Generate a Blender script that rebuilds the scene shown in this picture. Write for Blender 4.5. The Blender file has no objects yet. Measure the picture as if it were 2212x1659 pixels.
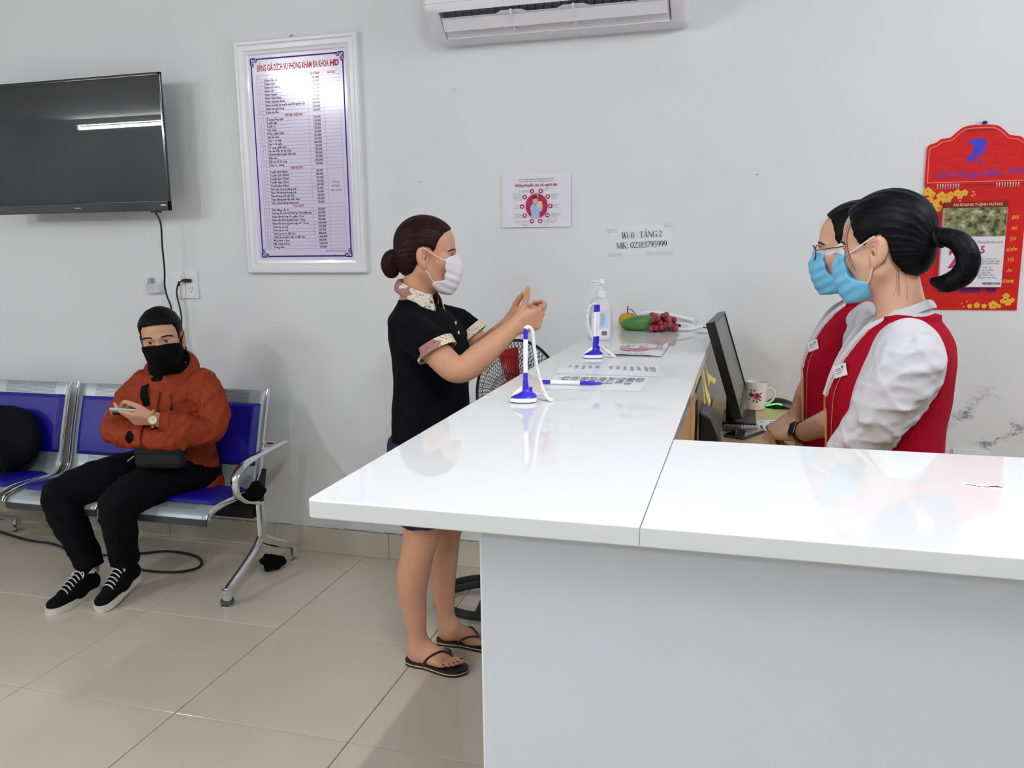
import bpy, bmesh, math, random
import numpy as np
from mathutils import Vector, Matrix

# ---------------------------------------------------------------- camera
scene = bpy.context.scene
COL = scene.collection
CAM_H = 1.4408
_yaw, _pitch, _roll = [math.radians(a) for a in (15.96465, 9.66991, -0.69866)]
_f0 = Vector((-math.sin(_yaw), math.cos(_yaw), 0)); _r0 = Vector((math.cos(_yaw), math.sin(_yaw), 0)); _u0 = Vector((0, 0, 1))
_fw = math.cos(_pitch) * _f0 - math.sin(_pitch) * _u0
_up = math.sin(_pitch) * _f0 + math.cos(_pitch) * _u0
_ri = math.cos(_roll) * _r0 + math.sin(_roll) * _up
_up = -math.sin(_roll) * _r0 + math.cos(_roll) * _up
_cd = bpy.data.cameras.new('camera'); cam = bpy.data.objects.new('camera', _cd); COL.objects.link(cam)
_cd.sensor_width = 36.0; _cd.lens = 36.0 * 1775.35 / 2212.0; _cd.clip_start = 0.05
_m = Matrix.Identity(4)
for _i, _a in enumerate((_ri, _up, -_fw)):
    for _j in range(3): _m[_j][_i] = _a[_j]
_m.translation = (0, 0, CAM_H); cam.matrix_world = _m
scene.camera = cam

# ---------------------------------------------------------------- world, exposure
world = bpy.data.worlds.new('world'); scene.world = world; world.use_nodes = True
world.node_tree.nodes['Background'].inputs[0].default_value = (0.75, 0.83, 1.0, 1)
world.node_tree.nodes['Background'].inputs[1].default_value = 0.15
scene.view_settings.view_transform = 'Standard'
scene.view_settings.look = 'None'
scene.view_settings.gamma = 1.0
scene.view_settings.use_curve_mapping = False
scene.view_settings.exposure = 0.36
scene.cycles.max_bounces = 7; scene.cycles.diffuse_bounces = 4; scene.cycles.glossy_bounces = 3; scene.cycles.transmission_bounces = 4; scene.cycles.transparent_max_bounces = 6
scene.cycles.caustics_reflective = False; scene.cycles.caustics_refractive = False

# fluorescent tubes of the room, with added fill tubes: (x, y, z, direction along, strength)
TUBE_LEN = 1.2
TUBES = [(-7.3, -2.5, 2.95, "x", 300), (-4.1, -0.75, 2.95, "y", 290), (0.15, 0.35, 2.95, "y", 195),
         (-1.6, -2.6, 2.95, "y", 250), (2.0, 1.6, 2.95, "y", 150)]  # tubes on this row are added out of view for general ambient light

# ---------------------------------------------------------------- helpers
def srgb(r, g, b):
    return tuple(((c / 255) / 12.92 if c / 255 <= 0.04045 else ((c / 255 + 0.055) / 1.055) ** 2.4) for c in (r, g, b)) + (1.0,)

def mat(name, col, rough=0.5, metal=0.0, spec=0.5, coat=0.0, coat_rough=0.05, var=0.0, vscale=8.0, bump=0.0, bscale=60.0,
        stretch=None, emit=None, estr=0.0, trans=0.0, ior=1.45, sheen=0.0, sss=0.0, detail=3.0, bdist=0.002, alpha=1.0):
    m = bpy.data.materials.new(name); m.use_nodes = True
    nt = m.node_tree; N = nt.nodes; L = nt.links; b = N['Principled BSDF']
    b.inputs['Base Color'].default_value = col; b.inputs['Roughness'].default_value = rough
    b.inputs['Metallic'].default_value = metal; b.inputs['Specular IOR Level'].default_value = spec
    b.inputs['Coat Weight'].default_value = coat; b.inputs['Coat Roughness'].default_value = coat_rough
    b.inputs['Transmission Weight'].default_value = trans; b.inputs['IOR'].default_value = ior
    b.inputs['Sheen Weight'].default_value = sheen; b.inputs['Alpha'].default_value = alpha
    if sss:
        b.inputs['Subsurface Weight'].default_value = sss
        b.inputs['Subsurface Radius'].default_value = (0.010, 0.004, 0.002); b.inputs['Subsurface Scale'].default_value = 0.6
    if emit:
        b.inputs['Emission Color'].default_value = emit; b.inputs['Emission Strength'].default_value = estr
    tc = N.new('ShaderNodeTexCoord'); mp = N.new('ShaderNodeMapping'); L.new(tc.outputs['Object'], mp.inputs['Vector'])
    if stretch: mp.inputs['Scale'].default_value = stretch
    if var:
        n = N.new('ShaderNodeTexNoise'); n.inputs['Scale'].default_value = vscale; n.inputs['Detail'].default_value = detail
        L.new(mp.outputs[0], n.inputs['Vector'])
        h = N.new('ShaderNodeHueSaturation'); h.inputs['Color'].default_value = col
        r = N.new('ShaderNodeMapRange'); r.inputs[1].default_value = 0.3; r.inputs[2].default_value = 0.7
        r.inputs[3].default_value = 1 - var; r.inputs[4].default_value = 1 + var
        L.new(n.outputs['Fac'], r.inputs[0]); L.new(r.outputs[0], h.inputs['Value']); L.new(h.outputs[0], b.inputs['Base Color'])
    if bump:
        n2 = N.new('ShaderNodeTexNoise'); n2.inputs['Scale'].default_value = bscale; n2.inputs['Detail'].default_value = detail
        L.new(mp.outputs[0], n2.inputs['Vector'])
        bp = N.new('ShaderNodeBump'); bp.inputs['Strength'].default_value = bump; bp.inputs['Distance'].default_value = bdist
        L.new(n2.outputs['Fac'], bp.inputs['Height']); L.new(bp.outputs[0], b.inputs['Normal'])
    return m

BASE = {}                                   # world origin of the thing an object belongs to
def tag(o, label=None, cat=None, group=None, kind=None):
    if label: o['label'] = label
    if cat: o['category'] = cat
    if group: o['group'] = group
    if kind: o['kind'] = kind
    return o
def thing(name, label, cat, loc=(0, 0, 0), group=None):
    o = bpy.data.objects.new(name, None); COL.objects.link(o); o.location = loc; o.empty_display_size = 0.05
    BASE[o] = Vector(loc); return tag(o, label, cat, group)
def weighted_normals(me, angle):
    """smooth shading that keeps large flat faces flat (corner normals weighted by face area)"""
    me.shade_smooth()
    if angle > 179: return
    nf = len(me.polygons); fn = np.empty(nf * 3); me.polygons.foreach_get('normal', fn); fn = fn.reshape(-1, 3)
    ar = np.empty(nf); me.polygons.foreach_get('area', ar)
    lv = np.empty(len(me.loops), int); me.loops.foreach_get('vertex_index', lv)
    lt = np.empty(nf, int); me.polygons.foreach_get('loop_total', lt); lf = np.repeat(np.arange(nf), lt)
    order = np.argsort(lv, kind='stable'); slv = lv[order]; slf = lf[order]
    st = np.searchsorted(slv, np.arange(len(me.vertices))); en = np.append(st[1:], len(slv)); ct = math.cos(math.radians(angle))
    out = np.empty((len(lv), 3))
    for a, b in zip(st, en):
        fs = slf[a:b]; n = fn[fs]; w = n * (ar[fs] ** 2 + 1e-14)[:, None]
        out[order[a:b]] = ((n @ n.T) > ct).astype(float) @ w
    ln = np.linalg.norm(out, axis=1); bad = ln < 1e-20; out[bad] = fn[lf[bad]]; ln[bad] = 1
    me.normals_split_custom_set((out / ln[:, None]).tolist())
def link_mesh(name, me, m, parent=None, loc=None, smooth=None):
    """me holds world coordinates; they are made relative to the base of the thing"""
    if smooth is not None: weighted_normals(me, smooth)
    base = BASE[parent] if parent is not None else Vector(loc if loc is not None else (0, 0, 0))
    me.transform(Matrix.Translation(-base))
    o = bpy.data.objects.new(name, me); COL.objects.link(o)
    if m is not None:
        for q in (m if isinstance(m, (list, tuple)) else [m]): me.materials.append(q)
    if parent is not None: o.parent = parent
    else: o.location = base
    BASE[o] = base
    return o

class MB:
    """collects shapes into one mesh"""
    def __init__(s): s.v = []; s.f = []; s.mi = []; s.cur = 0
    def add(s, V, Fc):
        k = len(s.v); s.v += [tuple(p) for p in V]; s.f += [tuple(i + k for i in f) for f in Fc]; s.mi += [s.cur] * len(Fc); return s
    def box(s, lo, hi, bev=0.0, seg=2, M=None):
        lo = Vector(lo); hi = Vector(hi); c = (lo + hi) / 2; d = hi - lo
        bm = bmesh.new(); bmesh.ops.create_cube(bm, size=1.0)
        for v in bm.verts: v.co = Vector((v.co.x * d.x, v.co.y * d.y, v.co.z * d.z))
        if bev > 0: bmesh.ops.bevel(bm, geom=list(bm.edges), offset=min(bev, min(d) * 0.49), segments=seg, profile=0.5, affect='EDGES')
        for v in bm.verts:
            v.co += c
            if M is not None: v.co = M @ v.co
        bm.verts.index_update()
        s.add([v.co[:] for v in bm.verts], [[v.index for v in f.verts] for f in bm.faces]); bm.free(); return s
    def tube(s, pts, r, n=8, closed=False, flat=None):
        P = [Vector(p) for p in pts]; k = len(P); R = r if isinstance(r, (list, tuple)) else [r] * k
        T = []
        for i in range(k):
            a = P[(i - 1) % k] if closed or i > 0 else P[i]; b = P[(i + 1) % k] if closed or i < k - 1 else P[i]
            t = (b - a); T.append(t.normalized() if t.length > 1e-9 else Vector((0, 0, 1)))
        up = Vector(flat) if flat is not None else (Vector((0, 0, 1)) if abs(T[0].z) < 0.9 else Vector((1, 0, 0)))
        nrm = (up - T[0] * up.dot(T[0])).normalized(); V = []; Fc = []
        for i in range(k):
            nrm = (nrm - T[i] * nrm.dot(T[i])); nrm = nrm.normalized() if nrm.length > 1e-6 else T[i].orthogonal().normalized()
            bi = T[i].cross(nrm)
            rr = R[i] if isinstance(R[i], (tuple, list)) else (R[i], R[i])
            for j in range(n):
                a = 2 * math.pi * j / n; V.append(P[i] + nrm * math.cos(a) * rr[0] + bi * math.sin(a) * rr[1])
        m = k if closed else k - 1
        for i in range(m):
            for j in range(n):
                a = i * n + j; b = i * n + (j + 1) % n; c = ((i + 1) % k) * n + (j + 1) % n; d = ((i + 1) % k) * n + j
                Fc.append((a, b, c, d))
        if not closed: Fc += [tuple(range(n - 1, -1, -1)), tuple((k - 1) * n + j for j in range(n))]
        return s.add([v[:] for v in V], Fc)
    def lathe(s, prof, n=32, c=(0, 0, 0), M=None):
        V = []; Fc = []
        for (r, z) in prof:
            for j in range(n):
                a = 2 * math.pi * j / n; p = Vector((r * math.cos(a), r * math.sin(a), z))
                if M is not None: p = M @ p
                V.append((p + Vector(c))[:])
        for i in range(len(prof) - 1):
            for j in range(n): Fc.append((i * n + j, i * n + (j + 1) % n, (i + 1) * n + (j + 1) % n, (i + 1) * n + j))
        Fc += [tuple(range(n - 1, -1, -1)), tuple((len(prof) - 1) * n + j for j in range(n))]
        return s.add(V, Fc)
    def prism(s, poly, fn, t0, t1):
        """poly: 2-D outline (counter-clockwise); fn(u, v, t) -> world point"""
        n = len(poly); V = [fn(u, v, t0) for u, v in poly] + [fn(u, v, t1) for u, v in poly]
        Fc = [tuple(range(n - 1, -1, -1)), tuple(range(n, 2 * n))] + [(i, (i + 1) % n, n + (i + 1) % n, n + i) for i in range(n)]
        return s.add(V, Fc)
    def ell(s, c, r, n=16, m=10, M=None):
        V = []; Fc = []
        for i in range(m + 1):
            t = math.pi * i / m
            for j in range(n):
                a = 2 * math.pi * j / n; p = Vector((math.sin(t) * math.cos(a) * r[0], math.sin(t) * math.sin(a) * r[1], math.cos(t) * r[2]))
                if M is not None: p = M @ p
                V.append((p + Vector(c))[:])
        for i in range(m):
            for j in range(n): Fc.append((i * n + j, (i + 1) * n + j, (i + 1) * n + (j + 1) % n, i * n + (j + 1) % n))
        return s.add(V, Fc)
    def grid(s, fn, nu, nv):
        V = [fn(i / nu, j / nv) for i in range(nu + 1) for j in range(nv + 1)]; w = nv + 1
        return s.add(V, [(i * w + j, (i + 1) * w + j, (i + 1) * w + j + 1, i * w + j + 1) for i in range(nu) for j in range(nv)])
    def mesh(s, name='m'):
        me = bpy.data.meshes.new(name); me.from_pydata(s.v, [], s.f)
        if any(s.mi): me.polygons.foreach_set('material_index', s.mi)
        bm = bmesh.new(); bm.from_mesh(me); bmesh.ops.remove_doubles(bm, verts=bm.verts, dist=1e-6)
        bmesh.ops.recalc_face_normals(bm, faces=bm.faces); bm.to_mesh(me); bm.free(); me.update(); return me
    def obj(s, name, m, parent=None, loc=None, smooth=35):
        return link_mesh(name, s.mesh(name), m, parent, loc, smooth)

def crom(pts, k=6, closed=False):
    """smooth curve through points of any dimension"""
    P = [np.array(p, float) for p in pts]; n = len(P); out = []
    rng = n if closed else n - 1
    for i in range(rng):
        p1, p2 = P[i], P[(i + 1) % n]
        p0 = P[(i - 1) % n] if (closed or i > 0) else 2 * p1 - p2
        p3 = P[(i + 2) % n] if (closed or i < n - 2) else 2 * p2 - p1
        for j in range(k):
            t = j / k
            out.append(0.5 * (2 * p1 + (p2 - p0) * t + (2 * p0 - 5 * p1 + 4 * p2 - p3) * t * t + (3 * p1 - p0 - 3 * p2 + p3) * t ** 3))
    if not closed: out.append(P[-1])
    return [tuple(o) for o in out]

_rt = random.Random(5)
def text_mesh(lines, fn, depth=0.0, name='lettering'):
    """lines: (string, u, v, size, align, xscale[, bold, shear]) ; fn(u, v, t) -> world point. Returns a flat mesh of the letters."""
    V = []; Fc = []
    for ln in lines:
        s, u, v, size, al, xs = ln[:6]; bold = ln[6] if len(ln) > 6 else 0.0; sh = ln[7] if len(ln) > 7 else 0.0
        rot = ln[8] if len(ln) > 8 else 0.0
        cu = bpy.data.curves.new('t', 'FONT'); cu.body = s; cu.size = 1.0; cu.align_x = al; cu.align_y = 'CENTER'
        cu.resolution_u = 2 if size > 0.008 else 1; cu.offset = bold / size; cu.shear = sh
        o = bpy.data.objects.new('t', cu); COL.objects.link(o)
        dg = bpy.context.evaluated_depsgraph_get(); me = o.evaluated_get(dg).to_mesh()
        ca, sa = math.cos(rot), math.sin(rot)
        for f in me.polygons:                                # overlapping glyph contours: every facet a hair apart in depth
            dd = depth + _rt.random() * 1.6e-4; q = len(V)
            for i in f.vertices:
                x, y = me.vertices[i].co.x * xs * size, me.vertices[i].co.y * size; V.append(fn(u + x * ca - y * sa, v + x * sa + y * ca, dd))
            Fc.append(tuple(range(q, len(V))))
        o.evaluated_get(dg).to_mesh_clear(); bpy.data.objects.remove(o); bpy.data.curves.remove(cu)
    me = bpy.data.meshes.new(name); me.from_pydata([tuple(p) for p in V], [], Fc); me.update(); return me

def copy_tree(o, parent=None):
    c = o.copy(); COL.objects.link(c); c.parent = parent
    for ch in [q for q in bpy.data.objects if q.parent == o]: copy_tree(ch, c)
    return c
def wallp(y):                                # point on a plane parallel to the back wall, t towards the room
    return lambda u, v, t: (u, y - t, v)
# ================================================================ materials
WY = 3.349                                    # back wall plane
CT = 1.100                                    # counter top height
M_white_metal = mat('white_enamel', srgb(235, 236, 238), 0.35)
M_chrome = mat('chrome', (0.80, 0.81, 0.83, 1), 0.12, 1.0, bump=0.04, bscale=30)
M_black = mat('black_plastic', srgb(20, 20, 22), 0.35)
M_blackrub = mat('black_rubber', srgb(24, 23, 24), 0.7)
M_steel = mat('bright_steel', (0.6, 0.6, 0.62, 1), 0.3, 1.0)
M_whiteplastic = mat('white_plastic', srgb(238, 238, 240), 0.3)
M_tube = mat('lamp_glow', (1, 1, 1, 1), 0.5, emit=(0.98, 0.99, 1.0, 1), estr=1.0)

def wall_material():
    m = mat('painted_plaster', srgb(227, 229, 231), 0.6, spec=0.25, var=0.02, vscale=1.6, bump=0.12, bscale=180, bdist=0.001)
    nt = m.node_tree; N = nt.nodes; L = nt.links; b = N['Principled BSDF']
    hs = [n for n in N if n.type == 'HUE_SAT'][0]
    tc = [n for n in N if n.type == 'TEX_COORD'][0]
    # grey scuff marks low on the wall behind the desk, a shape of their own
    mp = N.new('ShaderNodeMapping'); mp.inputs['Scale'].default_value = (1.0, 1.0, 1.5); L.new(tc.outputs['Object'], mp.inputs[0])
    n1 = N.new('ShaderNodeTexNoise'); n1.inputs['Scale'].default_value = 9.0; n1.inputs['Detail'].default_value = 8; n1.inputs['Roughness'].default_value = 0.75
    L.new(mp.outputs[0], n1.inputs['Vector'])
    r1 = N.new('ShaderNodeMapRange'); r1.inputs[1].default_value = 0.535; r1.inputs[2].default_value = 0.66; L.new(n1.outputs['Fac'], r1.inputs[0])
    sx = N.new('ShaderNodeSeparateXYZ'); L.new(tc.outputs['Object'], sx.inputs[0])
    def band(sock, a, b_, c, d):
        r = N.new('ShaderNodeMapRange'); r.inputs[1].default_value = a; r.inputs[2].default_value = b_; L.new(sock, r.inputs[0])
        q = N.new('ShaderNodeMapRange'); q.inputs[1].default_value = c; q.inputs[2].default_value = d; q.inputs[3].default_value = 1; q.inputs[4].default_value = 0
        L.new(sock, q.inputs[0]); mm = N.new('ShaderNodeMath'); mm.operation = 'MULTIPLY'; L.new(r.outputs[0], mm.inputs[0]); L.new(q.outputs[0], mm.inputs[1]); return mm.outputs[0]
    bx = band(sx.outputs['X'], 0.70, 0.80, 1.3, 1.5); bz = band(sx.outputs['Z'], 0.45, 0.55, 0.80, 0.92)
    m1 = N.new('ShaderNodeMath'); m1.operation = 'MULTIPLY'; L.new(bx, m1.inputs[0]); L.new(bz, m1.inputs[1])
    m2 = N.new('ShaderNodeMath'); m2.operation = 'MULTIPLY'; L.new(m1.outputs[0], m2.inputs[0]); L.new(r1.outputs[0], m2.inputs[1])
    mix = N.new('ShaderNodeMix'); mix.data_type = 'RGBA'; L.new(m2.outputs[0], mix.inputs[0]); L.new(hs.outputs[0], mix.inputs[6])
    mix.inputs[7].default_value = srgb(70, 70, 85); L.new(mix.outputs[2], b.inputs['Base Color'])
    return m
M_wall = wall_material()
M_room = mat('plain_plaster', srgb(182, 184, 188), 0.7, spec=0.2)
M_ceiling = mat('ceiling_paint', srgb(206, 207, 210), 0.8)
M_tile = mat('polished_beige_tile', srgb(206, 198, 181), 0.10, spec=0.45, var=0.03, vscale=2.5, bump=0.02, bscale=6, detail=6)
M_grout = mat('dark_grout', srgb(92, 86, 76), 0.85)
M_skirt = mat('beige_skirting_tile', srgb(200, 194, 176), 0.22, var=0.04, vscale=4)

# ================================================================ room
RX0, RX1, RY0, RZ = -9.0, 3.2, -4.2, 3.05
def shell(name, lo, hi, m):
    o = MB().box(lo, hi).obj(name, m, smooth=None); o['kind'] = 'structure'; return o
wall_back = shell('wall_back', (RX0, WY, 0), (RX1, WY + 0.15, RZ), M_wall)
shell('wall_left', (RX0 - 0.15, RY0, 0), (RX0, WY, RZ), M_room)
shell('wall_right', (RX1, RY0, 0), (RX1 + 0.15, WY, RZ), M_room)
shell('wall_front', (RX0, RY0 - 0.15, 0), (RX1, RY0, RZ), M_room)
shell('ceiling', (RX0, RY0, RZ), (RX1, WY, RZ + 0.1), M_ceiling)
floor = shell('floor', (RX0, RY0, -0.10), (RX1, WY, -0.0025), M_grout)
# floor tiles, 60 cm, grid fitted to the joints in view
TX0, TY0, TS = -1.5856 * CAM_H, 1.38 * CAM_H, 0.6
_t = MB().box((0.0013, 0.0013, -0.012), (TS - 0.0013, TS - 0.0013, 0.0), 0.0012, 1).mesh('tile')
_t.shade_smooth(); _t.set_sharp_from_angle(angle=0.6); _t.materials.append(M_tile)
_edge = {}
for i in range(-7, 6):
    for j in range(-6, 3):
        x0 = TX0 + i * TS; y0 = TY0 + j * TS
        if y0 > WY - 0.01 or x0 > 1.2: continue
        if x0 < -4.6: continue
        if y0 + TS > WY:
            me = _edge.setdefault('e', MB().box((0.001, 0.001, -0.012), (TS - 0.001, WY - y0, 0.0), 0.0012, 1).mesh('tile_cut'))
            if not me.materials: me.materials.append(M_tile)
        else: me = _t
        o = bpy.data.objects.new('tile', me); COL.objects.link(o); o.parent = floor; o.location = (x0, y0, 0)
# far floor beyond the tiled pieces built one by one
for k, (a, b) in enumerate((((RX0, RY0, -0.012), (TX0 - 7 * TS + 0.6 - 0.003, WY, 0.0)), ((TX0 + 6 * TS, RY0, -0.012), (RX1, WY, 0)))):
    o = MB().box(a, b).obj('paving', M_tile, floor, smooth=None)
# skirting of 60 cm tiles along the back wall
sk = bpy.data.objects.new('baseboard_back', None); COL.objects.link(sk); sk['kind'] = 'structure'; BASE[sk] = Vector((0, 0, 0))
_s = MB().box((0.0008, WY - 0.011, 0.0), (TS - 0.0008, WY, 0.121), 0.002, 1).mesh('skirting_tile'); _s.materials.append(M_skirt)
for i in range(-7, 8):
    o = bpy.data.objects.new('skirting_tile', _s); COL.objects.link(o); o.parent = sk; o.location = (-1.56 + i * TS, 0, 0)
# crumbling grout seam along the top of the skirting
_g = MB(); random.seed(4); xx = -4.6
while xx < 2.2:
    w = random.uniform(0.03, 0.16); _g.box((xx, WY - 0.006 - random.random() * 0.003, 0.121), (xx + w, WY, 0.1225 + random.random() * 0.003)); xx += w + random.uniform(0.0, 0.02)
_g.obj('grout_seam', mat('grey_seam', srgb(150, 148, 142), 0.9, var=0.3, vscale=40), sk, smooth=None)['kind'] = 'stuff'

# ================================================================ ceiling lamps
for i, (x, y, z, ax, st) in enumerate(TUBES):
    t = thing('tube_lamp', ['fluorescent tube lamp far to the left of the room, mirrored in the television',
                            'fluorescent tube lamp overhead in front of the price board',
                            'fluorescent tube lamp overhead above the reception counter',
                            'added fluorescent tube lamp overhead behind the viewer, for fill light',
                            'added fluorescent tube lamp overhead at the right, for fill light'][i], 'lamp', (x, y, RZ), 'ceiling tube lamps')
    d = Vector((1, 0, 0)) if ax == 'x' else Vector((0, 1, 0)); s = d.cross(Vector((0, 0, 1))); c = Vector((x, y, z))
    h = (TUBE_LEN if ax == 'y' else 1.85) / 2
    mb = MB(); a = c - d * (h + .03) - s * 0.03 + Vector((0, 0, .035)); b = c + d * (h + .03) + s * 0.03 + Vector((0, 0, RZ - z))
    mb.box([min(p, q) for p, q in zip(a, b)], [max(p, q) for p, q in zip(a, b)], 0.006)
    for e in (-1, 1):
        p = c + d * e * (h + 0.012); mb.box(p - Vector((.018, .018, .018)), p + Vector((.018, .018, .05)), 0.004)
    mb.obj('housing', M_white_metal, t)
    mt = M_tube.copy(); mt.node_tree.nodes['Principled BSDF'].inputs['Emission Strength'].default_value = st
    MB().tube([c - d * h, c + d * h], 0.016, 10).obj('glowing_tube', mt, t)
# ================================================================ reception counter
M_quartz = mat('white_polished_stone', srgb(228, 230, 233), 0.5, spec=0.0, coat=1.0, coat_rough=0.012, var=0.006, vscale=20)
M_lam = mat('pale_grey_laminate', srgb(214, 220, 228), 0.25, spec=0.4, coat=0.15)
M_edgeblue = mat('blue_edge_strip', srgb(60, 50, 150), 0.4)
def oak():
    m = mat('light_oak_board', srgb(205, 165, 105), 0.4)
    nt = m.node_tree; N = nt.nodes; L = nt.links
    w = N.new('ShaderNodeTexNoise'); w.inputs['Scale'].default_value = 30; w.inputs['Detail'].default_value = 5
    mp = [n for n in N if n.type == 'MAPPING'][0]; mp.inputs['Scale'].default_value = (6, 1.2, 0.25); L.new(mp.outputs[0], w.inputs['Vector'])
    r = N.new('ShaderNodeValToRGB'); r.color_ramp.elements[0].color = srgb(180, 138, 84); r.color_ramp.elements[1].color = srgb(216, 180, 124)
    r.color_ramp.elements[0].position = .3; r.color_ramp.elements[1].position = .7
    L.new(w.outputs['Fac'], r.inputs[0]); L.new(r.outputs[0], N['Principled BSDF'].inputs['Base Color']); return m
M_oak = oak()
DZ0 = 0.80
CXL, CXI, CYN, CYI = -0.571, -0.1155, 0.961, 1.428     # left edge, inner edge, near edge, inner edge of the return
CXR = 1.55; WC = WY - 0.0015
counter = thing('reception_counter', 'long white reception counter with a return towards the right, polished top', 'counter', (-0.3, 1.2, 0))
def slab(poly, z0, z1, name, bev):
    me = MB().prism(poly, lambda u, v, t: (u, v, t), z0, z1).mesh(name)
    bm = bmesh.new(); bm.from_mesh(me)
    bmesh.ops.bevel(bm, geom=[e for e in bm.edges if abs(e.verts[0].co.z - e.verts[1].co.z) < 1e-6], offset=bev, segments=3, profile=0.5, affect='EDGES')
    bm.to_mesh(me); bm.free(); return me
cr = 0.012
corner = [(CXL + cr * (1 - math.sin(a)), CYN + cr * (1 - math.cos(a))) for a in [math.pi / 2 * k / 5 for k in range(5, -1, -1)]]
long_poly = corner + [(CXI - 0.0003, CYN), (CXI - 0.0003, WC), (CXL, WC)]
link_mesh('worktop_slab', slab(long_poly, CT - 0.0265, CT, 's', 0.003), M_quartz, counter, smooth=30)
link_mesh('worktop_slab', slab([(CXI + 0.0003, CYN), (CXR, CYN), (CXR, CYI), (CXI + 0.0003, CYI)], CT - 0.0265, CT, 's', 0.003), M_quartz, counter, smooth=30)
PXL = -0.335; PYN = 1.002
MB().box((PXL + 0.002, PYN, 0), (CXR - 0.03, PYN + 0.018, CT - 0.0266), 0.001, 1).obj('front_panel', M_lam, counter)
MB().box((PXL, PYN + 0.0005, 0), (PXL + 0.0025, PYN + 0.018, CT - 0.0266)).obj('edge_strip', mat('white_edging', srgb(235, 238, 242), 0.3), counter)
MB().box((PXL, PYN + 0.018, 0), (PXL + 0.018, WC, CT - 0.0266), 0.001, 1).obj('side_panel', M_lam, counter)
MB().box((PXL + 0.0005, PYN + 0.02, 0.0), (PXL + 0.002, PYN + 0.03, CT - 0.03)).obj('blue_trim', M_edgeblue, counter)
MB().box((CXI - 0.020, CYI - 0.02, 0), (CXI - 0.004, 2.03, CT - 0.0266), 0.001, 1).obj('inner_panel', M_oak, counter)
MB().box((CXI - 0.020, 2.03, 0), (CXI + 0.002, 2.048, CT - 0.0266), 0.001, 1).obj('upright_board', M_oak, counter)
MB().box((CXI - 0.200, 2.048, 0), (CXI - 0.182, WC, CT - 0.0266), 0.001, 1).obj('back_board', M_oak, counter)
MB().box((CXI - 0.182, 2.048, DZ0 - 0.02), (CXI - 0.002, WC, DZ0), 0.001, 1).obj('shelf_board', M_oak, counter)
MB().box((CXI, CYI - 0.05, 0), (CXR - 0.05, CYI - 0.034, CT - 0.0266), 0.001, 1).obj('return_back_board', M_oak, counter)
# worn white patch on the polished top of the return
random.seed(7); sm = MB()
for k in range(16):
    x = 0.335 + random.uniform(-.028, .028); y = 1.243 + random.uniform(-.008, .008)
    sm.box((x - .008, y - .0018, CT), (x + .008, y + .0018, CT + 0.0003), M=Matrix.Translation((x, y, 0)) @ Matrix.Rotation(random.uniform(-.5, .5), 4, 'Z') @ Matrix.Translation((-x, -y, 0)))
sm.obj('scuff_mark', mat('white_scuff', srgb(252, 252, 252), 0.6), counter, smooth=None)

DZ = 0.82
desk = thing('inner_desk', 'low light oak desk behind the tall counter, under the monitor and mug', 'desk', (0.15, 2.4, 0))
MB().prism([(-0.1145, 1.46), (0.158, 1.46), (0.158, 2.77), (0.34, 2.77), (0.34, WC), (-0.1145, WC)], lambda u, v, t: (u, v, t), DZ - 0.025, DZ).obj('desktop', mat('pale_oak_desktop', srgb(200, 176, 128), 0.35, var=0.05, vscale=14, stretch=(6, 1, 1)), desk)
for y in (1.50, 2.42, 3.30): MB().box((-0.11, y, 0), (0.32 if y > 3 else 0.14, y + 0.018, DZ - 0.025), 0.001, 1).obj('desk_leg_panel', M_oak, desk)
# ================================================================ things on the wall
# ---- television
tv = thing('television', 'large black flat television hanging on the wall at the left edge', 'television', (-2.98, 3.28, 1.6))
TX_0, TX_1, TZ0, TZ1, TYF = -3.475, -2.500, 1.607, 2.202, 3.205
M_tvb = mat('glossy_black_bezel', srgb(14, 14, 20), 0.12, coat=0.5)
M_scr = mat('dark_glass_screen', srgb(16, 19, 20), 0.35, spec=0.18, coat=0.45, coat_rough=0.012)
mb = MB()
mb.box((TX_0, TYF, TZ0), (TX_1, TYF + 0.012, TZ0 + 0.045), 0.003); mb.box((TX_0, TYF, TZ1 - 0.014), (TX_1, TYF + 0.012, TZ1), 0.003)
mb.box((TX_0, TYF, TZ0), (TX_0 + 0.014, TYF + 0.012, TZ1), 0.003); mb.box((TX_1 - 0.014, TYF, TZ0), (TX_1, TYF + 0.012, TZ1), 0.003)
mb.obj('bezel', M_tvb, tv)
MB().box((TX_0 + 0.01, TYF + 0.004, TZ0 + 0.04), (TX_1 - 0.01, TYF + 0.012, TZ1 - 0.01)).obj('screen', M_scr, tv, smooth=None)
MB().box((TX_0 + 0.07, TYF + 0.012, TZ0 + 0.03), (TX_1 - 0.07, TYF + 0.06, TZ1 - 0.07), 0.012).obj('back_shell', M_black, tv)
MB().box((-3.2, TYF + 0.06, 1.72), (-2.78, WY - 0.001, 2.08), 0.004).obj('wall_bracket', M_blackrub, tv)
link_mesh('maker_name', text_mesh([('Panasonic', -3.005, TZ0 + 0.022, 0.0085, 'CENTER', 1.0, 0.0002)], wallp(TYF - 0.0004)), mat('silver_print', srgb(215, 218, 225), 0.4), tv)
MB().box((TX_1 - 0.050, TYF - 0.0006, TZ0 + 0.022), (TX_1 - 0.022, TYF, TZ0 + 0.028)).obj('sticker', mat('pale_sticker', srgb(200, 205, 210), 0.5), tv, smooth=None)
MB().box((-2.62, TYF + 0.012, TZ0 - 0.006), (-2.585, TYF + 0.05, TZ0 + 0.004), 0.002).obj('cable_port', M_black, tv)

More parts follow.
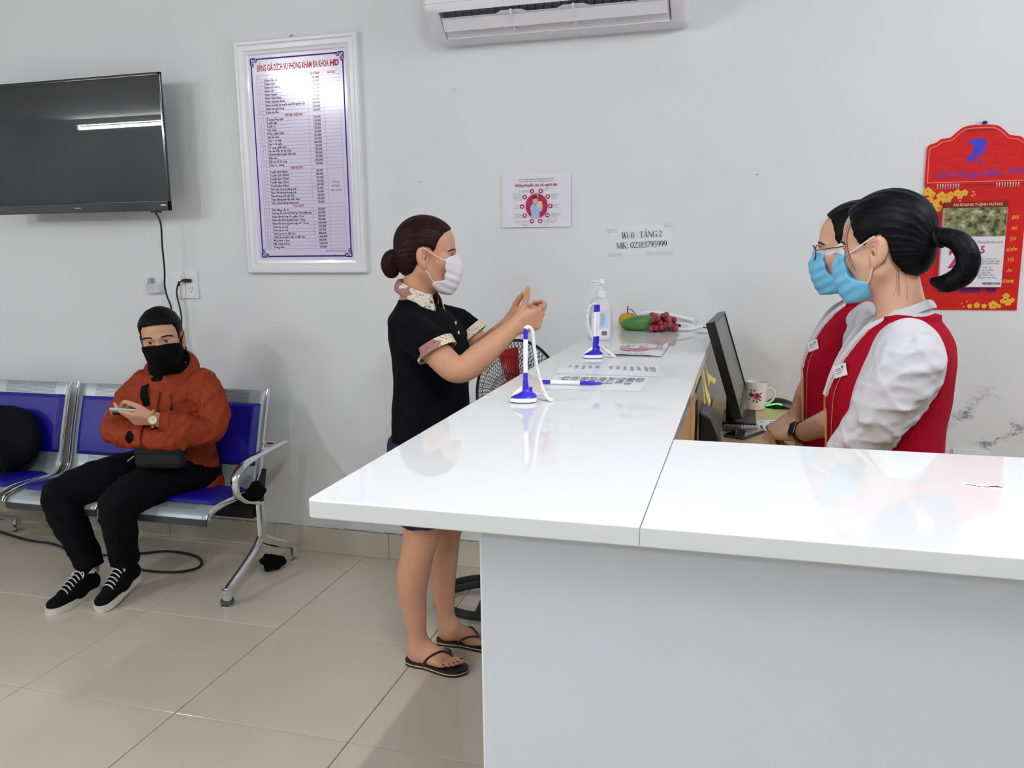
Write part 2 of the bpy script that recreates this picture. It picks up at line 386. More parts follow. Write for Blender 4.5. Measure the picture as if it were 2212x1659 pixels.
# ---- price board
BX0, BX1, BZ0, BZ1 = -2.205, -1.611, 1.323, 2.328
board = thing('price_board', 'white framed clinic price list with a purple bordered table', 'sign', ((BX0 + BX1) / 2, WY, BZ0))
M_frame = mat('white_moulded_frame', srgb(232, 233, 240), 0.22, coat=0.3)
prof = [(0, 0), (0, 0.022), (0.006, 0.027), (0.016, 0.027), (0.022, 0.021), (0.040, 0.021), (0.046, 0.016), (0.056, 0.014), (0.062, 0.007), (0.062, 0)]
cs = [(BX0, BZ0, 1, 1), (BX1, BZ0, -1, 1), (BX1, BZ1, -1, -1), (BX0, BZ1, 1, -1)]
for k in range(4):
    a, b = cs[k], cs[(k + 1) % 4]
    V = [(a[0] + a[2] * d, WY - h, a[1] + a[3] * d) for d, h in prof] + [(b[0] + b[2] * d, WY - h, b[1] + b[3] * d) for d, h in prof]
    n = len(prof); m_ = MB().add(V, [(i, i + 1, n + i + 1, n + i) for i in range(n - 1)] + [tuple(range(n)), tuple(range(2 * n - 1, n - 1, -1))])
    m_.obj('frame_side', M_frame, board, smooth=25)
M_print = mat('glossy_lavender_print', srgb(213, 205, 232), 0.20, spec=0.6, coat=0.8, coat_rough=0.10, bump=0.05, bscale=9, bdist=0.004)
MB().box((BX0 + 0.058, WY - 0.009, BZ0 + 0.058), (BX1 - 0.058, WY - 0.004, BZ1 - 0.058)).obj('printed_sheet', M_print, board, smooth=None)
bp = wallp(WY - 0.0092)
M_pur = mat('deep_violet_ink', srgb(40, 16, 118), 0.4, spec=.2); M_redink = mat('crimson_ink', srgb(188, 22, 60), 0.4, spec=.2)
M_txt = mat('dark_grey_ink', srgb(56, 52, 72), 0.4, spec=.25); M_rule = mat('thin_grey_ink', srgb(140, 132, 165), 0.4, spec=.25)
px0, px1, pz0, pz1 = BX0 + 0.072, BX1 - 0.072, BZ0 + 0.072, BZ1 - 0.074
def rect(mb, u0, v0, u1, v1, fn, t=0.0): mb.add([fn(u0, v0, t), fn(u1, v0, t), fn(u1, v1, t), fn(u0, v1, t)], [(0, 1, 2, 3)])
mb = MB(); bw = 0.0062
rect(mb, px0 + .03, pz0, px1 - .03, pz0 + bw, bp); rect(mb, px0 + .03, pz1 - bw, px1 - .03, pz1, bp)
rect(mb, px0, pz0 + .03, px0 + bw, pz1 - .03, bp); rect(mb, px1 - bw, pz0 + .03, px1, pz1 - .03, bp)
for cx_, cz_, sx_, sz_ in ((px0, pz0, 1, 1), (px1, pz0, -1, 1), (px1, pz1, -1, -1), (px0, pz1, 1, -1)):    # scroll corners
    f = lambda u, v, t: bp(cx_ + sx_ * u, cz_ + sz_ * v, t)
    def ribbon(pts, w):
        for p, q in zip(pts[:-1], pts[1:]):
            d = Vector((q[0] - p[0], q[1] - p[1])); 
            if d.length < 1e-7: continue
            n_ = Vector((-d.y, d.x)).normalized() * w; mb.add([f(p[0] - n_.x, p[1] - n_.y, 0), f(q[0] - n_.x, q[1] - n_.y, 0), f(q[0] + n_.x, q[1] + n_.y, 0), f(p[0] + n_.x, p[1] + n_.y, 0)], [(0, 1, 2, 3)])
    ribbon([(0, .0), (.026, .0)], .0025); ribbon([(0, 0), (0, .026)], .0025)
    for sw in (0, 1):
        sp = []
        for i in range(22):
            a = i * 0.42; r_ = 0.0105 * (1 - i / 26); q = (0.026 + r_ * math.cos(a + 3.4), 0.0095 + r_ * math.sin(a + 3.4)); sp.append(q if sw == 0 else (q[1], q[0]))
        ribbon(sp, 0.0016)
    ribbon([(0.004 + .007 * math.cos(a * .7) + .003, .007 + .007 * math.sin(a * .7) + .0) for a in range(10)], .0016)
    ribbon([(.040, .001), (.034, .006), (.022, .012), (.012, .022), (.006, .034), (.001, .040)], .0013)
mb.obj('violet_border', M_pur, board, smooth=None)
# table
tx = [px0 + 0.024, px0 + 0.049, px0 + 0.272, px0 + 0.351, px1 - 0.022]
rows = [('h', 'STT', 'LOẠI DỊCH VỤ', 'GIÁ THÀNH', 'GHI CHÚ')]
A = ['Khám cấp cứu:100.000', 'Khám bệnh:150.000', 'Khám sức khỏe:150.000', 'Khám nội:150.000', 'Khám Ngoại:150.000', 'Khám Nam khoa:150.000', 'Khám Sản/phụ khoa:150.000',
     'Khám các bệnh lây truyền qua đường tình dục:150.000', 'Khám tai mũi họng:150.000', 'Khám da liễu:150.000']
for i, s in enumerate(A): rows.append(('r', '%d' % max(i, 1) if i else '1', *s.rsplit(':', 1), ''))
rows.append(('s', 'SIÊU ÂM - ĐIỆN TIM'))
for i, s in enumerate(['Ổ bụng tổng quát:150.000', 'Tuyến giáp:150.000', 'Tuyến vú:150.000', 'Tinh hoàn:150.000', 'Khớp, phần mềm:150.000', 'Siêu âm thai:150.000', 'Thai < 12 tuần:150.000', 'Thai > 12 tuần:200.000',
                       'Tử cung, phần phụ:150.000', 'Siêu âm đầu dò âm đạo:250.000', 'Hệ tiết niệu/ tuyến tiền liệt:150.000', 'Điện tim:100.000', 'Nội soi cổ tử cung:200.000', 'Chụp X - quang:100.000']):
    rows.append(('r', str(i + 1), *s.rsplit(':', 1), ''))
rows.append(('s', 'TIÊM TRUYỀN'))
inj0 = len(rows)
for i, s in enumerate(['Truyền dịch 500ml:100.000', 'Truyền dịch 1000ml:200.000', 'Truyền dịch 1500ml:150.000', 'Truyền đạm 250ml:150.000', 'Truyền đạm 500ml:200.000', 'Tiêm bắp không kháng sinh:60.000', 'Tiêm TM không kháng sinh:50.000',
                       'Tiêm Kháng sinh lần đầu:120.000', 'Tiêm Kháng sinh lần tiếp theo:100.000', 'Tiêm mông không kháng sinh:50.000']):
    rows.append(('r', str(i + 1), *s.rsplit(':', 1), 'x'))
rows.append(('s', 'THỦ THUẬT'))
for i, s in enumerate(['Thay băng, cắt chỉ:100.000', 'Thay băng, cắt chỉ vết mổ vết thương < 30cm nhiễm trùng:200.000', 'Khâu vết thương đơn giản < 5cm:300.000', 'Khâu vết thương phức tạp < 10cm:700.000', 'Khâu vết thương phức tạp 10 - 15 cm:1.000.000',
                       'Chích áp xe nhỏ:300.000', 'Chích áp xe vừa:500.000', 'Chích áp xe có dẫn lưu:800.000', 'Chích áp xe phức tạp có dẫn lưu:1.000.000', 'Mổ u lành < 2cm:500.000', 'Mổ u lành 2-5cm:1.000.000', 'Thông tiểu:100.000']):
    rows.append(('r', str(i + 1), *s.rsplit(':', 1), ''))
tz1 = pz1 - 0.072; tz0 = pz0 + 0.036; rh = (tz1 - tz0) / len(rows)
rl = MB(); lw = 0.0005; dark = []; red = []
for i, r_ in enumerate(rows):
    zt = tz1 - i * rh; zm = zt - rh / 2
    rect(rl, tx[0], zt - lw, tx[4] if not (r_[0] == 'r' and r_[-1] == 'x' and i > inj0) else tx[3], zt + lw, bp)
    cols = [0, 1] if r_[0] == 's' else [0, 1, 2, 3]
    for c_ in cols + [4]: rect(rl, tx[c_] - lw, zt - rh, tx[c_] + lw, zt, bp)
    if r_[0] == 's': red.append((r_[1], (tx[1] + tx[3]) / 2 + 0.0, zm, 0.0135, 'CENTER', 0.72, 0.0003))
    elif r_[0] == 'h':
        dark.append((r_[1], (tx[0] + tx[1]) / 2, zm, .009, 'CENTER', .8))
        red += [(r_[2], (tx[1] + tx[2]) / 2, zm, .0135, 'CENTER', .72), (r_[3], (tx[2] + tx[3]) / 2, zm, .0125, 'CENTER', .7, .0003), (r_[4], (tx[3] + tx[4]) / 2, zm, .0125, 'CENTER', .7, .0003)]
    else:
        xs = 0.92 if len(r_[2]) < 36 else (0.80 if len(r_[2]) < 50 else 0.64)
        dark += [(r_[1], (tx[0] + tx[1]) / 2, zm, .010, 'CENTER', .9), (r_[2], tx[1] + 0.014, zm, .0128, 'LEFT', xs, .0003), (r_[3], (tx[2] + tx[3]) / 2, zm, .0128, 'CENTER', .9, .0003)]
rect(rl, tx[0], tz0 - lw, tx[4], tz0 + lw, bp)
zi = tz1 - (inj0 + 5) * rh
dark += [('Không', (tx[3] + tx[4]) / 2, zi + .018, .0125, 'CENTER', .9), ('kể thuốc,', (tx[3] + tx[4]) / 2, zi, .0125, 'CENTER', .9), ('dịch truyền', (tx[3] + tx[4]) / 2, zi - .018, .0125, 'CENTER', .9),
         ('GIÁM ĐỐC PHÒNG KHÁM', tx[4] - 0.056, tz0 - .012, .0095, 'CENTER', .9), ('(Đã ký)', tx[4] - 0.056, tz0 - .029, .008, 'CENTER', .9)]
red += [('BẢNG GIÁ DỊCH VỤ PHÒNG KHÁM ĐA KHOA', px0 + 0.032, pz1 - 0.043, 0.038, 'LEFT', 0.435, 0.0008), ('HD', px1 - 0.064, pz1 - 0.0425, 0.034, 'LEFT', 0.84, 0.0016)]
rl.obj('table_rules', M_rule, board, smooth=None)
link_mesh('black_lettering', text_mesh(dark, bp, 0.0003), M_txt, board); [link_mesh('red_heading', text_mesh([q], bp, 0.0003), M_redink, board) for q in red]
MB().box((-1.93, WY - 0.02, BZ1 + 0.006), (-1.924, WY, BZ1 + 0.012), 0.001).obj('hanging_nail', M_steel, board)
mb = MB(); mb.tube([(-1.935, WY - 0.012, BZ1 - 0.004), (-1.927, WY - 0.015, BZ1 + 0.012), (-1.919, WY - 0.012, BZ1 - 0.004)], 0.001, 5).obj('hanging_wire', M_steel, board)

# ---- corona poster
P0, P1, Q0, Q1 = -0.990, -0.700, 1.508, 1.722
poster = thing('advice_poster', 'small white health advice poster with a round crimson doctor picture', 'poster', ((P0 + P1) / 2, WY, Q0))
MB().grid(lambda a, b: (P0 + (P1 - P0) * a, WY - 0.003 - 0.0025 * math.sin(math.pi * b) - (0.004 * (1 - b) ** 6), Q0 + (Q1 - Q0) * b), 6, 16).obj('laminated_sheet', mat('laminated_paper', srgb(232, 230, 240), 0.25, coat=0.5), poster)
pp = wallp(WY - 0.0062); pc, qc = P0 + 0.148, Q0 + 0.085
M_crim = mat('crimson_print', srgb(176, 22, 78), 0.4); M_sheet = mat('white_print', srgb(238, 236, 244), 0.4); M_lblue = mat('pale_blue_print', srgb(160, 190, 222), 0.4)
M_skinprint = mat('peach_print', srgb(232, 160, 140), 0.5); M_cream = mat('cream_print', srgb(226, 208, 175), 0.5); M_darkprint = mat('dark_red_print', srgb(96, 20, 34), 0.5)
def disc(mb, u, v, ru, rv, t, n=32, fn=pp):
    mb.add([fn(u + ru * math.cos(2 * math.pi * i / n), v + rv * math.sin(2 * math.pi * i / n), t) for i in range(n)], [tuple(range(n))])
mb = MB(); disc(mb, pc, qc, .0515, .0545, .0001); mb.obj('dark_ring', M_txt, poster, smooth=None)
mb = MB(); disc(mb, pc, qc, .0508, .0538, .0002); mb.obj('white_ring', M_sheet, poster, smooth=None)
mb = MB(); disc(mb, pc, qc, .0475, .0505, .0003); mb.obj('crimson_disc', M_crim, poster, smooth=None)
def poly(mb, pts, t): mb.add([pp(pc + u, qc + v, t) for u, v in pts], [tuple(range(len(pts)))])
mb = MB(); poly(mb, [(-.024, -.049), (-.022, -.030), (-.027, -.010), (-.024, .002), (-.012, .012), (.006, .014), (.014, .004), (.022, -.010), (.024, -.018), (.012, -.024), (.013, -.049)], .0005); mb.obj('doctor_coat', M_lblue, poster, smooth=None)
mb = MB(); poly(mb, [(-.016, .012), (-.016, .030), (-.010, .036), (.002, .036), (.006, .028), (.005, .018), (.0, .012)], .0006); poly(mb, [(.017, -.012), (.025, -.012), (.027, .004), (.022, .006), (.016, -.004)], .0008); poly(mb, [(.003, .030), (.001, .044), (-.001, .049), (.006, .047), (.008, .034)], .0006); mb.obj('doctor_skin', M_skinprint, poster, smooth=None)
mb = MB(); poly(mb, [(-.018, .026), (-.017, .038), (-.008, .042), (.004, .039), (.005, .030), (-.004, .032)], .0008); poly(mb, [(-.010, .012), (-.007, .009), (-.004, .001), (-.007, .002)], .0008); poly(mb, [(-.010, .029), (.004, .031), (.004, .0295), (-.010, .0275)], .0009); mb.obj('doctor_hair', M_darkprint, poster, smooth=None)
mb = MB(); poly(mb, [(.005, -.008), (.022, -.010), (.023, .018), (.005, .019)], .0007); mb.obj('clipboard', M_cream, poster, smooth=None)
for k, (u, v) in enumerate([(-.019, .060), (.018, .060), (-.050, .037), (.047, .037), (-.062, -.001), (.058, -.001), (-.051, -.038), (.045, -.038), (-.021, -.061), (.015, -.061)]):
    ic = MB(); iw = MB(); disc(ic, pc + u, qc + v, .0095, .0095, .0004, 20); ico = ic.obj('round_icon', M_crim, poster, smooth=None)
    a, b = pc + u, qc + v
    if k in (2, 9): rect(iw, a - .0055, b - .0018, a + .0055, b + .0018, pp, .0006); rect(iw, a - .0018, b - .0055, a + .0018, b + .0055, pp, .0006)
    elif k == 0: disc(iw, a, b + .001, .0034, .0042, .0006, 12); iw.add([pp(a - .003, b - .001, .0006), pp(a + .003, b - .001, .0006), pp(a, b - .0075, .0006)], [(0, 1, 2)])
    elif k == 4: iw.add([pp(a - .006, b - .003, .0006), pp(a + .006, b - .003, .0006), pp(a + .003, b + .002, .0006), pp(a, b + .004, .0006), pp(a - .003, b + .002, .0006)], [(0, 1, 2, 3, 4)])
    elif k == 7: rect(iw, a - .005, b - .0035, a + .005, b + .0035, pp, .0006)
    else: disc(iw, a - .0006, b - .0006, .0042, .0034, .0006, 10); rect(iw, a - .001, b, a + .003, b + .0055, pp, .00065)
    iw.obj('icon_glyph', M_sheet, ico, smooth=None)
mb = MB(); disc(mb, pc + .045, qc - .038, .0022, .0022, .0008, 10); mb.obj('icon_eye', M_crim, poster, smooth=None)
small = [('PHÒNG, CHỐNG BỆNH VIÊM ĐƯỜNG HÔ HẤP CẤP', pc - .002, Q1 - .022, .0075, 'CENTER', .86), ('DO CHỦNG VIRUS CORONA MỚI (2019-NCOV)', pc - .002, Q1 - .0305, .0075, 'CENTER', .86)]
side = [(-.030, .064, 'RIGHT', ['Tránh đi lại, du lịch', 'đến các vùng có bệnh dịch']), (.030, .069, 'LEFT', ['Tránh tiếp xúc với người', 'bị sốt, ho']), (-.062, .048, 'RIGHT', ['Đeo khẩu trang y tế', 'khi ra ngoài, tránh nơi', 'đông người và khi có', 'tiếp xúc với người', 'có triệu chứng bệnh']),
        (.060, .046, 'LEFT', ['Thường xuyên rửa tay', 'bằng xà phòng', 'hoặc dung dịch', 'sát khuẩn nhanh']), (-.074, .004, 'RIGHT', ['Chỉ sử dụng', 'các loại', 'thực phẩm chín']), (.070, .005, 'LEFT', ['Không khạc nhổ', 'bừa bãi nơi', 'công cộng']),
        (-.064, -.033, 'RIGHT', ['Tránh tiếp xúc gần', 'với các loại động vật', 'nuôi hoặc hoang dã']), (.058, -.030, 'LEFT', ['Đeo khẩu trang khi ra ngoài', 'nơi đông người hoặc', 'khi tiếp xúc với người có', 'triệu chứng bệnh']),
        (-.034, -.061, 'RIGHT', ['Khi ho, hắt hơi hãy che kín miệng', 'và mũi bằng khăn giấy hoặc tay áo', 'rửa sạch tay ngay sau đó', 'bằng xà phòng']), (.028, -.057, 'LEFT', ['Nếu có biểu hiện sốt, ho, khó thở', 'hãy đến ngay cơ sở y tế gần nhất', 'thông báo lịch trình đi lại', 'cho cán bộ y tế'])]
for u, v, al, ls in side:
    for k, s in enumerate(ls): small.append((s, pc + u, qc + v - k * .0058, .0046, al, .9))
link_mesh('small_lettering', text_mesh(small, pp, .0005), M_txt, poster)
link_mesh('headline', text_mesh([('Những khuyến cáo với người dân', pc - .002, Q1 - .0455, .0150, 'CENTER', .88, .0003)], pp, .0005), M_crim, poster)

# ---- wifi note with serif letters built from strokes
wf = thing('wifi_note', 'white paper note with the wi-fi password taped to the wall', 'note', (-0.415, WY, 1.40))
W0, W1, V0, V1 = -0.540, -0.296, 1.394, 1.506
tilt = 0.035
def wfp(u, v, t): return (u, WY - 0.0012 - t, v + (u + 0.42) * tilt)
MB().grid(lambda a, b: wfp(W0 + (W1 - W0) * a, V0 + (V1 - V0) * b, 0.0015 * math.sin(math.pi * a) * math.sin(math.pi * b * 2) ** 2), 10, 10).obj('sheet', mat('white_paper', srgb(233, 234, 236), 0.55), wf)
M_tape = mat('clear_tape', srgb(236, 236, 238), 0.15, alpha=0.35)
for (a0, b0, a1, b1) in ((W0 - .012, V1 - .022, W0 + .03, V1 - .004), (W1 - .03, V1 - .012, W1 + .008, V1 + .004), (W0 - .01, V0 - .004, W0 + .05, V0 + .010), (W1 - .10, V0 - .006, W1 + .008, V0 + .010)): MB().add([wfp(a0, b0, .0022), wfp(a1, b0, .0022), wfp(a1, b1, .0022), wfp(a0, b1, .0022)], [(0, 1, 2, 3)]).obj('clear_tape', M_tape, wf, smooth=None)
# glyphs: list of strokes (x0,y0,x1,y1,w) or arcs ('a',cx,cy,rx,ry,a0,a1,wmin,wmax); unit height 1
TK, TN = 0.115, 0.045
def arc(cx, cy, rx, ry, a0, a1, w0=TN, w1=TK, n=14): return ('a', cx, cy, rx, ry, a0, a1, w0, w1, n)
def ser(x, y, w=.13): return (x - w, y, x + w, y, TN)
GL = {
 'W': (.95, [(.08, 1, .30, 0, TK), (.30, 0, .48, .95, TN), (.46, 1, .68, 0, TK), (.68, 0, .88, 1, TN), ser(.08, .98), ser(.46, .98, .1), ser(.88, .98, .1)]),
 'i': (.30, [(.15, 0, .15, .66, TK), ser(.15, .02), (.03, .64, .15, .64, TN), (.15, .85, .15, .95, .13)]),
 '-': (.36, [(.04, .30, .30, .30, .08)]),
 'f': (.34, [(.14, 0, .14, .78, TK), ser(.14, .02), (.0, .64, .30, .64, TN), arc(.28, .78, .14, .19, 180, 60, TK * .8, TK * .6)]),
 'T': (.66, [(.33, 0, .33, 1, TK), ser(.33, .02, .15), (.03, .97, .63, .97, TN), (.03, .97, .03, .76, TN), (.63, .97, .63, .76, TN)]),
 'A': (.76, [(.08, 0, .37, 1, TN), (.37, 1, .66, 0, TK), (.20, .35, .56, .35, TN), ser(.08, .02, .1), ser(.66, .02)]),
 'Ầ': (.76, [(.08, 0, .37, 1, TN), (.37, 1, .66, 0, TK), (.20, .35, .56, .35, TN), ser(.08, .02, .1), ser(.66, .02), (.22, 1.10, .37, 1.24, .06), (.37, 1.24, .52, 1.10, .06), (.42, 1.44, .56, 1.30, .07)]),
 'N': (.80, [(.12, 0, .12, 1, TN), (.10, 1, .68, 0, TK), (.68, 0, .68, 1, TN), ser(.10, .98, .1), ser(.12, .02, .1), ser(.68, .98, .1)]),
 'G': (.76, [arc(.40, .5, .33, .48, 50, 330), (.66, .02, .66, .42, TK), ser(.62, .42, .14), (.62, .72, .64, .98, TN)]),
 '2': (.54, [arc(.25, .72, .19, .25, 165, -25), (.43, .62, .06, .06, TN * 1.6), (.05, .05, .48, .05, .11), (.48, .05, .50, .22, TN)]),
 'M': (.96, [(.14, 0, .14, 1, TN), (.12, 1, .47, .05, TK), (.47, .05, .82, 1, TN), (.80, 0, .80, 1, TK), ser(.1, .98, .09), ser(.14, .02, .1), ser(.80, .02), ser(.84, .98, .09)]),
 'K': (.78, [(.16, 0, .16, 1, TK), ser(.16, .02), ser(.16, .98), (.18, .44, .60, .98, TN), (.30, .56, .66, .02, TK), ser(.60, .98, .1), ser(.68, .02, .1)]),
 ':': (.30, [(.14, .04, .14, .16, .13), (.14, .50, .14, .62, .13)]),
 '0': (.54, [arc(.26, .5, .20, .48, 0, 360, n=24)]),
 '3': (.54, [arc(.23, .76, .16, .22, 160, -90), arc(.22, .27, .21, .27, 90, -150)]),
 '8': (.54, [arc(.26, .75, .15, .23, 0, 360, n=20), arc(.26, .26, .19, .26, 0, 360, n=20)]),
 '7': (.54, [(.05, .94, .47, .94, .10), (.47, .94, .18, 0, TN * 1.5), (.05, .94, .04, .78, TN)]),
 '9': (.54, [arc(.26, .68, .19, .30, 0, 360, n=20), arc(.10, .62, .36, .60, 12, -78, TN, TK)]),
 '5': (.54, [(.14, .95, .46, .95, .10), (.14, .95, .10, .56, TN), arc(.20, .31, .22, .30, 110, -140)]),
 ' ': (.27, [])}
def serif_line(mb, s, u, v, size, fn, t=.002):
    w = sum(GL[c][0] for c in s) * size; x = u - w / 2
    def stroke(x0, y0, x1, y1, w0, w1, x):
        d = Vector((x1 - x0, y1 - y0)); n_ = Vector((-d.y, d.x)).normalized()
        pts = [(x0 - n_.x * w0 / 2, y0 - n_.y * w0 / 2), (x1 - n_.x * w1 / 2, y1 - n_.y * w1 / 2), (x1 + n_.x * w1 / 2, y1 + n_.y * w1 / 2), (x0 + n_.x * w0 / 2, y0 + n_.y * w0 / 2)]
        mb.add([fn(x + p * size, v + (q - .5) * size, t) for p, q in pts], [(0, 1, 2, 3)])
    for c in s:
        for g in GL[c][1]:
            if g[0] == 'a':
                _, cx_, cy_, rx, ry, a0, a1, w0, w1, n = g; P = []
                for i in range(n + 1):
                    a = math.radians(a0 + (a1 - a0) * i / n); P.append((cx_ + rx * math.cos(a), cy_ + ry * math.sin(a), w0 + (w1 - w0) * abs(math.cos(a)) ** 1.3))
                for p, q in zip(P[:-1], P[1:]): stroke(p[0], p[1], q[0], q[1], p[2], q[2], x)
            else: stroke(g[0], g[1], g[2], g[3], g[4], g[4], x)
        x += GL[c][0] * size
mb = MB(); serif_line(mb, 'Wi-fi   TẦNG 2', -0.412, 1.4715, .0235, wfp); serif_line(mb, 'MK: 02383795999', -0.412, 1.4315, .0245, wfp)
mb.obj('black_lettering', mat('black_ink', srgb(25, 25, 30), 0.6), wf, smooth=None)

# ---- red lunar calendar
KX = 0.772; KL, KR, KB = 0.604, 0.940, 1.184
cal = thing('wall_calendar', 'red lunar new year block calendar with gold blossoms on the wall', 'calendar', (KX, WY, KB))
M_red = mat('glossy_red_card', srgb(203, 22, 20), 0.3, coat=0.3, var=0.08, vscale=4); M_gold = mat('gold_print', srgb(232, 178, 52), 0.4); M_peach = mat('peach_line', srgb(245, 150, 130), 0.4)
half = [(0, 1.834), (.03, 1.834), (.056, 1.828), (.076, 1.812), (.092, 1.797), (.108, 1.793), (.126, 1.790), (.138, 1.781), (.150, 1.776), (.160, 1.773), (.166, 1.766), (.168, 1.752)]
half = crom(half, 4)
cp = wallp(WY - 0.004)
head = [(KX + a, b) for a, b in half][::-1] + [(KX - a, b) for a, b in half[1:]]
mb = MB(); mb.prism([(KR, 1.630)] + head + [(KL, 1.630)], cp, -0.004, 0.004); mb.obj('header_card', M_red, cal, smooth=20)
MB().prism([(KL + .003, KB), (KR - .004, KB), (KR - .003, 1.628), (KL + .003, 1.628)], cp, -0.004, 0.001).obj('backing_card', M_red, cal, smooth=20)
mb = MB(); ol = [(KX + a * .955, b - .010) for a, b in half][::-1] + [(KX - a * .955, b - .010) for a, b in half[1:]] + [(KL + .009, 1.640), (KR - .009, 1.640)]
for p, q in zip(ol, ol[1:] + ol[:1]):
    d = Vector((q[0] - p[0], q[1] - p[1])); n_ = Vector((-d.y, d.x)).normalized() * .0011
    mb.add([cp(p[0] - n_.x, p[1] - n_.y, .0043), cp(q[0] - n_.x, q[1] - n_.y, .0043), cp(q[0] + n_.x, q[1] + n_.y, .0043), cp(p[0] + n_.x, p[1] + n_.y, .0043)], [(0, 1, 2, 3)])
mb.obj('outline', M_peach, cal, smooth=None)
MB().box((KX - .05, WY - .0088, 1.814), (KX + .05, WY - .008, 1.818)).obj('hanger_slot', mat('dark_red', srgb(120, 10, 12), .5), cal, smooth=None)
MB().tube([(KX - .025, WY - .005, 1.832), (KX - .01, WY - .008, 1.846), (KX, WY - .008, 1.844), (KX + .012, WY - .005, 1.832)], .0012, 6).obj('hanging_loop', M_steel, cal)
MB().ell((KX + .012, WY - .006, 1.842), (.009, .006, .006)).obj('nail_head', mat('blue_nail', srgb(30, 30, 90), .4), cal)
# faint repeated lettering
random.seed(3); ft = []; fb = []
for r_ in range(8):
    for c_ in range(5):
        u = KL + .03 + c_ * .087 + (r_ % 2) * .04; v = 1.79 - r_ * .0245
        if KL + .01 < u < KR - .06 and (v < 1.757 or abs(u - KX + .02) < .075): ft.append(('VNPT', u, v, .0165, 'LEFT', 1.25, 0, .25))
for r_ in range(14):
    for c_ in range(5):
        u = KL + .02 + c_ * .087 + (r_ % 2) * .04; v = 1.61 - r_ * .029
        if u < KR - .075: fb.append(('VNPT', u, v, .0165, 'LEFT', 1.25, 0, .25))
M_faint = mat('faint_pink_print', srgb(212, 46, 40), .4)
link_mesh('faint_lettering', text_mesh(ft, cp, .0042), M_faint, cal); link_mesh('faint_lettering', text_mesh(fb, cp, .0012), M_faint, cal)
M_bl = mat('blue_print', srgb(62, 60, 200), .4); M_vio = mat('violet_print', srgb(130, 45, 150), .4)
lg = [(-.022, .030), (-.006, .036), (.016, .036), (.026, .034), (.028, .022), (.024, .008), (.012, -.012), (-.002, -.028), (-.018, -.036), (-.028, -.036), (-.022, -.022), (-.012, -.006), (-.008, .008), (-.012, .016), (-.024, .022), (-.030, .020)]
mb = MB(); mb.add([cp(KX - .008 + u * 1.05, 1.750 + v * 1.05, .0046) for u, v in lg], [tuple(range(len(lg)))]); mb.obj('emblem', M_bl, cal, smooth=None)
mb = MB(); lg2 = [(.028, .018), (.032, .004), (.026, -.014), (.008, -.028), (-.012, -.034), (.006, -.018), (.018, .0)]; mb.add([cp(KX - .008 + u, 1.750 + v, .0048) for u, v in lg2], [tuple(range(len(lg2)))]); mb.obj('emblem_tail', M_vio, cal, smooth=None)
link_mesh('emblem_name', text_mesh([('VNPT', KX - .008, 1.708, .018, 'CENTER', 1.2, .0004, .25)], cp, .0046), M_vio, cal)
link_mesh('greeting', text_mesh([('Chúc', KX - .105, 1.668, .032, 'CENTER', .95, 0, .35), ('Mừng', KX - .032, 1.665, .036, 'CENTER', .85, 0, .35), ('Năm', KX + .046, 1.668, .034, 'CENTER', .9, 0, .35), ('Mới', KX + .118, 1.670, .034, 'CENTER', .9, 0, .35)], cp, .0046), M_bl, cal)
for u0 in (KX - .125, KX + .065):
    for k in range(9): MB().tube([(u0 + k * .0085, WY - .0075, 1.634), (u0 + k * .0085, WY - .012, 1.626), (u0 + k * .0085, WY - .006, 1.618)], .0014, 5).obj('spiral_ring', M_whiteplastic, cal)
def blossom(u, v, r, t=.0016):
    mb = MB(); mc = MB()
    for k in range(5): a = k * 2 * math.pi / 5 + .3; disc(mb, u + r * .55 * math.cos(a), v + r * .55 * math.sin(a), r * .46, r * .46, t + (k + 1) * 4e-5 + u * 1e-3, 10, cp)
    disc(mc, u, v, r * .13, r * .13, t + .0016, 8, cp)
    o = mb.obj('gold_blossom', M_gold, cal, smooth=None); mc.obj('blossom_heart', M_darkprint, o, smooth=None)
for u, v, r in [(.013, 1.566, .016), (.030, 1.557, .011), (.022, 1.537, .013), (.062, 1.547, .018), (.044, 1.527, .012), (.053, 1.508, .015), (.036, 1.512, .010), (.093, 1.552, .013), (.116, 1.559, .013), (.140, 1.559, .012), (.085, 1.534, .012), (.125, 1.546, .010), (.074, 1.530, .010)]: blossom(KL + u * .95, v + .043, r)
for u, v, r in [(.030, 1.234, .012), (.022, 1.212, .013), (.010, 1.220, .009), (.040, 1.216, .009), (.070, 1.202, .016), (.098, 1.198, .009), (.122, 1.201, .011), (.145, 1.197, .009), (.050, 1.198, .008)]: blossom(KR - .012 - u, v, r)
mb = MB()
for u, v in ((.155, 1.562), (.160, 1.552), (.152, 1.548), (.115, 1.530)): disc(mb, KL + u + .006, v + .043, .004, .003, .0016, 8, cp)
for u, v in ((.165, 1.195), (.172, 1.206), (.155, 1.214)): disc(mb, KR - .012 - u, v, .003, .003, .0016, 8, cp)
mb.obj('petals', M_peach, cal, smooth=None)
link_mesh('gold_lettering', text_mesh([(s, KR - .036 - k * .0008, 1.512 - k * .0373, .018, 'CENTER', .8, .0003, .4, .12) for k, s in enumerate(['Đời', 'Vui', 'Sức', 'Khỏe', 'Tốt', 'An', 'Khang'])], cp, .0016), M_gold, cal)
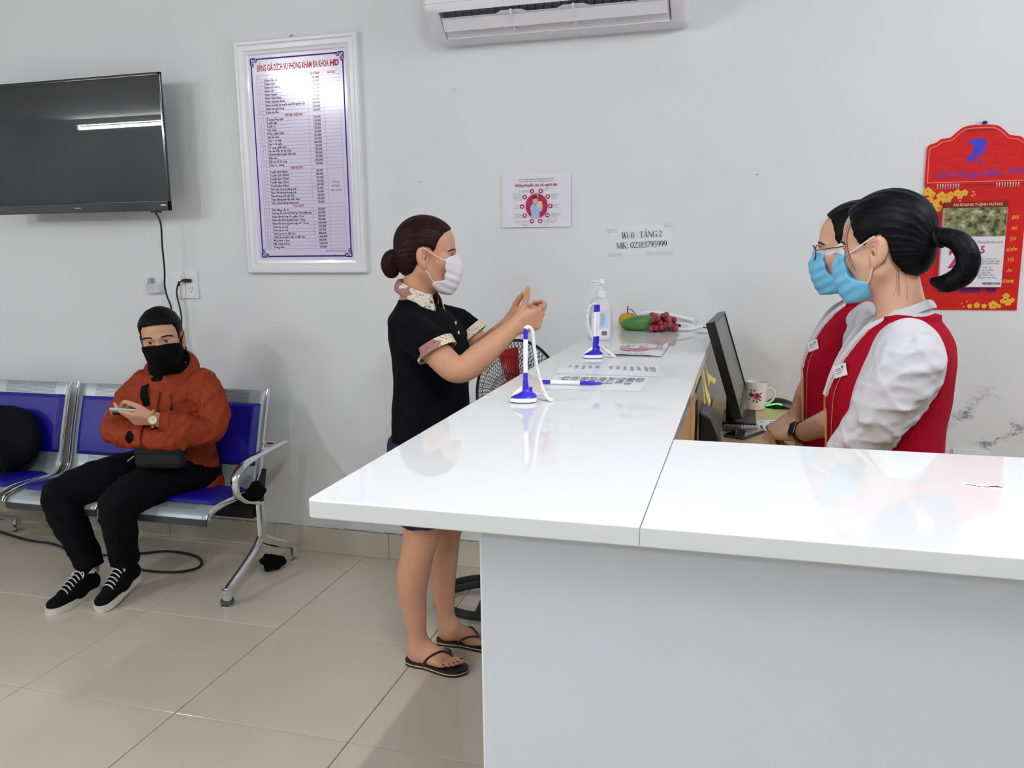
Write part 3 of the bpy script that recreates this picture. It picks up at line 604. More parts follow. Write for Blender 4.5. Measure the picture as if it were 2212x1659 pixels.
# day block
D0, D1, E0, E1 = 0.671, 0.874, 1.267, 1.569
MB().box((D0, WY - .028, E0), (D1, WY - .004, E1 - .020), .001, 1).obj('page_block', mat('calendar_paper', srgb(224, 222, 228), .5), cal)
MB().box((D0, WY - .030, E1 - .020), (D1, WY - .004, E1), .001, 1).obj('binding_strip', mat('maroon_strip', srgb(120, 18, 18), .4), cal)
dp = wallp(WY - .0284)
link_mesh('strip_lettering', text_mesh([('AN KHANG THỊNH VƯỢNG', (D0 + D1) / 2 + .005, E1 - .0105, .0135, 'CENTER', .92, .0004)], wallp(WY - .0304), .0), mat('pale_gold_print', srgb(230, 180, 130), .4), cal)
mp_ = mat('aerial_photo_print', srgb(120, 120, 90), .4); nt = mp_.node_tree; N = nt.nodes; L = nt.links
n1 = N.new('ShaderNodeTexNoise'); n1.inputs['Scale'].default_value = 55; n1.inputs['Detail'].default_value = 6; L.new([n for n in N if n.type == 'MAPPING'][0].outputs[0], n1.inputs['Vector'])
rp = N.new('ShaderNodeValToRGB'); e = rp.color_ramp.elements; e[0].position = .34; e[0].color = srgb(50, 62, 36); e[1].position = .68; e[1].color = srgb(190, 196, 190)
for p_, c_ in ((.43, srgb(104, 110, 62)), (.50, srgb(146, 130, 96)), (.57, srgb(128, 140, 84)), (.62, srgb(150, 160, 170))): q = e.new(p_); q.color = c_
L.new(n1.outputs['Fac'], rp.inputs[0]); L.new(rp.outputs[0], N['Principled BSDF'].inputs['Base Color'])
mb = MB(); rect(mb, D0 + .001, E1 - .122, D1 - .001, E1 - .021, dp, .0002); mb.obj('photo_print', mp_, cal, smooth=None)
M_mag = mat('magenta_print', srgb(176, 46, 108), .4); M_gr = mat('grey_print', srgb(95, 90, 110), .4)
for q in (('28', D0 + .062, E0 + .098, .092, 'CENTER', .82, .002), ('5', D0 + .134, E0 + .132, .036, 'CENTER', .85, .001)): link_mesh('date_numeral', text_mesh([q], dp, .0004), M_mag, cal)
link_mesh('page_lettering', text_mesh([('THÁNG 3', D0 + .056, E0 + .158, .0165, 'CENTER', .9), ('2020', D0 + .070, E0 + .143, .012, 'CENTER', .9), ('SATURDAY', D0 + .074, E0 + .046, .0115, 'CENTER', 1.1), ('VNPT HOME', D0 + .056, E0 + .013, .0125, 'CENTER', 1.1, .0002),
    ('Tháng Ba Âm Lịch', D0 + .155, E0 + .160, .0115, 'CENTER', .95), ('Năm: CANH TÝ', D0 + .124, E0 + .100, .0082, 'LEFT', 1), ('Tháng: CANH THÌN', D0 + .124, E0 + .092, .0082, 'LEFT', 1), ('Ngày: CANH NGỌ', D0 + .124, E0 + .084, .0082, 'LEFT', 1),
    ('Giờ: Bính Tý', D0 + .124, E0 + .070, .0078, 'LEFT', 1), ('Giờ Hoàng Đạo', D0 + .124, E0 + .061, .0078, 'LEFT', 1), ('Tý, Sửu, Mão,', D0 + .124, E0 + .052, .0078, 'LEFT', 1), ('Ngọ, Thân, Dậu', D0 + .124, E0 + .043, .0078, 'LEFT', 1), ('Tiết khí: Xuân Phân', D0 + .124, E0 + .034, .0078, 'LEFT', 1)], dp, .0004), M_gr, cal)
link_mesh('sponsor_lettering', text_mesh([('MOBIFONE', D0 + .170, E0 + .013, .0105, 'CENTER', 1.1, .0003)], dp, .0004), mat('navy_print', srgb(60, 62, 130), .4), cal)
mb = MB()
for a, b in ((.0, .048), (.072, .140), (.160, .190)): rect(mb, D0 + .002 + a, E0 - .020, D0 + .002 + b, E0 - .004, cp, .0014)
mb.obj('violet_strip', mat('dark_violet_print', srgb(110, 20, 110), .4), cal, smooth=None)

# ---- air conditioner
ac = thing('air_conditioner', 'white wall mounted air conditioner with an open slatted outlet', 'air conditioner', (-0.74, WY, 2.23))
M_ac = mat('warm_white_plastic', srgb(232, 232, 238), 0.35, bump=0.0)
AX0, AX1 = -1.245, -0.240
body = [(WY, 2.238), (3.300, 2.236), (3.262, 2.246)]; lip = [(3.156, 2.322), (3.143, 2.345), (3.138, 2.40), (3.140, 2.50), (3.165, 2.528), (WY, 2.535)]
def acx(u, v, t): return (t, u, v)
mb = MB(); n_in = [(3.252, 2.252), (3.262, 2.31), (3.20, 2.345), (3.150, 2.332)]
mb.prism(body + n_in[:0] + [(3.262, 2.246), (3.270, 2.30), (3.225, 2.36), (3.165, 2.345)] [1:] + lip, acx, AX0 + 0.062, AX1 - 0.062); mb.obj('body', M_ac, ac, smooth=40)
for a, b in ((AX0, AX0 + .062), (AX1 - .062, AX1)):
    me = MB().prism(body + lip, acx, a, b).mesh('end'); bm = bmesh.new(); bm.from_mesh(me)
    xo = AX0 if a == AX0 else AX1
    bmesh.ops.bevel(bm, geom=[e for e in bm.edges if all(abs(v.co.x - xo) < 1e-5 for v in e.verts) and not all(v.co.y > WY - 1e-4 for v in e.verts)], offset=.028, segments=5, profile=.5, affect='EDGES'); bm.to_mesh(me); bm.free()
    link_mesh('end_cap', me, M_ac, ac, smooth=40)
MB().box((AX0 + .06, 3.30, 2.25), (AX1 - .06, 3.31, 2.36)).obj('outlet_shadow_box', mat('outlet_shade_grey', srgb(70, 70, 78), .6), ac, smooth=None)  # dark box colours in the shade inside the outlet
dv = (Vector((0, 3.160, 2.318)) - Vector((0, 3.262, 2.246))).normalized()
def onface(s_): return Vector((0, 3.262, 2.246)) + dv * s_
lou = MB(); p, q = onface(.012), onface(.070); nn = Vector((0, -dv.z, dv.y)) if False else Vector((0, dv.z, -dv.y))
xs = [AX0 + .066, -0.96, -0.935, -0.86, -0.835, -0.72, -0.695, -0.62, -0.595, AX1 - .068]; lo_ = [.096, .096, .108, .108, .096, .096, .108, .108, .096, .096]
V = []; 
for x, s_ in zip(xs, lo_):
    for s2, o_ in ((.004, .0), (s_, .014), (s_, .018), (.004, .004)): pt = onface(s2) - nn * o_ * -1 * .5; V.append((x, pt.y, pt.z))
Fc = []
for i in range(len(xs) - 1):
    for j in range(4): Fc.append((i * 4 + j, i * 4 + (j + 1) % 4, i * 4 + 4 + (j + 1) % 4, i * 4 + 4 + j))
Fc += [(0, 1, 2, 3), tuple(len(xs) * 4 - 4 + j for j in range(4))]
lou.add(V, Fc).obj('louvre', M_ac, ac, smooth=30)
for x in (-0.895, -0.655):
    a = onface(.028); b = onface(.112); mb = MB(); mb.prism([(a.y, a.z), (a.y - .012, a.z - .010), (b.y - .006, b.z - .006), (b.y, b.z + .006)], acx, x - .004, x + .004); mb.obj('louvre_bracket', M_ac, ac, smooth=30)
for x in (-1.07, -.78, -.52, -.37):
    a = onface(.034); b = onface(.056); MB().prism([(a.y, a.z), (a.y - .008, a.z - .007), (b.y - .006, b.z - .004), (b.y, b.z + .004)], acx, x - .0015, x + .0015).obj('louvre_rib', M_ac, ac, smooth=30)
for k in range(26):
    x = AX0 + .085 + k * .0325; MB().box((x, 3.225, 2.300), (x + .002, 3.28, 2.36), M=Matrix.Translation((x, 3.2, 2.3)) @ Matrix.Rotation(.35, 4, 'Z') @ Matrix.Translation((-x, -3.2, -2.3))).obj('inner_vane', mat('vane_grey', srgb(120, 120, 130), .5) if k == 0 else bpy.data.materials['vane_grey'], ac, smooth=None)
_a, _b = onface(.050), onface(.094); MB().prism([(_a.y - .010, _a.z - .012), (_a.y - .011, _a.z - .010), (_b.y - .004, _b.z - .001), (_b.y - .002, _b.z - .003)], acx, AX0 + .070, AX1 - .072).obj('deflector', M_ac, ac, smooth=30)
a = onface(.006); MB().tube([(AX0 + .07, a.y - .002, a.z - .003), (AX1 - .07, a.y - .002, a.z - .003)], .002, 6).obj('trim_line', M_whiteplastic, ac)
MB().tube([(AX0 + .01, 3.143, 2.352), (AX1 - .01, 3.143, 2.352)], .0012, 5).obj('panel_seam', mat('seam_grey', srgb(190, 190, 198), .5), ac)

# ---- sockets, remote holder, nails
M_plate = mat('socket_white', srgb(234, 235, 238), 0.3)
def socket_plate(u0, u1, v0, v1, label, holes, tilt=0):
    t = thing('wall_socket', label, 'socket', ((u0 + u1) / 2, WY, v0)); wp = wallp(WY)
    MB().box((u0, WY - .010, v0), (u1, WY, v1), .002).obj('cover_plate', M_plate, t)
    for (a, b, c_, d_) in holes[0]: MB().box((a, WY - .012, b), (c_, WY - .009, d_), .001, 1).obj('insert', M_plate, t)
    mb = MB()
    for (a, b, w, h) in holes[1]: mb.box((a - w / 2, WY - .0124, b - h / 2), (a + w / 2, WY - .0118, b + h / 2))
    mb.obj('pin_holes', M_black, t, smooth=None); return t
so = socket_plate(-2.630, -2.560, 1.204, 1.332, 'blank white wall plate left of the plugged socket', ([(-2.622, 1.212, -2.568, 1.324)], [(-2.60, 1.268, .001, .001)]))
so2 = socket_plate(-2.558, -2.489, 1.204, 1.332, 'white wall socket with a black plug in its upper outlet', ([(-2.548, 1.212, -2.500, 1.324)], [(-2.529, 1.254, .003, .006), (-2.516, 1.254, .003, .006), (-2.522, 1.238, .004, .005), (-2.524, 1.280, .004, .005)]))
so3 = socket_plate(0.765, 0.885, 0.585, 0.662, 'white double socket low on the wall beside the scuff marks', ([(.782, .597, .868, .650)], [(.800, .632, .003, .008), (.812, .632, .003, .008), (.838, .632, .003, .008), (.850, .632, .003, .008)]))
rh_ = thing('remote_holder', 'small grey plastic remote control holder on the wall behind the cable', 'holder', (-2.73, WY, 1.225))
MB().box((-2.765, WY - .004, 1.232), (-2.692, WY, 1.296), .002).obj('back_plate', M_plate, rh_); MB().box((-2.765, WY - .028, 1.232), (-2.692, WY - .022, 1.275), .003).obj('front_wall', mat('grey_clear_plastic', srgb(205, 205, 215), .2), rh_)
MB().box((-2.765, WY - .026, 1.230), (-2.692, WY, 1.236), .001).obj('bottom', M_plate, rh_)
for x in (-2.765, -2.697): MB().box((x, WY - .026, 1.232), (x + .005, WY, 1.280), .001).obj('side_wall', M_plate, rh_)
MB().box((-2.755, WY - .024, 1.248), (-2.735, WY - .006, 1.302), .003).obj('grey_insert', mat('mid_grey_plastic', srgb(165, 165, 172), .4), rh_)
for (x, z, lab) in ((-1.356, 1.706, 'small nail stub in the bare wall right of the price board'), (0.02, 1.69, 'tiny nail in the bare wall left of the receptionists'), (-1.19, 2.07, 'tiny dark nail hole plug in the wall under the air conditioner')):
    mb = MB(); mb.tube([(x, WY, z), (x + .001, WY - .008, z + .001)], .0013, 6); mb.tube([(x - .003, WY - .0012, z + .003), (x + .003, WY - .002, z - .001)], .0009, 5)
    mb.obj('wall_nail', M_steel, None, (x, WY, z)); tag(bpy.data.objects[-1] if False else COL.objects[-1], lab, 'nail')
def cable(name, label, pts, r, m, k=8):
    o = MB().tube(crom(pts, k), r, 8).obj(name, m, None, pts[0], 60); return tag(o, label, 'cable')
cable('tv_cable', 'black cable hanging from the television down behind the man', [(-2.604, TYF + .03, 1.602), (-2.590, 3.245, 1.55), (-2.596, 3.25, 1.45), (-2.602, 3.26, 1.34), (-2.610, 3.262, 1.27), (-2.604, 3.265, 1.22), (-2.590, 3.27, 1.16), (-2.60, 3.275, 1.05), (-2.64, 3.29, .90), (-2.66, 3.30, .7), (-2.66, 3.32, .45)], .0042, M_black)
pl = thing('power_cord', 'black power cord plugged into the socket and hanging behind the man', 'cord', (-2.52, WY, .5))
MB().tube([(-2.560, WY - .026, 1.289), (-2.545, WY - .028, 1.290), (-2.528, WY - .028, 1.290), (-2.520, WY - .026, 1.289)], [.006, .0085, .0085, .006], 10).obj('plug', M_black, pl); MB().box((-2.532, WY - .028, 1.282), (-2.518, WY - .011, 1.297), .003).obj('plug_foot', M_black, pl)
MB().tube(crom([(-2.558, WY - .026, 1.289), (-2.578, WY - .028, 1.278), (-2.592, WY - .028, 1.245), (-2.594, WY - .026, 1.215), (-2.588, WY - .022, 1.17), (-2.584, WY - .02, 1.12), (-2.588, WY - .02, 1.03), (-2.565, WY - .02, .93), (-2.53, WY - .02, .60)], 8), .0036, 8).obj('lead', M_black, pl)
MB().box((-2.596, WY - .012, 1.262), (-2.584, WY - .0105, 1.285)).obj('loose_clip', M_black, pl, smooth=None)
# ================================================================ waiting bench
M_sheet_metal = mat('grey_perforated_steel', srgb(176, 188, 192), 0.35, 0.25)
def perforate(m):
    nt = m.node_tree; N = nt.nodes; L = nt.links; b = N['Principled BSDF']
    mp = [n for n in N if n.type == 'MAPPING'][0]
    at = N.new('ShaderNodeAttribute'); at.attribute_name = 'perf'           # (u, v, mask) of the punched field
    sp = N.new('ShaderNodeSeparateXYZ'); L.new(at.outputs['Vector'], sp.inputs[0])
    def frac(sock, add=None):
        f = N.new('ShaderNodeMath'); f.operation = 'FRACT'
        if add is not None:
            ad = N.new('ShaderNodeMath'); ad.operation = 'ADD'; L.new(sock, ad.inputs[0]); L.new(add, ad.inputs[1]); sock = ad.outputs[0]
        L.new(sock, f.inputs[0]); s_ = N.new('ShaderNodeMath'); s_.operation = 'SUBTRACT'; s_.inputs[1].default_value = .5; L.new(f.outputs[0], s_.inputs[0]); return s_.outputs[0]
    fl = N.new('ShaderNodeMath'); fl.operation = 'FLOOR'; L.new(sp.outputs['Y'], fl.inputs[0])
    hf = N.new('ShaderNodeMath'); hf.operation = 'MULTIPLY'; hf.inputs[1].default_value = .5; L.new(fl.outputs[0], hf.inputs[0])
    fu = frac(sp.outputs['X'], hf.outputs[0]); fv = frac(sp.outputs['Y'])
    cb = N.new('ShaderNodeCombineXYZ'); L.new(fu, cb.inputs[0]); L.new(fv, cb.inputs[1])
    ln = N.new('ShaderNodeVectorMath'); ln.operation = 'LENGTH'; L.new(cb.outputs[0], ln.inputs[0])
    lt = N.new('ShaderNodeMath'); lt.operation = 'LESS_THAN'; lt.inputs[1].default_value = .30; L.new(ln.outputs['Value'], lt.inputs[0])
    gt = N.new('ShaderNodeMath'); gt.operation = 'GREATER_THAN'; gt.inputs[1].default_value = .5; L.new(sp.outputs['Z'], gt.inputs[0])
    mm = N.new('ShaderNodeMath'); mm.operation = 'MULTIPLY'; L.new(lt.outputs[0], mm.inputs[0]); L.new(gt.outputs[0], mm.inputs[1])
    mx = N.new('ShaderNodeMix'); mx.data_type = 'RGBA'; mx.inputs[6].default_value = srgb(176, 188, 192); mx.inputs[7].default_value = srgb(60, 64, 66); L.new(mm.outputs[0], mx.inputs[0]); L.new(mx.outputs[2], b.inputs['Base Color'])
perforate(M_sheet_metal)
M_pad = mat('royal_blue_vinyl', srgb(22, 12, 138), 0.45, var=0.03, vscale=30, bump=0.15, bscale=400, bdist=0.0006)
M_dark_edge = mat('dark_grey_edge', srgb(52, 54, 60), 0.5)
# seat section profile (y, z) from the front lip to the top of the back
SP = [(2.700, .362), (2.722, .384), (2.80, .396), (2.92, .392), (3.00, .388), (3.040, .395), (3.072, .425), (3.088, .47), (3.110, .56), (3.145, .68), (3.175, .775), (3.190, .806)]
SPc = crom(SP, 6)
bench = thing('waiting_bench', 'row of chrome framed waiting seats with royal blue pads along the wall', 'bench', (-2.85, 2.97, 0))
BXR = -2.045; PITCH = 0.537; SW = 0.492
def seat_unit(xr):
    xl = xr - SW; n = len(SPc); V = []; Fc = []; P = []
    cum = 0; ys = [0]
    for a, b in zip(SPc[:-1], SPc[1:]): cum += math.dist(a, b); ys.append(cum)
    xs = [xl + .012 + (SW - .024) * i / 14 for i in range(15)]
    for i, (y, z) in enumerate(SPc):
        for x in xs:
            V.append((x, y, z)); m_ = 1.0 if (xl + .10 < x < xr - .10 and ys[i] > .05) else 0.0
            P.append((x / .0072, ys[i] / .0062, m_))
    w = len(xs)
    for i in range(n - 1):
        for j in range(w - 1): Fc.append((i * w + j, i * w + j + 1, (i + 1) * w + j + 1, (i + 1) * w + j))
    me = bpy.data.meshes.new('seat_shell'); me.from_pydata(V, [], Fc); at = me.attributes.new('perf', 'FLOAT_VECTOR', 'POINT'); at.data.foreach_set('vector', np.array(P, 'f').ravel()); me.update()
    o = link_mesh('seat_shell', me, M_sheet_metal, bench, smooth=60)
    md = o.modifiers.new('thickness', 'SOLIDIFY'); md.thickness = .0025; md.offset = -1
    # folded front lip
    MB().box((xl + .01, 2.694, .335), (xr - .01, 2.704, .362), .002).obj('front_lip', M_dark_edge, bench)
    # pads follow the shell
    def pad(a, b, lift=.018):
        idx = [i for i in range(n) if a <= ys[i] <= b]; sec = [SPc[i] for i in idx]
        def f(u, v):
            t = u * (len(sec) - 1); i = min(int(t), len(sec) - 2); q = t - i
            y = sec[i][0] * (1 - q) + sec[i + 1][0] * q; z = sec[i][1] * (1 - q) + sec[i + 1][1] * q
            dy = sec[i + 1][0] - sec[i][0]; dz = sec[i + 1][1] - sec[i][1]; L_ = math.hypot(dy, dz); ny, nz = -dz / L_, dy / L_
            e = min(u, 1 - u) * (b - a); g = min(v, 1 - v) * (SW - .06); h_ = lift * min(1, (min(e, g) / .016 + .02)) ** .45
            return (xl + .030 + (SW - .06) * v, y + ny * (h_ + .001), z + nz * (h_ + .001))
        return MB().grid(f, 30, 26).obj('pad', M_pad, bench, smooth=80)
    tot = ys[-1]; pad(.085, .330); pad(.450, tot - .055)
    # chrome side strips
    for x in (xl, xr):
        s_ = [(x, y - .004, z + .002) for (y, z) in SPc]
        MB().tube(s_, [(.014, .007)] * n, 10, flat=(0, 0, 1)).obj('side_strip', M_chrome, bench, smooth=60)
    MB().tube([(xl + .02, 2.72, .345), (xl + .02, 2.95, .355)], .006, 6).obj('seat_bolt', M_blackrub, bench)
for k in range(4): seat_unit(BXR - k * PITCH)
MB().box((-4.25, 2.955, .285), (BXR + .03, 3.015, .345), .004).obj('beam', M_blackrub, bench)
for k in range(3): MB().prism([(2.90, .345), (3.06, .345), (3.085, .42), (3.02, .375)], lambda u, v, t: (t, u, v), BXR - SW - .035 - k * PITCH, BXR - SW - .012 - k * PITCH).obj('seat_bracket', M_blackrub, bench)
MB().prism([(2.86, .335), (3.06, .335), (3.10, .47), (3.02, .40)], lambda u, v, t: (t, u, v), BXR - .012, BXR + .02).obj('seat_bracket', M_blackrub, bench)
def leg_frame(x):
    # post with splayed feet
    MB().tube(crom([(x, 2.985, .36), (x, 2.985, .30), (x, 2.985, .22), (x, 2.982, .185)], 5), [(.026, .018)] * 16, 12, flat=(0, 1, 0)).obj('leg_post', M_chrome, bench, smooth=60)
    MB().tube(crom([(x, 2.995, .215), (x, 2.93, .160), (x, 2.83, .110), (x, 2.745, .075), (x, 2.718, .062)], 6), [(.020 - .006 * i / 24, .017) for i in range(25)], 12, flat=(0, 0, 1)).obj('front_leg', M_chrome, bench, smooth=60)
    MB().tube(crom([(x, 2.97, .205), (x, 3.05, .155), (x, 3.15, .105), (x, 3.22, .075), (x, 3.236, .062)], 6), [(.024 - .008 * i / 24, .017) for i in range(25)], 12, flat=(0, 0, 1)).obj('rear_leg', M_chrome, bench, smooth=60)
    for y in (2.714, 3.236):
        MB().lathe([(.020, .070), (.021, .064), (.0195, .03), (.018, .020), (.010, .018), (.010, .010), (.026, .006), (.027, .0)], 20, (x, y, 0)).obj('levelling_foot', M_chrome, bench)
leg_frame(-1.995); leg_frame(-3.62)
random.seed(9); tpz = MB()
for k in range(9):
    a = k * .7; tpz.tube(crom([(-1.995 + .021 * math.cos(a), 2.714 + .021 * math.sin(a), .022 + random.uniform(-.003, .004)), (-1.995 + .025 * math.cos(a + .5), 2.714 + .025 * math.sin(a + .5), .020 + random.uniform(-.006, .008)), (-1.995 + .022 * math.cos(a + 1), 2.714 + .022 * math.sin(a + 1), .022)], 4), .0035, 5)
tpz.obj('teal_tape', mat('teal_tape', srgb(26, 84, 104), .6), bench)
# armrest: flattened chrome loop
arm = crom([(-1.962, 3.15, .585), (-1.962, 3.11, .584), (-1.965, 3.02, .578), (-1.970, 2.90, .565), (-1.976, 2.83, .540), (-1.980, 2.80, .500), (-1.985, 2.815, .44), (-1.988, 2.87, .395), (-1.993, 2.95, .365), (-1.995, 3.00, .335)], 7)
MB().tube(arm, [(.011, .021)] * len(arm), 12, flat=(0, 0, 1)).obj('armrest', M_chrome, bench, smooth=60)
MB().tube([(-1.962, 3.10, .584), (-1.99, 3.118, .582), (-2.045, 3.122, .58)], .009, 8).obj('armrest_stay', M_chrome, bench)
random.seed(12)
def rag(name, label, cat, c, r, m, seed):
    random.seed(seed); ph = [random.uniform(0, 6.28) for _ in range(6)]
    def f(u, v):
        t = math.pi * u; a = 2 * math.pi * v; k = 1 + .18 * math.sin(3 * a + ph[0]) * math.sin(t) + .14 * math.sin(5 * t + ph[1] + 2 * a) + .08 * math.sin(7 * a + ph[2])
        return (c[0] + r[0] * k * math.sin(t) * math.cos(a), c[1] + r[1] * k * math.sin(t) * math.sin(a), max(c[2] + r[2] * k * math.cos(t), c[2] - r[2]))
    o = MB().grid(f, 18, 28).obj(name, m, None, (c[0], c[1], c[2] - r[2]), 60); return tag(o, label, cat)
M_cloth_b = mat('black_cloth', srgb(8, 8, 9), .9, spec=.15, bump=.3, bscale=120)
rag('cloth_bundle', 'crumpled black cloth bundle tucked under the chrome armrest', 'cloth', (-2.005, 2.975, .405), (.03, .045, .038), M_cloth_b, 1)
rag('black_rag', 'crumpled black rag on the floor by the rear bench foot', 'rag', (-2.03, 3.10, .032), (.055, .045, .032), M_cloth_b, 2)
# dark backpack on the second visible seat
bag = thing('backpack', 'dark navy backpack lying on the leftmost seat', 'bag', (-3.31, 2.95, .41))
M_navy = mat('dark_navy_fabric', srgb(9, 10, 18), .9, spec=.15, var=.12, vscale=18, bump=.4, bscale=160)
def bf(u, v):
    t = math.pi * u; a = 2 * math.pi * v; k = 1 + .05 * math.sin(3 * a + 1) + .03 * math.sin(4 * t)
    return (-3.44 + .245 * k * math.sin(t) ** .8 * math.cos(a), 2.96 + .10 * k * math.sin(t) ** .8 * math.sin(a) + .10 * (math.cos(t) * .5 + .5), .412 + .135 + .150 * k * math.cos(t) if math.cos(t) > -.88 else .412)
MB().grid(bf, 26, 36).obj('main_sack', M_navy, bag, smooth=80)
MB().tube(crom([(-3.40, 2.905, .60), (-3.30, 2.87, .56), (-3.245, 2.86, .48), (-3.25, 2.87, .425)], 6), [(.003, .016)] * 19, 8, flat=(0, 1, 0)).obj('shoulder_strap', M_navy, bag)
MB().tube(crom([(-3.56, 2.90, .62), (-3.44, 2.885, .655), (-3.33, 2.90, .62)], 6), .0035, 6).obj('zip_seam', M_cloth_b, bag)
cable('floor_cable', 'black cable looping on the floor under the bench', [(-3.75, 3.20, .006), (-3.45, 3.12, .006), (-3.25, 3.10, .006), (-3.0, 3.02, .006), (-2.75, 3.10, .006), (-2.62, 3.16, .006), (-2.45, 3.13, .006), (-2.36, 3.03, .006), (-2.42, 2.95, .006), (-2.58, 2.93, .006), (-2.75, 2.97, .006)], .006, M_blackrub)

# ================================================================ floor fan behind the woman
fan = thing('standing_fan', 'black standing fan with red blades behind the counter end', 'fan', (-0.93, 3.02, 0))
FC = Vector((-0.845, 3.04, .845)); FD = Vector((-.45, -.89, .05)).normalized(); FR = .228
fx = FD.cross(Vector((0, 0, 1))).normalized(); fz = fx.cross(FD).normalized()
def fp(r, a, d): return (FC + fx * r * math.cos(a) + fz * r * math.sin(a) + FD * d)[:]
M_wire = mat('black_wire', srgb(16, 16, 17), .35)
gd = MB(); 
for k in range(72):
    for sgn, dd, tw in ((1, .055, .45), (-1, -.050, 0)):
        a = k * 2 * math.pi / 72
        gd.tube([fp(.045 + (FR - .045) * q, a + tw * q * (1), sgn * 0 + dd * (1 - q ** 3)) for q in [0, .2, .4, .6, .8, 1]], .0011, 4)
        if sgn > 0: gd.tube([fp(.045 + (FR - .045) * q, a - tw * q, dd * (1 - q ** 3)) for q in [0, .25, .5, .75, 1]], .0010, 4)
gd.obj('guard_wires', M_wire, fan)['kind'] = 'stuff'
MB().tube([fp(FR, k * 2 * math.pi / 64, 0) for k in range(64)], .006, 8, closed=True).obj('guard_rim', M_wire, fan)
for rr, dd in ((.10, .05), (.165, .034)): MB().tube([fp(rr, k * 2 * math.pi / 48, dd) for k in range(48)], .0013, 5, closed=True).obj('guard_ring', M_wire, fan)
MB().lathe([(.0, .062), (.03, .062), (.05, .056), (.052, .048), (.0, .046)], 28, FC, Matrix((fx, fz, FD)).transposed()).obj('centre_badge', M_black, fan)
M_blade = mat('red_plastic', srgb(205, 30, 22), .3)
for k in range(3):
    a0 = k * 2.094 + 1.16
    MB().grid(lambda u, v: fp(.035 + .165 * u, a0 + (v - .5) * (.30 + .08 * u) + .10 * u, (v - .5) * -.055 * (1 - .2 * u)), 10, 10).obj('blade', M_blade, fan, smooth=80).modifiers.new('t', 'SOLIDIFY').thickness = .0025
MB().lathe([(.0, .03), (.030, .028), (.036, .02), (.038, -.03), (.0, -.03)], 20, FC, Matrix((fx, fz, FD)).transposed()).obj('hub', M_black, fan)
MB().lathe([(.0, -.045), (.06, -.05), (.068, -.09), (.06, -.16), (.03, -.185), (.0, -.19)], 24, FC, Matrix((fx, fz, FD)).transposed()).obj('motor_housing', M_black, fan)
bc = Vector((-0.955, 3.06, 0))
MB().tube([bc + Vector((0, 0, .03)), bc + Vector((0, 0, .45))], .014, 12).obj('lower_pole', M_black, fan); MB().tube([bc + Vector((0, 0, .42)), bc + Vector((0, 0, .74)), FC - FD * .10 + Vector((0, 0, -.05))], .010, 12).obj('upper_pole', M_chrome, fan)
for k in range(2):
    q = [(bc.x - .02 + .205 * math.cos(a), bc.y - .045 + k * .0 + .185 * math.sin(a), .022) for a in [i * 2 * math.pi / 40 for i in range(40)]]
    if k == 0: MB().tube(q, [(.016, .02)] * 40, 10, closed=True).obj('base_ring', M_blackrub, fan)
for a in (0.1, 1.67, 3.24, 4.81):
    MB().tube(crom([(bc.x, bc.y, .065), (bc.x - .01 + .08 * math.cos(a), bc.y - .02 + .07 * math.sin(a), .055), (bc.x - .02 + .205 * math.cos(a), bc.y - .045 + .185 * math.sin(a), .022)], 5), [(.014, .022)] * 11, 10).obj('base_spoke', M_blackrub, fan)
# ================================================================ things on the counter
CK = (CAM_H - CT) / (CAM_H - 1.0915)                       # keeps positions read off the photograph on the counter plane
M_ink = mat('royal_blue_plastic', srgb(52, 40, 190), .3); M_wp = mat('white_glossy_plastic', srgb(244, 244, 246), .22, coat=.3)
M_greyp = mat('light_grey_print', srgb(120, 120, 160), .5)
# ---- pen stand (built at the origin, then copied)
def pen_parts(par, base, tip_d, twin=False):
    """pen from its writing end upwards along tip_d"""
    d = Vector(tip_d).normalized(); b = Vector(base); M = d.to_track_quat('Z', 'Y').to_matrix()
    MB().lathe([(.0008, 0), (.0022, .006), (.0044, .022), (.0050, .028), (.0050, .055), (.0, .055)], 16, b, M).obj('grip', M_ink, par)
    MB().lathe([(.0, .055), (.0053, .055), (.0053, .128), (.0, .128)], 16, b, M).obj('barrel', M_wp, par)
    MB().lathe([(.0, .128), (.0050, .128), (.0050, .146), (.0040, .149), (.0, .149)], 16, b, M).obj('end_plug', M_ink, par)
    link_mesh('pen_print', text_mesh([('OnePen', .095, 0, .0036, 'CENTER', 1.0), ('V.K', .075, 0, .008, 'CENTER', 1.1, .0004, .3)], lambda u, v, t: (b + M @ Vector((v, -.0054, u)))[:]), M_ink, par)
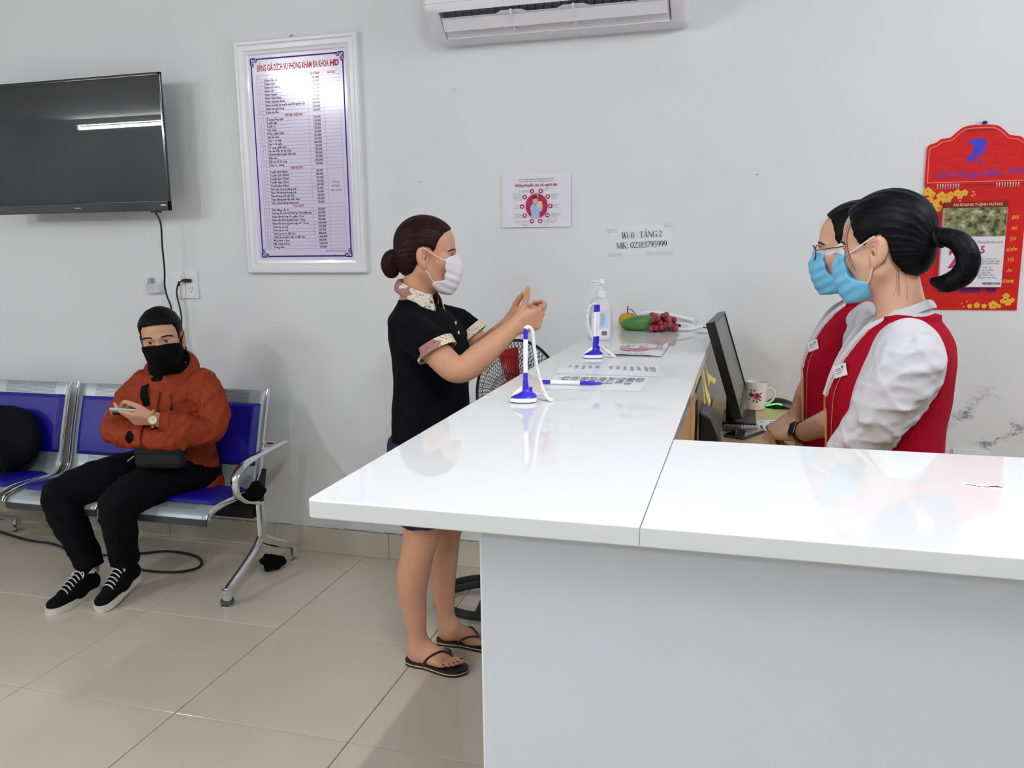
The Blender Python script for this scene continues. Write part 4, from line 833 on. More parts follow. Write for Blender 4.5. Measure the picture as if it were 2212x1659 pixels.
def pen_stand(label, loc, rz, twin, cordpts):
    t = thing('pen_stand', label, 'pen stand', loc, 'pen stands on the counter'); t0 = Vector(loc)
    rz_ = Matrix.Rotation(rz, 3, 'Z')
    def W(p): return (rz_ @ Vector(p) + t0)[:]
    pr = [(math.copysign(abs(math.cos(a)) ** .8, math.cos(a)) * .030, math.copysign(abs(math.sin(a)) ** .9, math.sin(a)) * .021) for a in [i * 2 * math.pi / 36 for i in range(36)]]
    def ringed(zs, m, name):
        V = []; n = len(pr)
        for z, k, sh in zs: V += [W((u * k + sh, v * k, z)) for u, v in pr]
        Fc = [(i * n + j, i * n + (j + 1) % n, (i + 1) * n + (j + 1) % n, (i + 1) * n + j) for i in range(len(zs) - 1) for j in range(n)] + [tuple(range(n))[::-1], tuple((len(zs) - 1) * n + j for j in range(n))]
        return MB().add(V, Fc).obj(name, m, t, smooth=50)
    ringed([(.0003, .97, 0), (.002, .98, 0)], M_blackrub, 'foot_pad')
    b = ringed([(.002, 1, 0), (.009, 1.0, 0), (.0105, .97, 0)], M_wp, 'base')
    ringed([(.0100, .96, .0), (.013, .88, .004), (.018, .62, .008), (.023, .34, .008), (.030, .22, .006), (.046, .20, .005), (.048, .16, .005)], M_ink, 'holder')
    MB().grid(lambda u, v: W((-.0290 + .026 * u, (v - .5) * .040 * (1 - .72 * u), .0120 + .0200 * u ** .9 * (1 - .25 * (2 * v - 1) ** 2) + .0030 * math.sin(math.pi * v))), 8, 8).obj('white_cheek', M_wp, b)
    MB().tube([W((.017, 0, .018)), W((.017, 0, .033))], .0035, 10).obj('cord_peg', M_ink, t)
    pen_parts(t, W((.005, 0, .010)), (0.012, 0, 1))
    if twin: pen_parts(t, W((.0125, .010, .010)), (0.02, .01, 1))
    C = crom([W(p) for p in cordpts], 14); out = []
    for i, p in enumerate(C):
        out.append(p)
    c_ = MB().tube(out, .0036, 8).obj('cord', M_wp, t, smooth=60)
    cl = MB(); n = len(C) * 5
    Cs = crom(C, 5)
    cl.tube([(Vector(p) + Vector((math.cos(i * 1.3), math.sin(i * 1.3), math.cos(i * 1.3 + 1.57))) * .0034).to_tuple() for i, p in enumerate(Cs)], .0014, 5).obj('coil', M_wp, c_, smooth=60)
    return t
pen_stand('blue and white pen stand with an upright pen, nearest on the counter', (-.474 * CK, 1.747 * CK, CT), .2, False,
          [(.006, 0, .160), (.012, .003, .164), (.020, .006, .156), (.024, .010, .12), (.033, .010, .06), (.050, .004, .012), (.062, .0, .004), (.060, .014, .004), (.042, .016, .005), (.050, .026, .006), (.036, .024, .012), (.020, .004, .016)])
pen_stand('blue and white pen stand holding two pens in front of the sanitizer bottle', (-.450 * CK, 2.484 * CK, CT), .2, True,
          [(.006, 0, .160), (.0, .004, .162), (-.012, .010, .145), (-.014, .012, .10), (.004, .016, .05), (.030, .004, .030), (.058, -.002, .010), (.064, .0, .004), (.050, .008, .004), (.032, .010, .008), (.020, .004, .016)])
pen = thing('ballpoint_pen', 'blue and white ballpoint pen lying across a printed sheet', 'pen', (-.33 * CK, 1.98 * CK, CT))
pen_parts(pen, (-.334 * CK, 1.982 * CK, CT + .0072), (-1, -.032, 0))

# ---- sheets under film
M_film = mat('glossy_clear_film', srgb(238, 239, 244), .1, coat=.3, alpha=.16)
M_paper = mat('printed_paper', srgb(240, 240, 246), .35)
def cpt(p): return Vector((p[0] * CK, p[1] * CK, 0))
def flat_sheet(name, label, q, z, m, curl=0.0, crumple=0.0, seed=0):
    A_, B_, C_, D_ = [cpt(p) for p in q]
    t = thing(name, label, 'paper', ((A_ + C_) / 2).to_tuple()[:2] + (CT,))
    def f(u, v, h=0.0):
        p = (A_ * (1 - u) + B_ * u) * (1 - v) + (D_ * (1 - u) + C_ * u) * v
        zz = z + h + crumple * (.5 + .5 * math.sin(5.1 * u + 7.3 * v + seed) * math.sin(9 * u - 4 * v)) + curl * max(0, u - .9) / .1 * max(0, .35 - v) / .35
        return (p.x, p.y, CT + zz)
    MB().grid(lambda u, v: f(u, v), 16, 12).obj('sheet', m, t, smooth=60); return t, f
tB, fB = flat_sheet('printed_notice', 'faded printed notice under clear film, farther of the two flat sheets', [(-.519, 2.349), (-.233, 2.358), (-.200, 2.155), (-.498, 2.165)], .0004, M_paper)
tA, fA = flat_sheet('printed_notice', 'printed notice under clear film beneath the lying pen', [(-.487, 2.135), (-.238, 2.150), (-.238, 1.930), (-.474, 1.918)], .0005, M_paper)
M_filmA = MB().add([(cpt(p).x, cpt(p).y, CT + .0012) for p in ((-.492, 2.14), (-.205, 2.153), (-.205, 1.923), (-.478, 1.912))], [(0, 1, 2, 3)]).obj('clear_film', M_film, tA, smooth=None)
MB().add([(cpt(p).x, cpt(p).y, CT + .0009) for p in ((-.53, 2.37), (-.185, 2.37), (-.170, 2.150), (-.505, 2.160))], [(0, 1, 2, 3)]).obj('clear_film', M_film, tB, smooth=None)
# text reads from the clinic side: lines run along v
def sheet_text(f, h): return lambda u, v, t: f(u, v, h)
LA = ['SỐT,H', 'BỆNH, HO', 'LÀ NGÀY', 'THỜI Y TẾ', 'HOẶC NÀO', 'TỪ NGÀY', 'KHAI SĂN', 'LÂY LAN', 'SỐ TAY']
link_mesh('lettering', text_mesh([(s, .93 - i * .098, .12, .102, 'LEFT', 1.0, .004, 0, math.pi / 2) for i, s in enumerate(LA)], lambda u, v, t: fA(u, v, .0004)), M_txt, tA)
LB = ['THÔNG BÁO', 'kính gửi quý khách', 'đến khám bệnh', 'vui lòng đeo khẩu', 'trang và khai báo', 'y tế tại quầy', 'trước khi vào', '', 'phòng khám', 'Đo thân nhiệt', 'rửa tay sát khuẩn', 'giữ khoảng cách', 'xin cảm ơn']
link_mesh('lettering', text_mesh([(s, .92 - i * .068, .14, .058 if i else .08, 'LEFT', 1.0, .001, 0, math.pi / 2) for i, s in enumerate(LB) if s], lambda u, v, t: fB(u, v, .0003)), M_greyp, tB)
tC, fC = flat_sheet('leaflet', 'crumpled laminated leaflet with a pink oval beside the far pen stand', [(-.445, 2.82), (-.250, 2.868), (-.247, 2.545), (-.420, 2.552)], .002, mat('laminated_leaflet', srgb(236, 234, 240), .2, coat=.5), .014, .003, 2)
mb = MB(); mb.add([fC(.45 + .27 * math.cos(a), .48 + .22 * math.sin(a), .0015) for a in [i * math.pi / 16 for i in range(32)]], [tuple(range(32))]); mb.obj('pink_oval', mat('pink_print', srgb(206, 130, 150), .4), tC, smooth=None)
mb = MB(); mb.add([fC(.45 + .10 * math.cos(a), .44 + .14 * math.sin(a), .0025) for a in [i * math.pi / 10 for i in range(20)]], [tuple(range(20))]); mb.obj('pale_figure', mat('pale_print', srgb(225, 205, 215), .4), tC, smooth=None)
link_mesh('lettering', text_mesh([(s, u, v, .075, 'LEFT', .9, .0, 0, math.pi / 2) for s, u, v in [('khuyến cáo', .83, .15), ('phòng chống', .90, .2), ('rửa tay', .62, .05), ('đeo khẩu', .54, .02), ('che miệng', .40, .03), ('tránh đi', .30, .06), ('khám', .20, .1), ('sốt ho', .62, .76), ('khó thở', .52, .78), ('ăn chín', .40, .78), ('vệ sinh', .28, .76), ('y tế', .18, .7)]], lambda u, v, t: fC(u, v, .002)), M_greyp, tC)

# ---- sanitizer bottle
bx, by = -.509 * CK, 2.965 * CK
bot = thing('sanitizer_bottle', 'tall translucent hand sanitizer bottle with a white pump', 'bottle', (bx, by, CT))
M_bot = mat('frosted_clear_plastic', srgb(238, 240, 246), .35, trans=.25, ior=1.2, coat=.4)
def bottle_pt(a, z, r): return (bx + .041 * r * math.copysign(abs(math.cos(a)) ** .75, math.cos(a)), by + .030 * r * math.copysign(abs(math.sin(a)) ** .75, math.sin(a)), CT + z)
zs = [(.0005, .93), (.004, .99), (.02, 1.0), (.11, 1.0), (.122, .97), (.134, .86), (.141, .70), (.146, .52), (.149, .40), (.156, .38)]
n = 40; V = [bottle_pt(2 * math.pi * j / n, z, r) for z, r in zs for j in range(n)]
MB().add(V, [(i * n + j, i * n + (j + 1) % n, (i + 1) * n + (j + 1) % n, (i + 1) * n + j) for i in range(len(zs) - 1) for j in range(n)] + [tuple(range(n))[::-1], tuple((len(zs) - 1) * n + j for j in range(n))]).obj('flask', M_bot, bot, smooth=50)
MB().lathe([(.0, .150), (.0170, .150), (.0172, .166), (.0165, .172), (.014, .174), (.0, .174)], 28, (bx, by, CT)).obj('screw_cap', M_wp, bot)
for k in range(20):
    a = k * math.pi / 10; MB().tube([(bx + .0172 * math.cos(a), by + .0172 * math.sin(a), CT + .152), (bx + .0172 * math.cos(a), by + .0172 * math.sin(a), CT + .165)], .0007, 4).obj('cap_ridge', M_wp, bot)
MB().lathe([(.0, .174), (.0048, .174), (.0042, .200), (.0, .200)], 16, (bx, by, CT)).obj('pump_stem', M_wp, bot)
MB().lathe([(.0, .198), (.011, .198), (.0125, .203), (.0120, .211), (.008, .2145), (.0, .215)], 24, (bx + .002, by, CT)).obj('pump_head', M_wp, bot)
MB().tube(crom([(bx + .004, by, CT + .2065), (bx - .018, by - .002, CT + .2065), (bx - .034, by - .003, CT + .205), (bx - .040, by - .004, CT + .199)], 5), [(.0042, .005), (.0042, .005), (.004, .0048), (.0038, .0045), (.0036, .004)] * 3 + [(.003, .0035)], 10).obj('nozzle', M_wp, bot)
lab = MB()
def lb(u, v, t=.0006): a = -math.pi / 2 + (u - .42) * 1.5; p = bottle_pt(a, .014 + .085 * v, 1.0); c_ = Vector((bx, by, p[2])); q = Vector(p); d = (q - c_).normalized(); return (q + d * (.0006 + t))[:]
M_lab = mat('pale_blue_label', srgb(196, 214, 236), .4); M_labw = mat('white_label', srgb(238, 240, 246), .4)
MB().grid(lambda u, v: lb(u, v, 0), 14, 2).obj('label', M_labw, bot); MB().grid(lambda u, v: lb(.42 + .5 * u, .34 + .66 * v, .0003), 8, 2).obj('blue_panel', M_lab, bot)
link_mesh('label_lettering', text_mesh([(s, .46, .93 - i * .055, .052, 'LEFT', .62) for i, s in enumerate(['Gel rửa tay', 'sát khuẩn nhanh', 'Thành phần:', 'Ethanol 70%, glycerin', 'Hướng dẫn sử dụng:', 'lấy lượng vừa đủ', 'xoa đều hai tay', 'Bảo quản nơi mát', 'tránh lửa'])] + [('500ml', .1, .2, .06, 'LEFT', .7), ('Hand gel', .1, .8, .07, 'LEFT', .7)], lambda u, v, t: lb(u, v, .0006)), mat('blue_ink', srgb(70, 100, 170), .5), bot)
mb = MB(); random.seed(5); u = .50
while u < .82:
    w = random.choice((.008, .014, .02)); mb.add([lb(u, .06, .0006), lb(u + w, .06, .0006), lb(u + w, .24, .0006), lb(u, .24, .0006)], [(0, 1, 2, 3)]); u += w + random.choice((.008, .014))
mb.obj('barcode', M_txt, bot, smooth=None)

# ---- fruit
FY = 3.22
mg = thing('mango', 'green mango lying in front of the tangerine', 'mango', (-.405, FY, CT))
def mango(u, v):
    t = math.pi * u; a = 2 * math.pi * v; x = -math.cos(t); r = math.sin(t) ** .72
    zz = r * math.sin(a) * (.030 + .004 * x); y = r * math.cos(a) * .028
    return (-.405 + x * .068 * (1 + .02 * math.sin(a)), FY + y, CT + .0295 + zz + .004 * x * x * (-1 if x < 0 else .2) + .003 * (x))
MB().grid(mango, 30, 30).obj('skin', mat('green_mango_skin', srgb(84, 134, 64), .45, var=.22, vscale=26, bump=.15, bscale=60), mg, smooth=80)
MB().tube([(-.338, FY, CT + .034), (-.333, FY, CT + .0355)], .003, 8).obj('stalk', mat('brown_stalk', srgb(90, 70, 40), .8), mg)
tg = thing('tangerine', 'yellow tangerine with a stalk and a dark leaf behind the mango', 'tangerine', (-.456, 3.288, CT))
MB().grid(lambda u, v: (-.456 + .036 * math.sin(math.pi * u) * math.cos(6.2832 * v) * (1 + .02 * math.sin(9 * 6.28 * v)), 3.288 + .036 * math.sin(math.pi * u) * math.sin(6.2832 * v), CT + .034 + .034 * math.cos(math.pi * u) - .006 * math.exp(-(u / .12) ** 2)), 20, 40).obj('peel', mat('yellow_orange_peel', srgb(212, 150, 32), .42, var=.12, vscale=40, bump=.35, bscale=260), tg, smooth=80)
MB().tube(crom([(-.456, 3.288, CT + .060), (-.457, 3.288, CT + .076), (-.455, 3.288, CT + .092)], 4), .0022, 8).obj('stalk', mat('dark_green_stalk', srgb(40, 50, 32), .7), tg)
MB().grid(lambda u, v: (-.453 + .036 * u, 3.283 + (v - .5) * .022 * math.sin(math.pi * min(1, u * .96 + .03)), CT + .078 - .030 * u * u + .004 * abs(v - .5)), 10, 6).obj('leaf', mat('dark_leaf', srgb(28, 44, 30), .45), tg, smooth=80).modifiers.new('t', 'SOLIDIFY').thickness = .0008
gr = thing('grape_bunch', 'bunch of red grapes beside the mango', 'grapes', (-.315, FY, CT)); random.seed(21)
M_gr1 = mat('dark_red_grape', srgb(140, 28, 48), .28, coat=.4, var=.2, vscale=30); M_gr2 = mat('pale_red_grape', srgb(150, 62, 48), .3, coat=.3)
pts = []
for k in range(400):
    if len(pts) >= 48: break
    p = (random.gauss(-.305, .022), random.gauss(FY, .018), CT + .011 + abs(random.gauss(.018, .016)))
    if abs(p[0] + .305) < .045 and p[2] < CT + .066 - abs(p[0] + .305) * .5 and all(math.dist(p, q) > .0175 for q in pts): pts.append(p)
pts += [(-.352, FY + .012, CT + .060), (-.340, FY + .008, CT + .056), (-.335, FY + .014, CT + .046), (-.345, FY + .004, CT + .048)]
_gm = MB().ell((0, 0, 0), (.0122, .0122, .0130), 14, 10).mesh('grape'); _gm.shade_smooth(); _gm.materials.append(M_gr1)
_gm2 = _gm.copy(); _gm2.materials.clear(); _gm2.materials.append(M_gr2)
for i, p in enumerate(pts):
    o = bpy.data.objects.new('grape', _gm2 if i >= len(pts) - 4 or i % 9 == 0 else _gm); COL.objects.link(o); o.parent = gr; o.location = Vector(p) - BASE[gr]; o.rotation_euler = (random.random(), random.random(), 0)
# ---- telephone
ph = thing('desk_telephone', 'white desk telephone with a coiled cord behind the fruit', 'telephone', (-.28, 3.30, CT))
PR = Matrix.Translation((-.29, 3.305, CT)) @ Matrix.Rotation(-.12, 4, 'Z')
MB().box((-.10, -.032, .0005), (.085, .036, .030), .008, 3, PR).obj('base', M_wp, ph)
hp = crom([(-.115, .0, .058), (-.06, .0, .064), (.02, .0, .052), (.095, .0, .036)], 6)
MB().tube([(PR @ Vector(p))[:] for p in hp], [(.010, .019)] * 4 + [(.0085, .017)] * 11 + [(.010, .019)] * 4, 12, flat=(0, 0, 1)).obj('handset', M_wp, ph, smooth=50)
MB().box((.055, -.022, .008), (.10, .022, .034), .005, 2, PR @ Matrix.Rotation(.15, 4, 'Y')).obj('mouthpiece', M_wp, ph); MB().box((-.125, -.022, .030), (-.085, .022, .056), .006, 2, PR).obj('earpiece', M_wp, ph)
MB().box((-.02, -.033, .012), (.05, -.0318, .024), .001, 1, PR).obj('display', mat('grey_display', srgb(70, 74, 74), .3), ph)
cc = crom([(-.262, 3.225, CT + .008), (-.23, 3.225, CT + .008), (-.20, 3.232, CT + .009), (-.178, 3.243, CT + .016), (-.160, 3.25, CT + .020)], 40)
MB().tube([(p[0], p[1] + .0062 * math.cos(i * .95), p[2] + .0062 * math.sin(i * .95)) for i, p in enumerate(crom(cc, 4))], .0016, 5).obj('coiled_cord', M_wp, ph, smooth=60)
MB().tube(crom([(-.160, 3.25, CT + .016), (-.19, 3.27, CT + .010), (-.21, 3.29, CT + .02)], 5), .002, 6).obj('cord_end', M_wp, ph)
MB().tube(crom([(-.19, 3.29, CT + .012), (-.14, 3.27, CT + .010), (-.122, 3.26, CT + .008), (-.1, 3.25, CT - .01), (-.095, 3.25, CT - .06)], 6), .0022, 6).obj('line_cable', M_black, ph)

# ================================================================ things on the inner desk
mon = thing('monitor', 'black computer monitor seen edge-on behind the counter', 'monitor', (-.03, 2.95, DZ))
T0, T1, U0, U1 = Vector((-.0965, 2.60, 1.197)), Vector((-.079, 3.10, 1.19)), Vector((-.005, 2.60, .896)), Vector((.010, 3.10, .90))
mn = (U0 - T0).cross(T1 - T0).normalized(); mn = mn if mn.x > 0 else -mn
def mp3(u, v, d): return (T0 * (1 - u) * (1 - v) + T1 * u * (1 - v) + U0 * (1 - u) * v + U1 * u * v + mn * d)[:]
def mbox(mb, u0, u1, v0, v1, d0, d1):
    mb.add([mp3(u, v, d) for d in (d0, d1) for u, v in ((u0, v0), (u1, v0), (u1, v1), (u0, v1))], [(0, 1, 2, 3), (7, 6, 5, 4), (0, 4, 5, 1), (1, 5, 6, 2), (2, 6, 7, 3), (3, 7, 4, 0)]); return mb
mbox(MB(), 0, 1, 0, 1, -.024, -.002).obj('back_shell', M_black, mon, smooth=None)
b_ = MB(); mbox(b_, 0, 1, 0, .03, -.002, .004); mbox(b_, 0, 1, .93, 1, -.002, .004); mbox(b_, 0, .022, .03, .93, -.002, .004); mbox(b_, .978, 1, .03, .93, -.002, .004); b_.obj('bezel', M_black, mon, smooth=None)
mbox(MB(), .022, .978, .03, .93, -.002, .0005).obj('screen', mat('matte_grey_screen', srgb(60, 62, 64), .25, spec=.7), mon, smooth=None)
MB().box((-.065, 2.80, DZ), (.045, 3.03, DZ + .022), .005).obj('stand_foot', M_black, mon); MB().box((-.055, 2.84, DZ + .02), (-.02, 2.92, DZ + .16), .005).obj('stand_neck', M_black, mon)
pc_ = thing('computer_case', 'dark glossy computer case standing in the open shelf beside the monitor', 'computer', (-.12, 2.3, DZ))
M_case = mat('glossy_dark_brown', srgb(30, 24, 22), .12, coat=.5)
MB().box((CXI - .165, 2.062, DZ0 + .0005), (CXI - .004, 2.50, 1.045), .004).obj('case', M_case, pc_)
MB().box((CXI - .004, 2.10, DZ0 + .03), (CXI - .002, 2.24, 1.02), .001, 1).obj('side_grille', M_blackrub, pc_)
sk_ = thing('speaker', 'black wedge shaped speaker on the desk in front of the monitor', 'speaker', (-.085, 2.3, DZ))
me = MB().prism([(-.110, DZ), (-.050, DZ), (-.049, .845), (-.060, .93), (-.083, .985), (-.110, 1.0)], lambda u, v, t: (u, t, v), 2.17, 2.32).mesh('s'); bm = bmesh.new(); bm.from_mesh(me); bmesh.ops.bevel(bm, geom=list(bm.edges), offset=.006, segments=3, profile=.5, affect='EDGES'); bm.to_mesh(me); bm.free()
link_mesh('cabinet', me, M_black, sk_, smooth=40); MB().box((-.105, 2.166, .835), (-.062, 2.1705, .925), .002, 2).obj('grille', M_blackrub, sk_)
for k, (y, w, tip) in enumerate(((2.56, .020, (-.082, 2.50, 1.026)), (2.42, .019, (-.094, 2.37, 1.000)), (2.44, .014, (-.090, 2.36, .984)), (2.34, .015, (-.099, 2.28, .958)), (2.50, .013, (-.098, 2.46, 1.020)))):
    a_ = Vector((CXI + .002, y, CT - .027)); b_ = Vector(tip); c_ = Vector((CXI + .003 + .004 * k, (y + tip[1]) / 2 + .01, (CT - .03 + tip[2]) / 2 - .012))
    def sn(u, v): p = a_ * (1 - u) ** 2 + c_ * 2 * u * (1 - u) + b_ * u * u; return (p.x + .004 * (v - .5) * u, p.y + (v - .5) * w * (.6 + .8 * u), p.z + (v - .5) * .014 * u)
    o = MB().grid(sn, 10, 3).obj('sticky_note', mat('yellow_note', srgb(222, 208, 110), .6) if k == 0 else bpy.data.materials['yellow_note'], None, a_, 70)
    o.modifiers.new('t', 'SOLIDIFY').thickness = .0006
    tag(o, ['broad yellow sticky strip curling out farthest right of the counter edge', 'yellow sticky strip in the middle of the hanging bunch with a twisted tip', 'short yellow sticky strip half hidden behind the twisted one', 'lowest hanging yellow sticky strip by the oak board', 'narrow yellow sticky strip highest under the counter edge'][k], 'sticky note', 'yellow sticky notes under the counter edge')
kb = thing('keyboard', 'pale grey keyboard half hidden under the monitor', 'keyboard', (-.02, 2.83, DZ))
MB().box((-.062, 2.765, DZ + .0005), (.052, 2.796, DZ + .012), .003).obj('tray', mat('pale_grey_plastic', srgb(190, 190, 186), .5), kb)
_k = MB().box((-.0035, -.0035, 0), (.0035, .0035, .004), .0008, 1).mesh('key'); _k.materials.append(mat('white_key', srgb(214, 214, 210), .5))
for i in range(12):
    for j in range(3): o = bpy.data.objects.new('key', _k); COL.objects.link(o); o.parent = kb; o.location = Vector((-.055 + i * .009, 2.771 + j * .009, DZ + .012)) - BASE[kb]
mug = thing('mug', 'white mug printed with a pink rose', 'mug', (.046, 3.15, DZ))
M_mug = mat('white_porcelain', srgb(238, 236, 230), .15, coat=.4); mx_, my_ = .046, 3.15
MB().lathe([(.0, .001), (.030, .001), (.033, .004), (.037, .02), (.0385, .05), (.0395, .104), (.0385, .1055), (.0365, .104), (.035, .05), (.031, .008), (.0, .006)], 40, (mx_, my_, DZ)).obj('cup', M_mug, mug, smooth=50)
MB().tube(crom([(mx_ + .036, my_ - .004, DZ + .022), (mx_ + .055, my_ - .006, DZ + .034), (mx_ + .066, my_ - .008, DZ + .055), (mx_ + .062, my_ - .008, DZ + .076), (mx_ + .050, my_ - .006, DZ + .082), (mx_ + .037, my_ - .004, DZ + .076)], 6), [(.0045, .007)] * 31, 10).obj('handle', M_mug, mug, smooth=60)
def onmug(u, v, t): a = -math.pi / 2 - .12 + u / .0385; return (mx_ + (.0389 + t) * math.cos(a), my_ + (.0389 + t) * math.sin(a), DZ + v)
def petals(mb, u, v, r, n, t, ph=0):
    for k in range(n):
        a = ph + k * 2 * math.pi / n; cu, cv = u + r * .5 * math.cos(a), v + r * .5 * math.sin(a)
        mb.add([onmug(cu + r * .62 * math.cos(b) * (1 if math.cos(b) > 0 else .8), cv + r * .5 * math.sin(b), t) for b in [i * math.pi / 7 for i in range(14)]], [tuple(range(14))])
mb = MB(); petals(mb, .006, .056, .0135, 5, .0006); mb.obj('rose_petals', mat('rose_pink', srgb(205, 88, 108), .3, var=.25, vscale=120), mug, smooth=None)
mb = MB(); petals(mb, .006, .057, .007, 4, .0010, .5); mb.obj('rose_heart', mat('rose_red', srgb(165, 32, 58), .3, var=.3, vscale=160), mug, smooth=None)
mb = MB(); petals(mb, -.014, .060, .009, 5, .0005, .3); petals(mb, -.002, .077, .0045, 3, .0005); mb.obj('dark_blooms', mat('dusky_rose', srgb(92, 60, 72), .3, var=.3, vscale=120), mug, smooth=None)
mb = MB()
for (u, v, a) in ((-.012, .076, 2.0), (-.004, .038, 4.4), (.008, .036, 5.0), (.020, .052, 6.0), (.021, .066, .6), (-.020, .044, 3.8), (.018, .042, 5.5)):
    mb.add([onmug(u + .007 * p * math.cos(a) - q * math.sin(a) * .003, v + .007 * p * math.sin(a) + q * math.cos(a) * .003, .0004) for p, q in ((-1, 0), (0, 1), (1, 0), (0, -1))], [(0, 1, 2, 3)])
mb.obj('leaves', mat('grey_leaf_print', srgb(76, 74, 80), .3), mug, smooth=None)
ms = thing('computer_mouse', 'black computer mouse with a glowing green light strip', 'mouse', (.135, 3.20, DZ))
def mouse(u, v):
    t = math.pi / 2 * u; a = 2 * math.pi * v; x = math.cos(a) * math.cos(t); y = math.sin(a) * math.cos(t)
    return (.138 + .056 * x, 3.195 + .032 * y, DZ + .001 + .036 * math.sin(t) ** .8 * (1 - .25 * x))
MB().grid(mouse, 14, 32).obj('shell', M_black, ms, smooth=80)
MB().tube(crom([(.086, 3.185, DZ + .008), (.100, 3.168, DZ + .016), (.122, 3.160, DZ + .022), (.14, 3.158, DZ + .019)], 5), .0022, 6).obj('green_light', mat('green_glow', srgb(60, 230, 70), .4, emit=srgb(60, 235, 80), estr=3.0), ms)
MB().tube(crom([(.14, 3.158, DZ + .019), (.155, 3.160, DZ + .013), (.172, 3.166, DZ + .010), (.188, 3.180, DZ + .014)], 5), .0018, 6).obj('silver_strip', M_steel, ms)
sp_ = thing('smartphone', 'dark smartphone lying on the oak desk', 'phone', (.01, 2.79, DZ))
SR = Matrix.Translation((.008, 2.715, DZ)) @ Matrix.Rotation(-.50, 4, 'Z')
MB().box((-.036, -.075, .0005), (.036, .075, .0095), .004, 3, SR).obj('body', mat('grey_metal', srgb(90, 92, 92), .3, .6), sp_); MB().box((-.0335, -.072, .0094), (.0335, .072, .0100), .0002, 1, SR).obj('screen', mat('black_glass', srgb(16, 18, 20), .05, coat=.8), sp_)
for x in (-.022, 0, .016): MB().box((x - .004, -.0755, .0035), (x + .004, -.0745, .0065), .0002, 1, SR).obj('port', M_black, sp_)
cd = thing('paper_slip', 'white printed slip on the desk beside the hands', 'paper', (.095, 2.86, DZ))
SL = [Vector((.048, 2.94, 0)), Vector((.142, 2.985, 0)), Vector((.150, 2.80, 0)), Vector((.058, 2.765, 0))]
def slp(u, v, t): p = (SL[3] * (1 - u) + SL[2] * u) * (1 - v) + (SL[0] * (1 - u) + SL[1] * u) * v; return (p.x, p.y, DZ + .0006 + t)
MB().grid(lambda u, v: slp(u, v, 0), 2, 2).obj('sheet', M_paper, cd)
for q in ((.06, .12, .14, .55), (.42, .25, .52, .72)): mb = MB(); rect(mb, *q, slp, .0004); mb.obj('printed_bar', M_txt, cd, smooth=None)
for q in ((.08, .80, .26, .86), (.45, .80, .60, .86), (.62, .56, .68, .60), (.74, .56, .80, .60)): mb = MB(); rect(mb, *q, slp, .0004); mb.obj('printed_bar', M_greyp, cd, smooth=None)
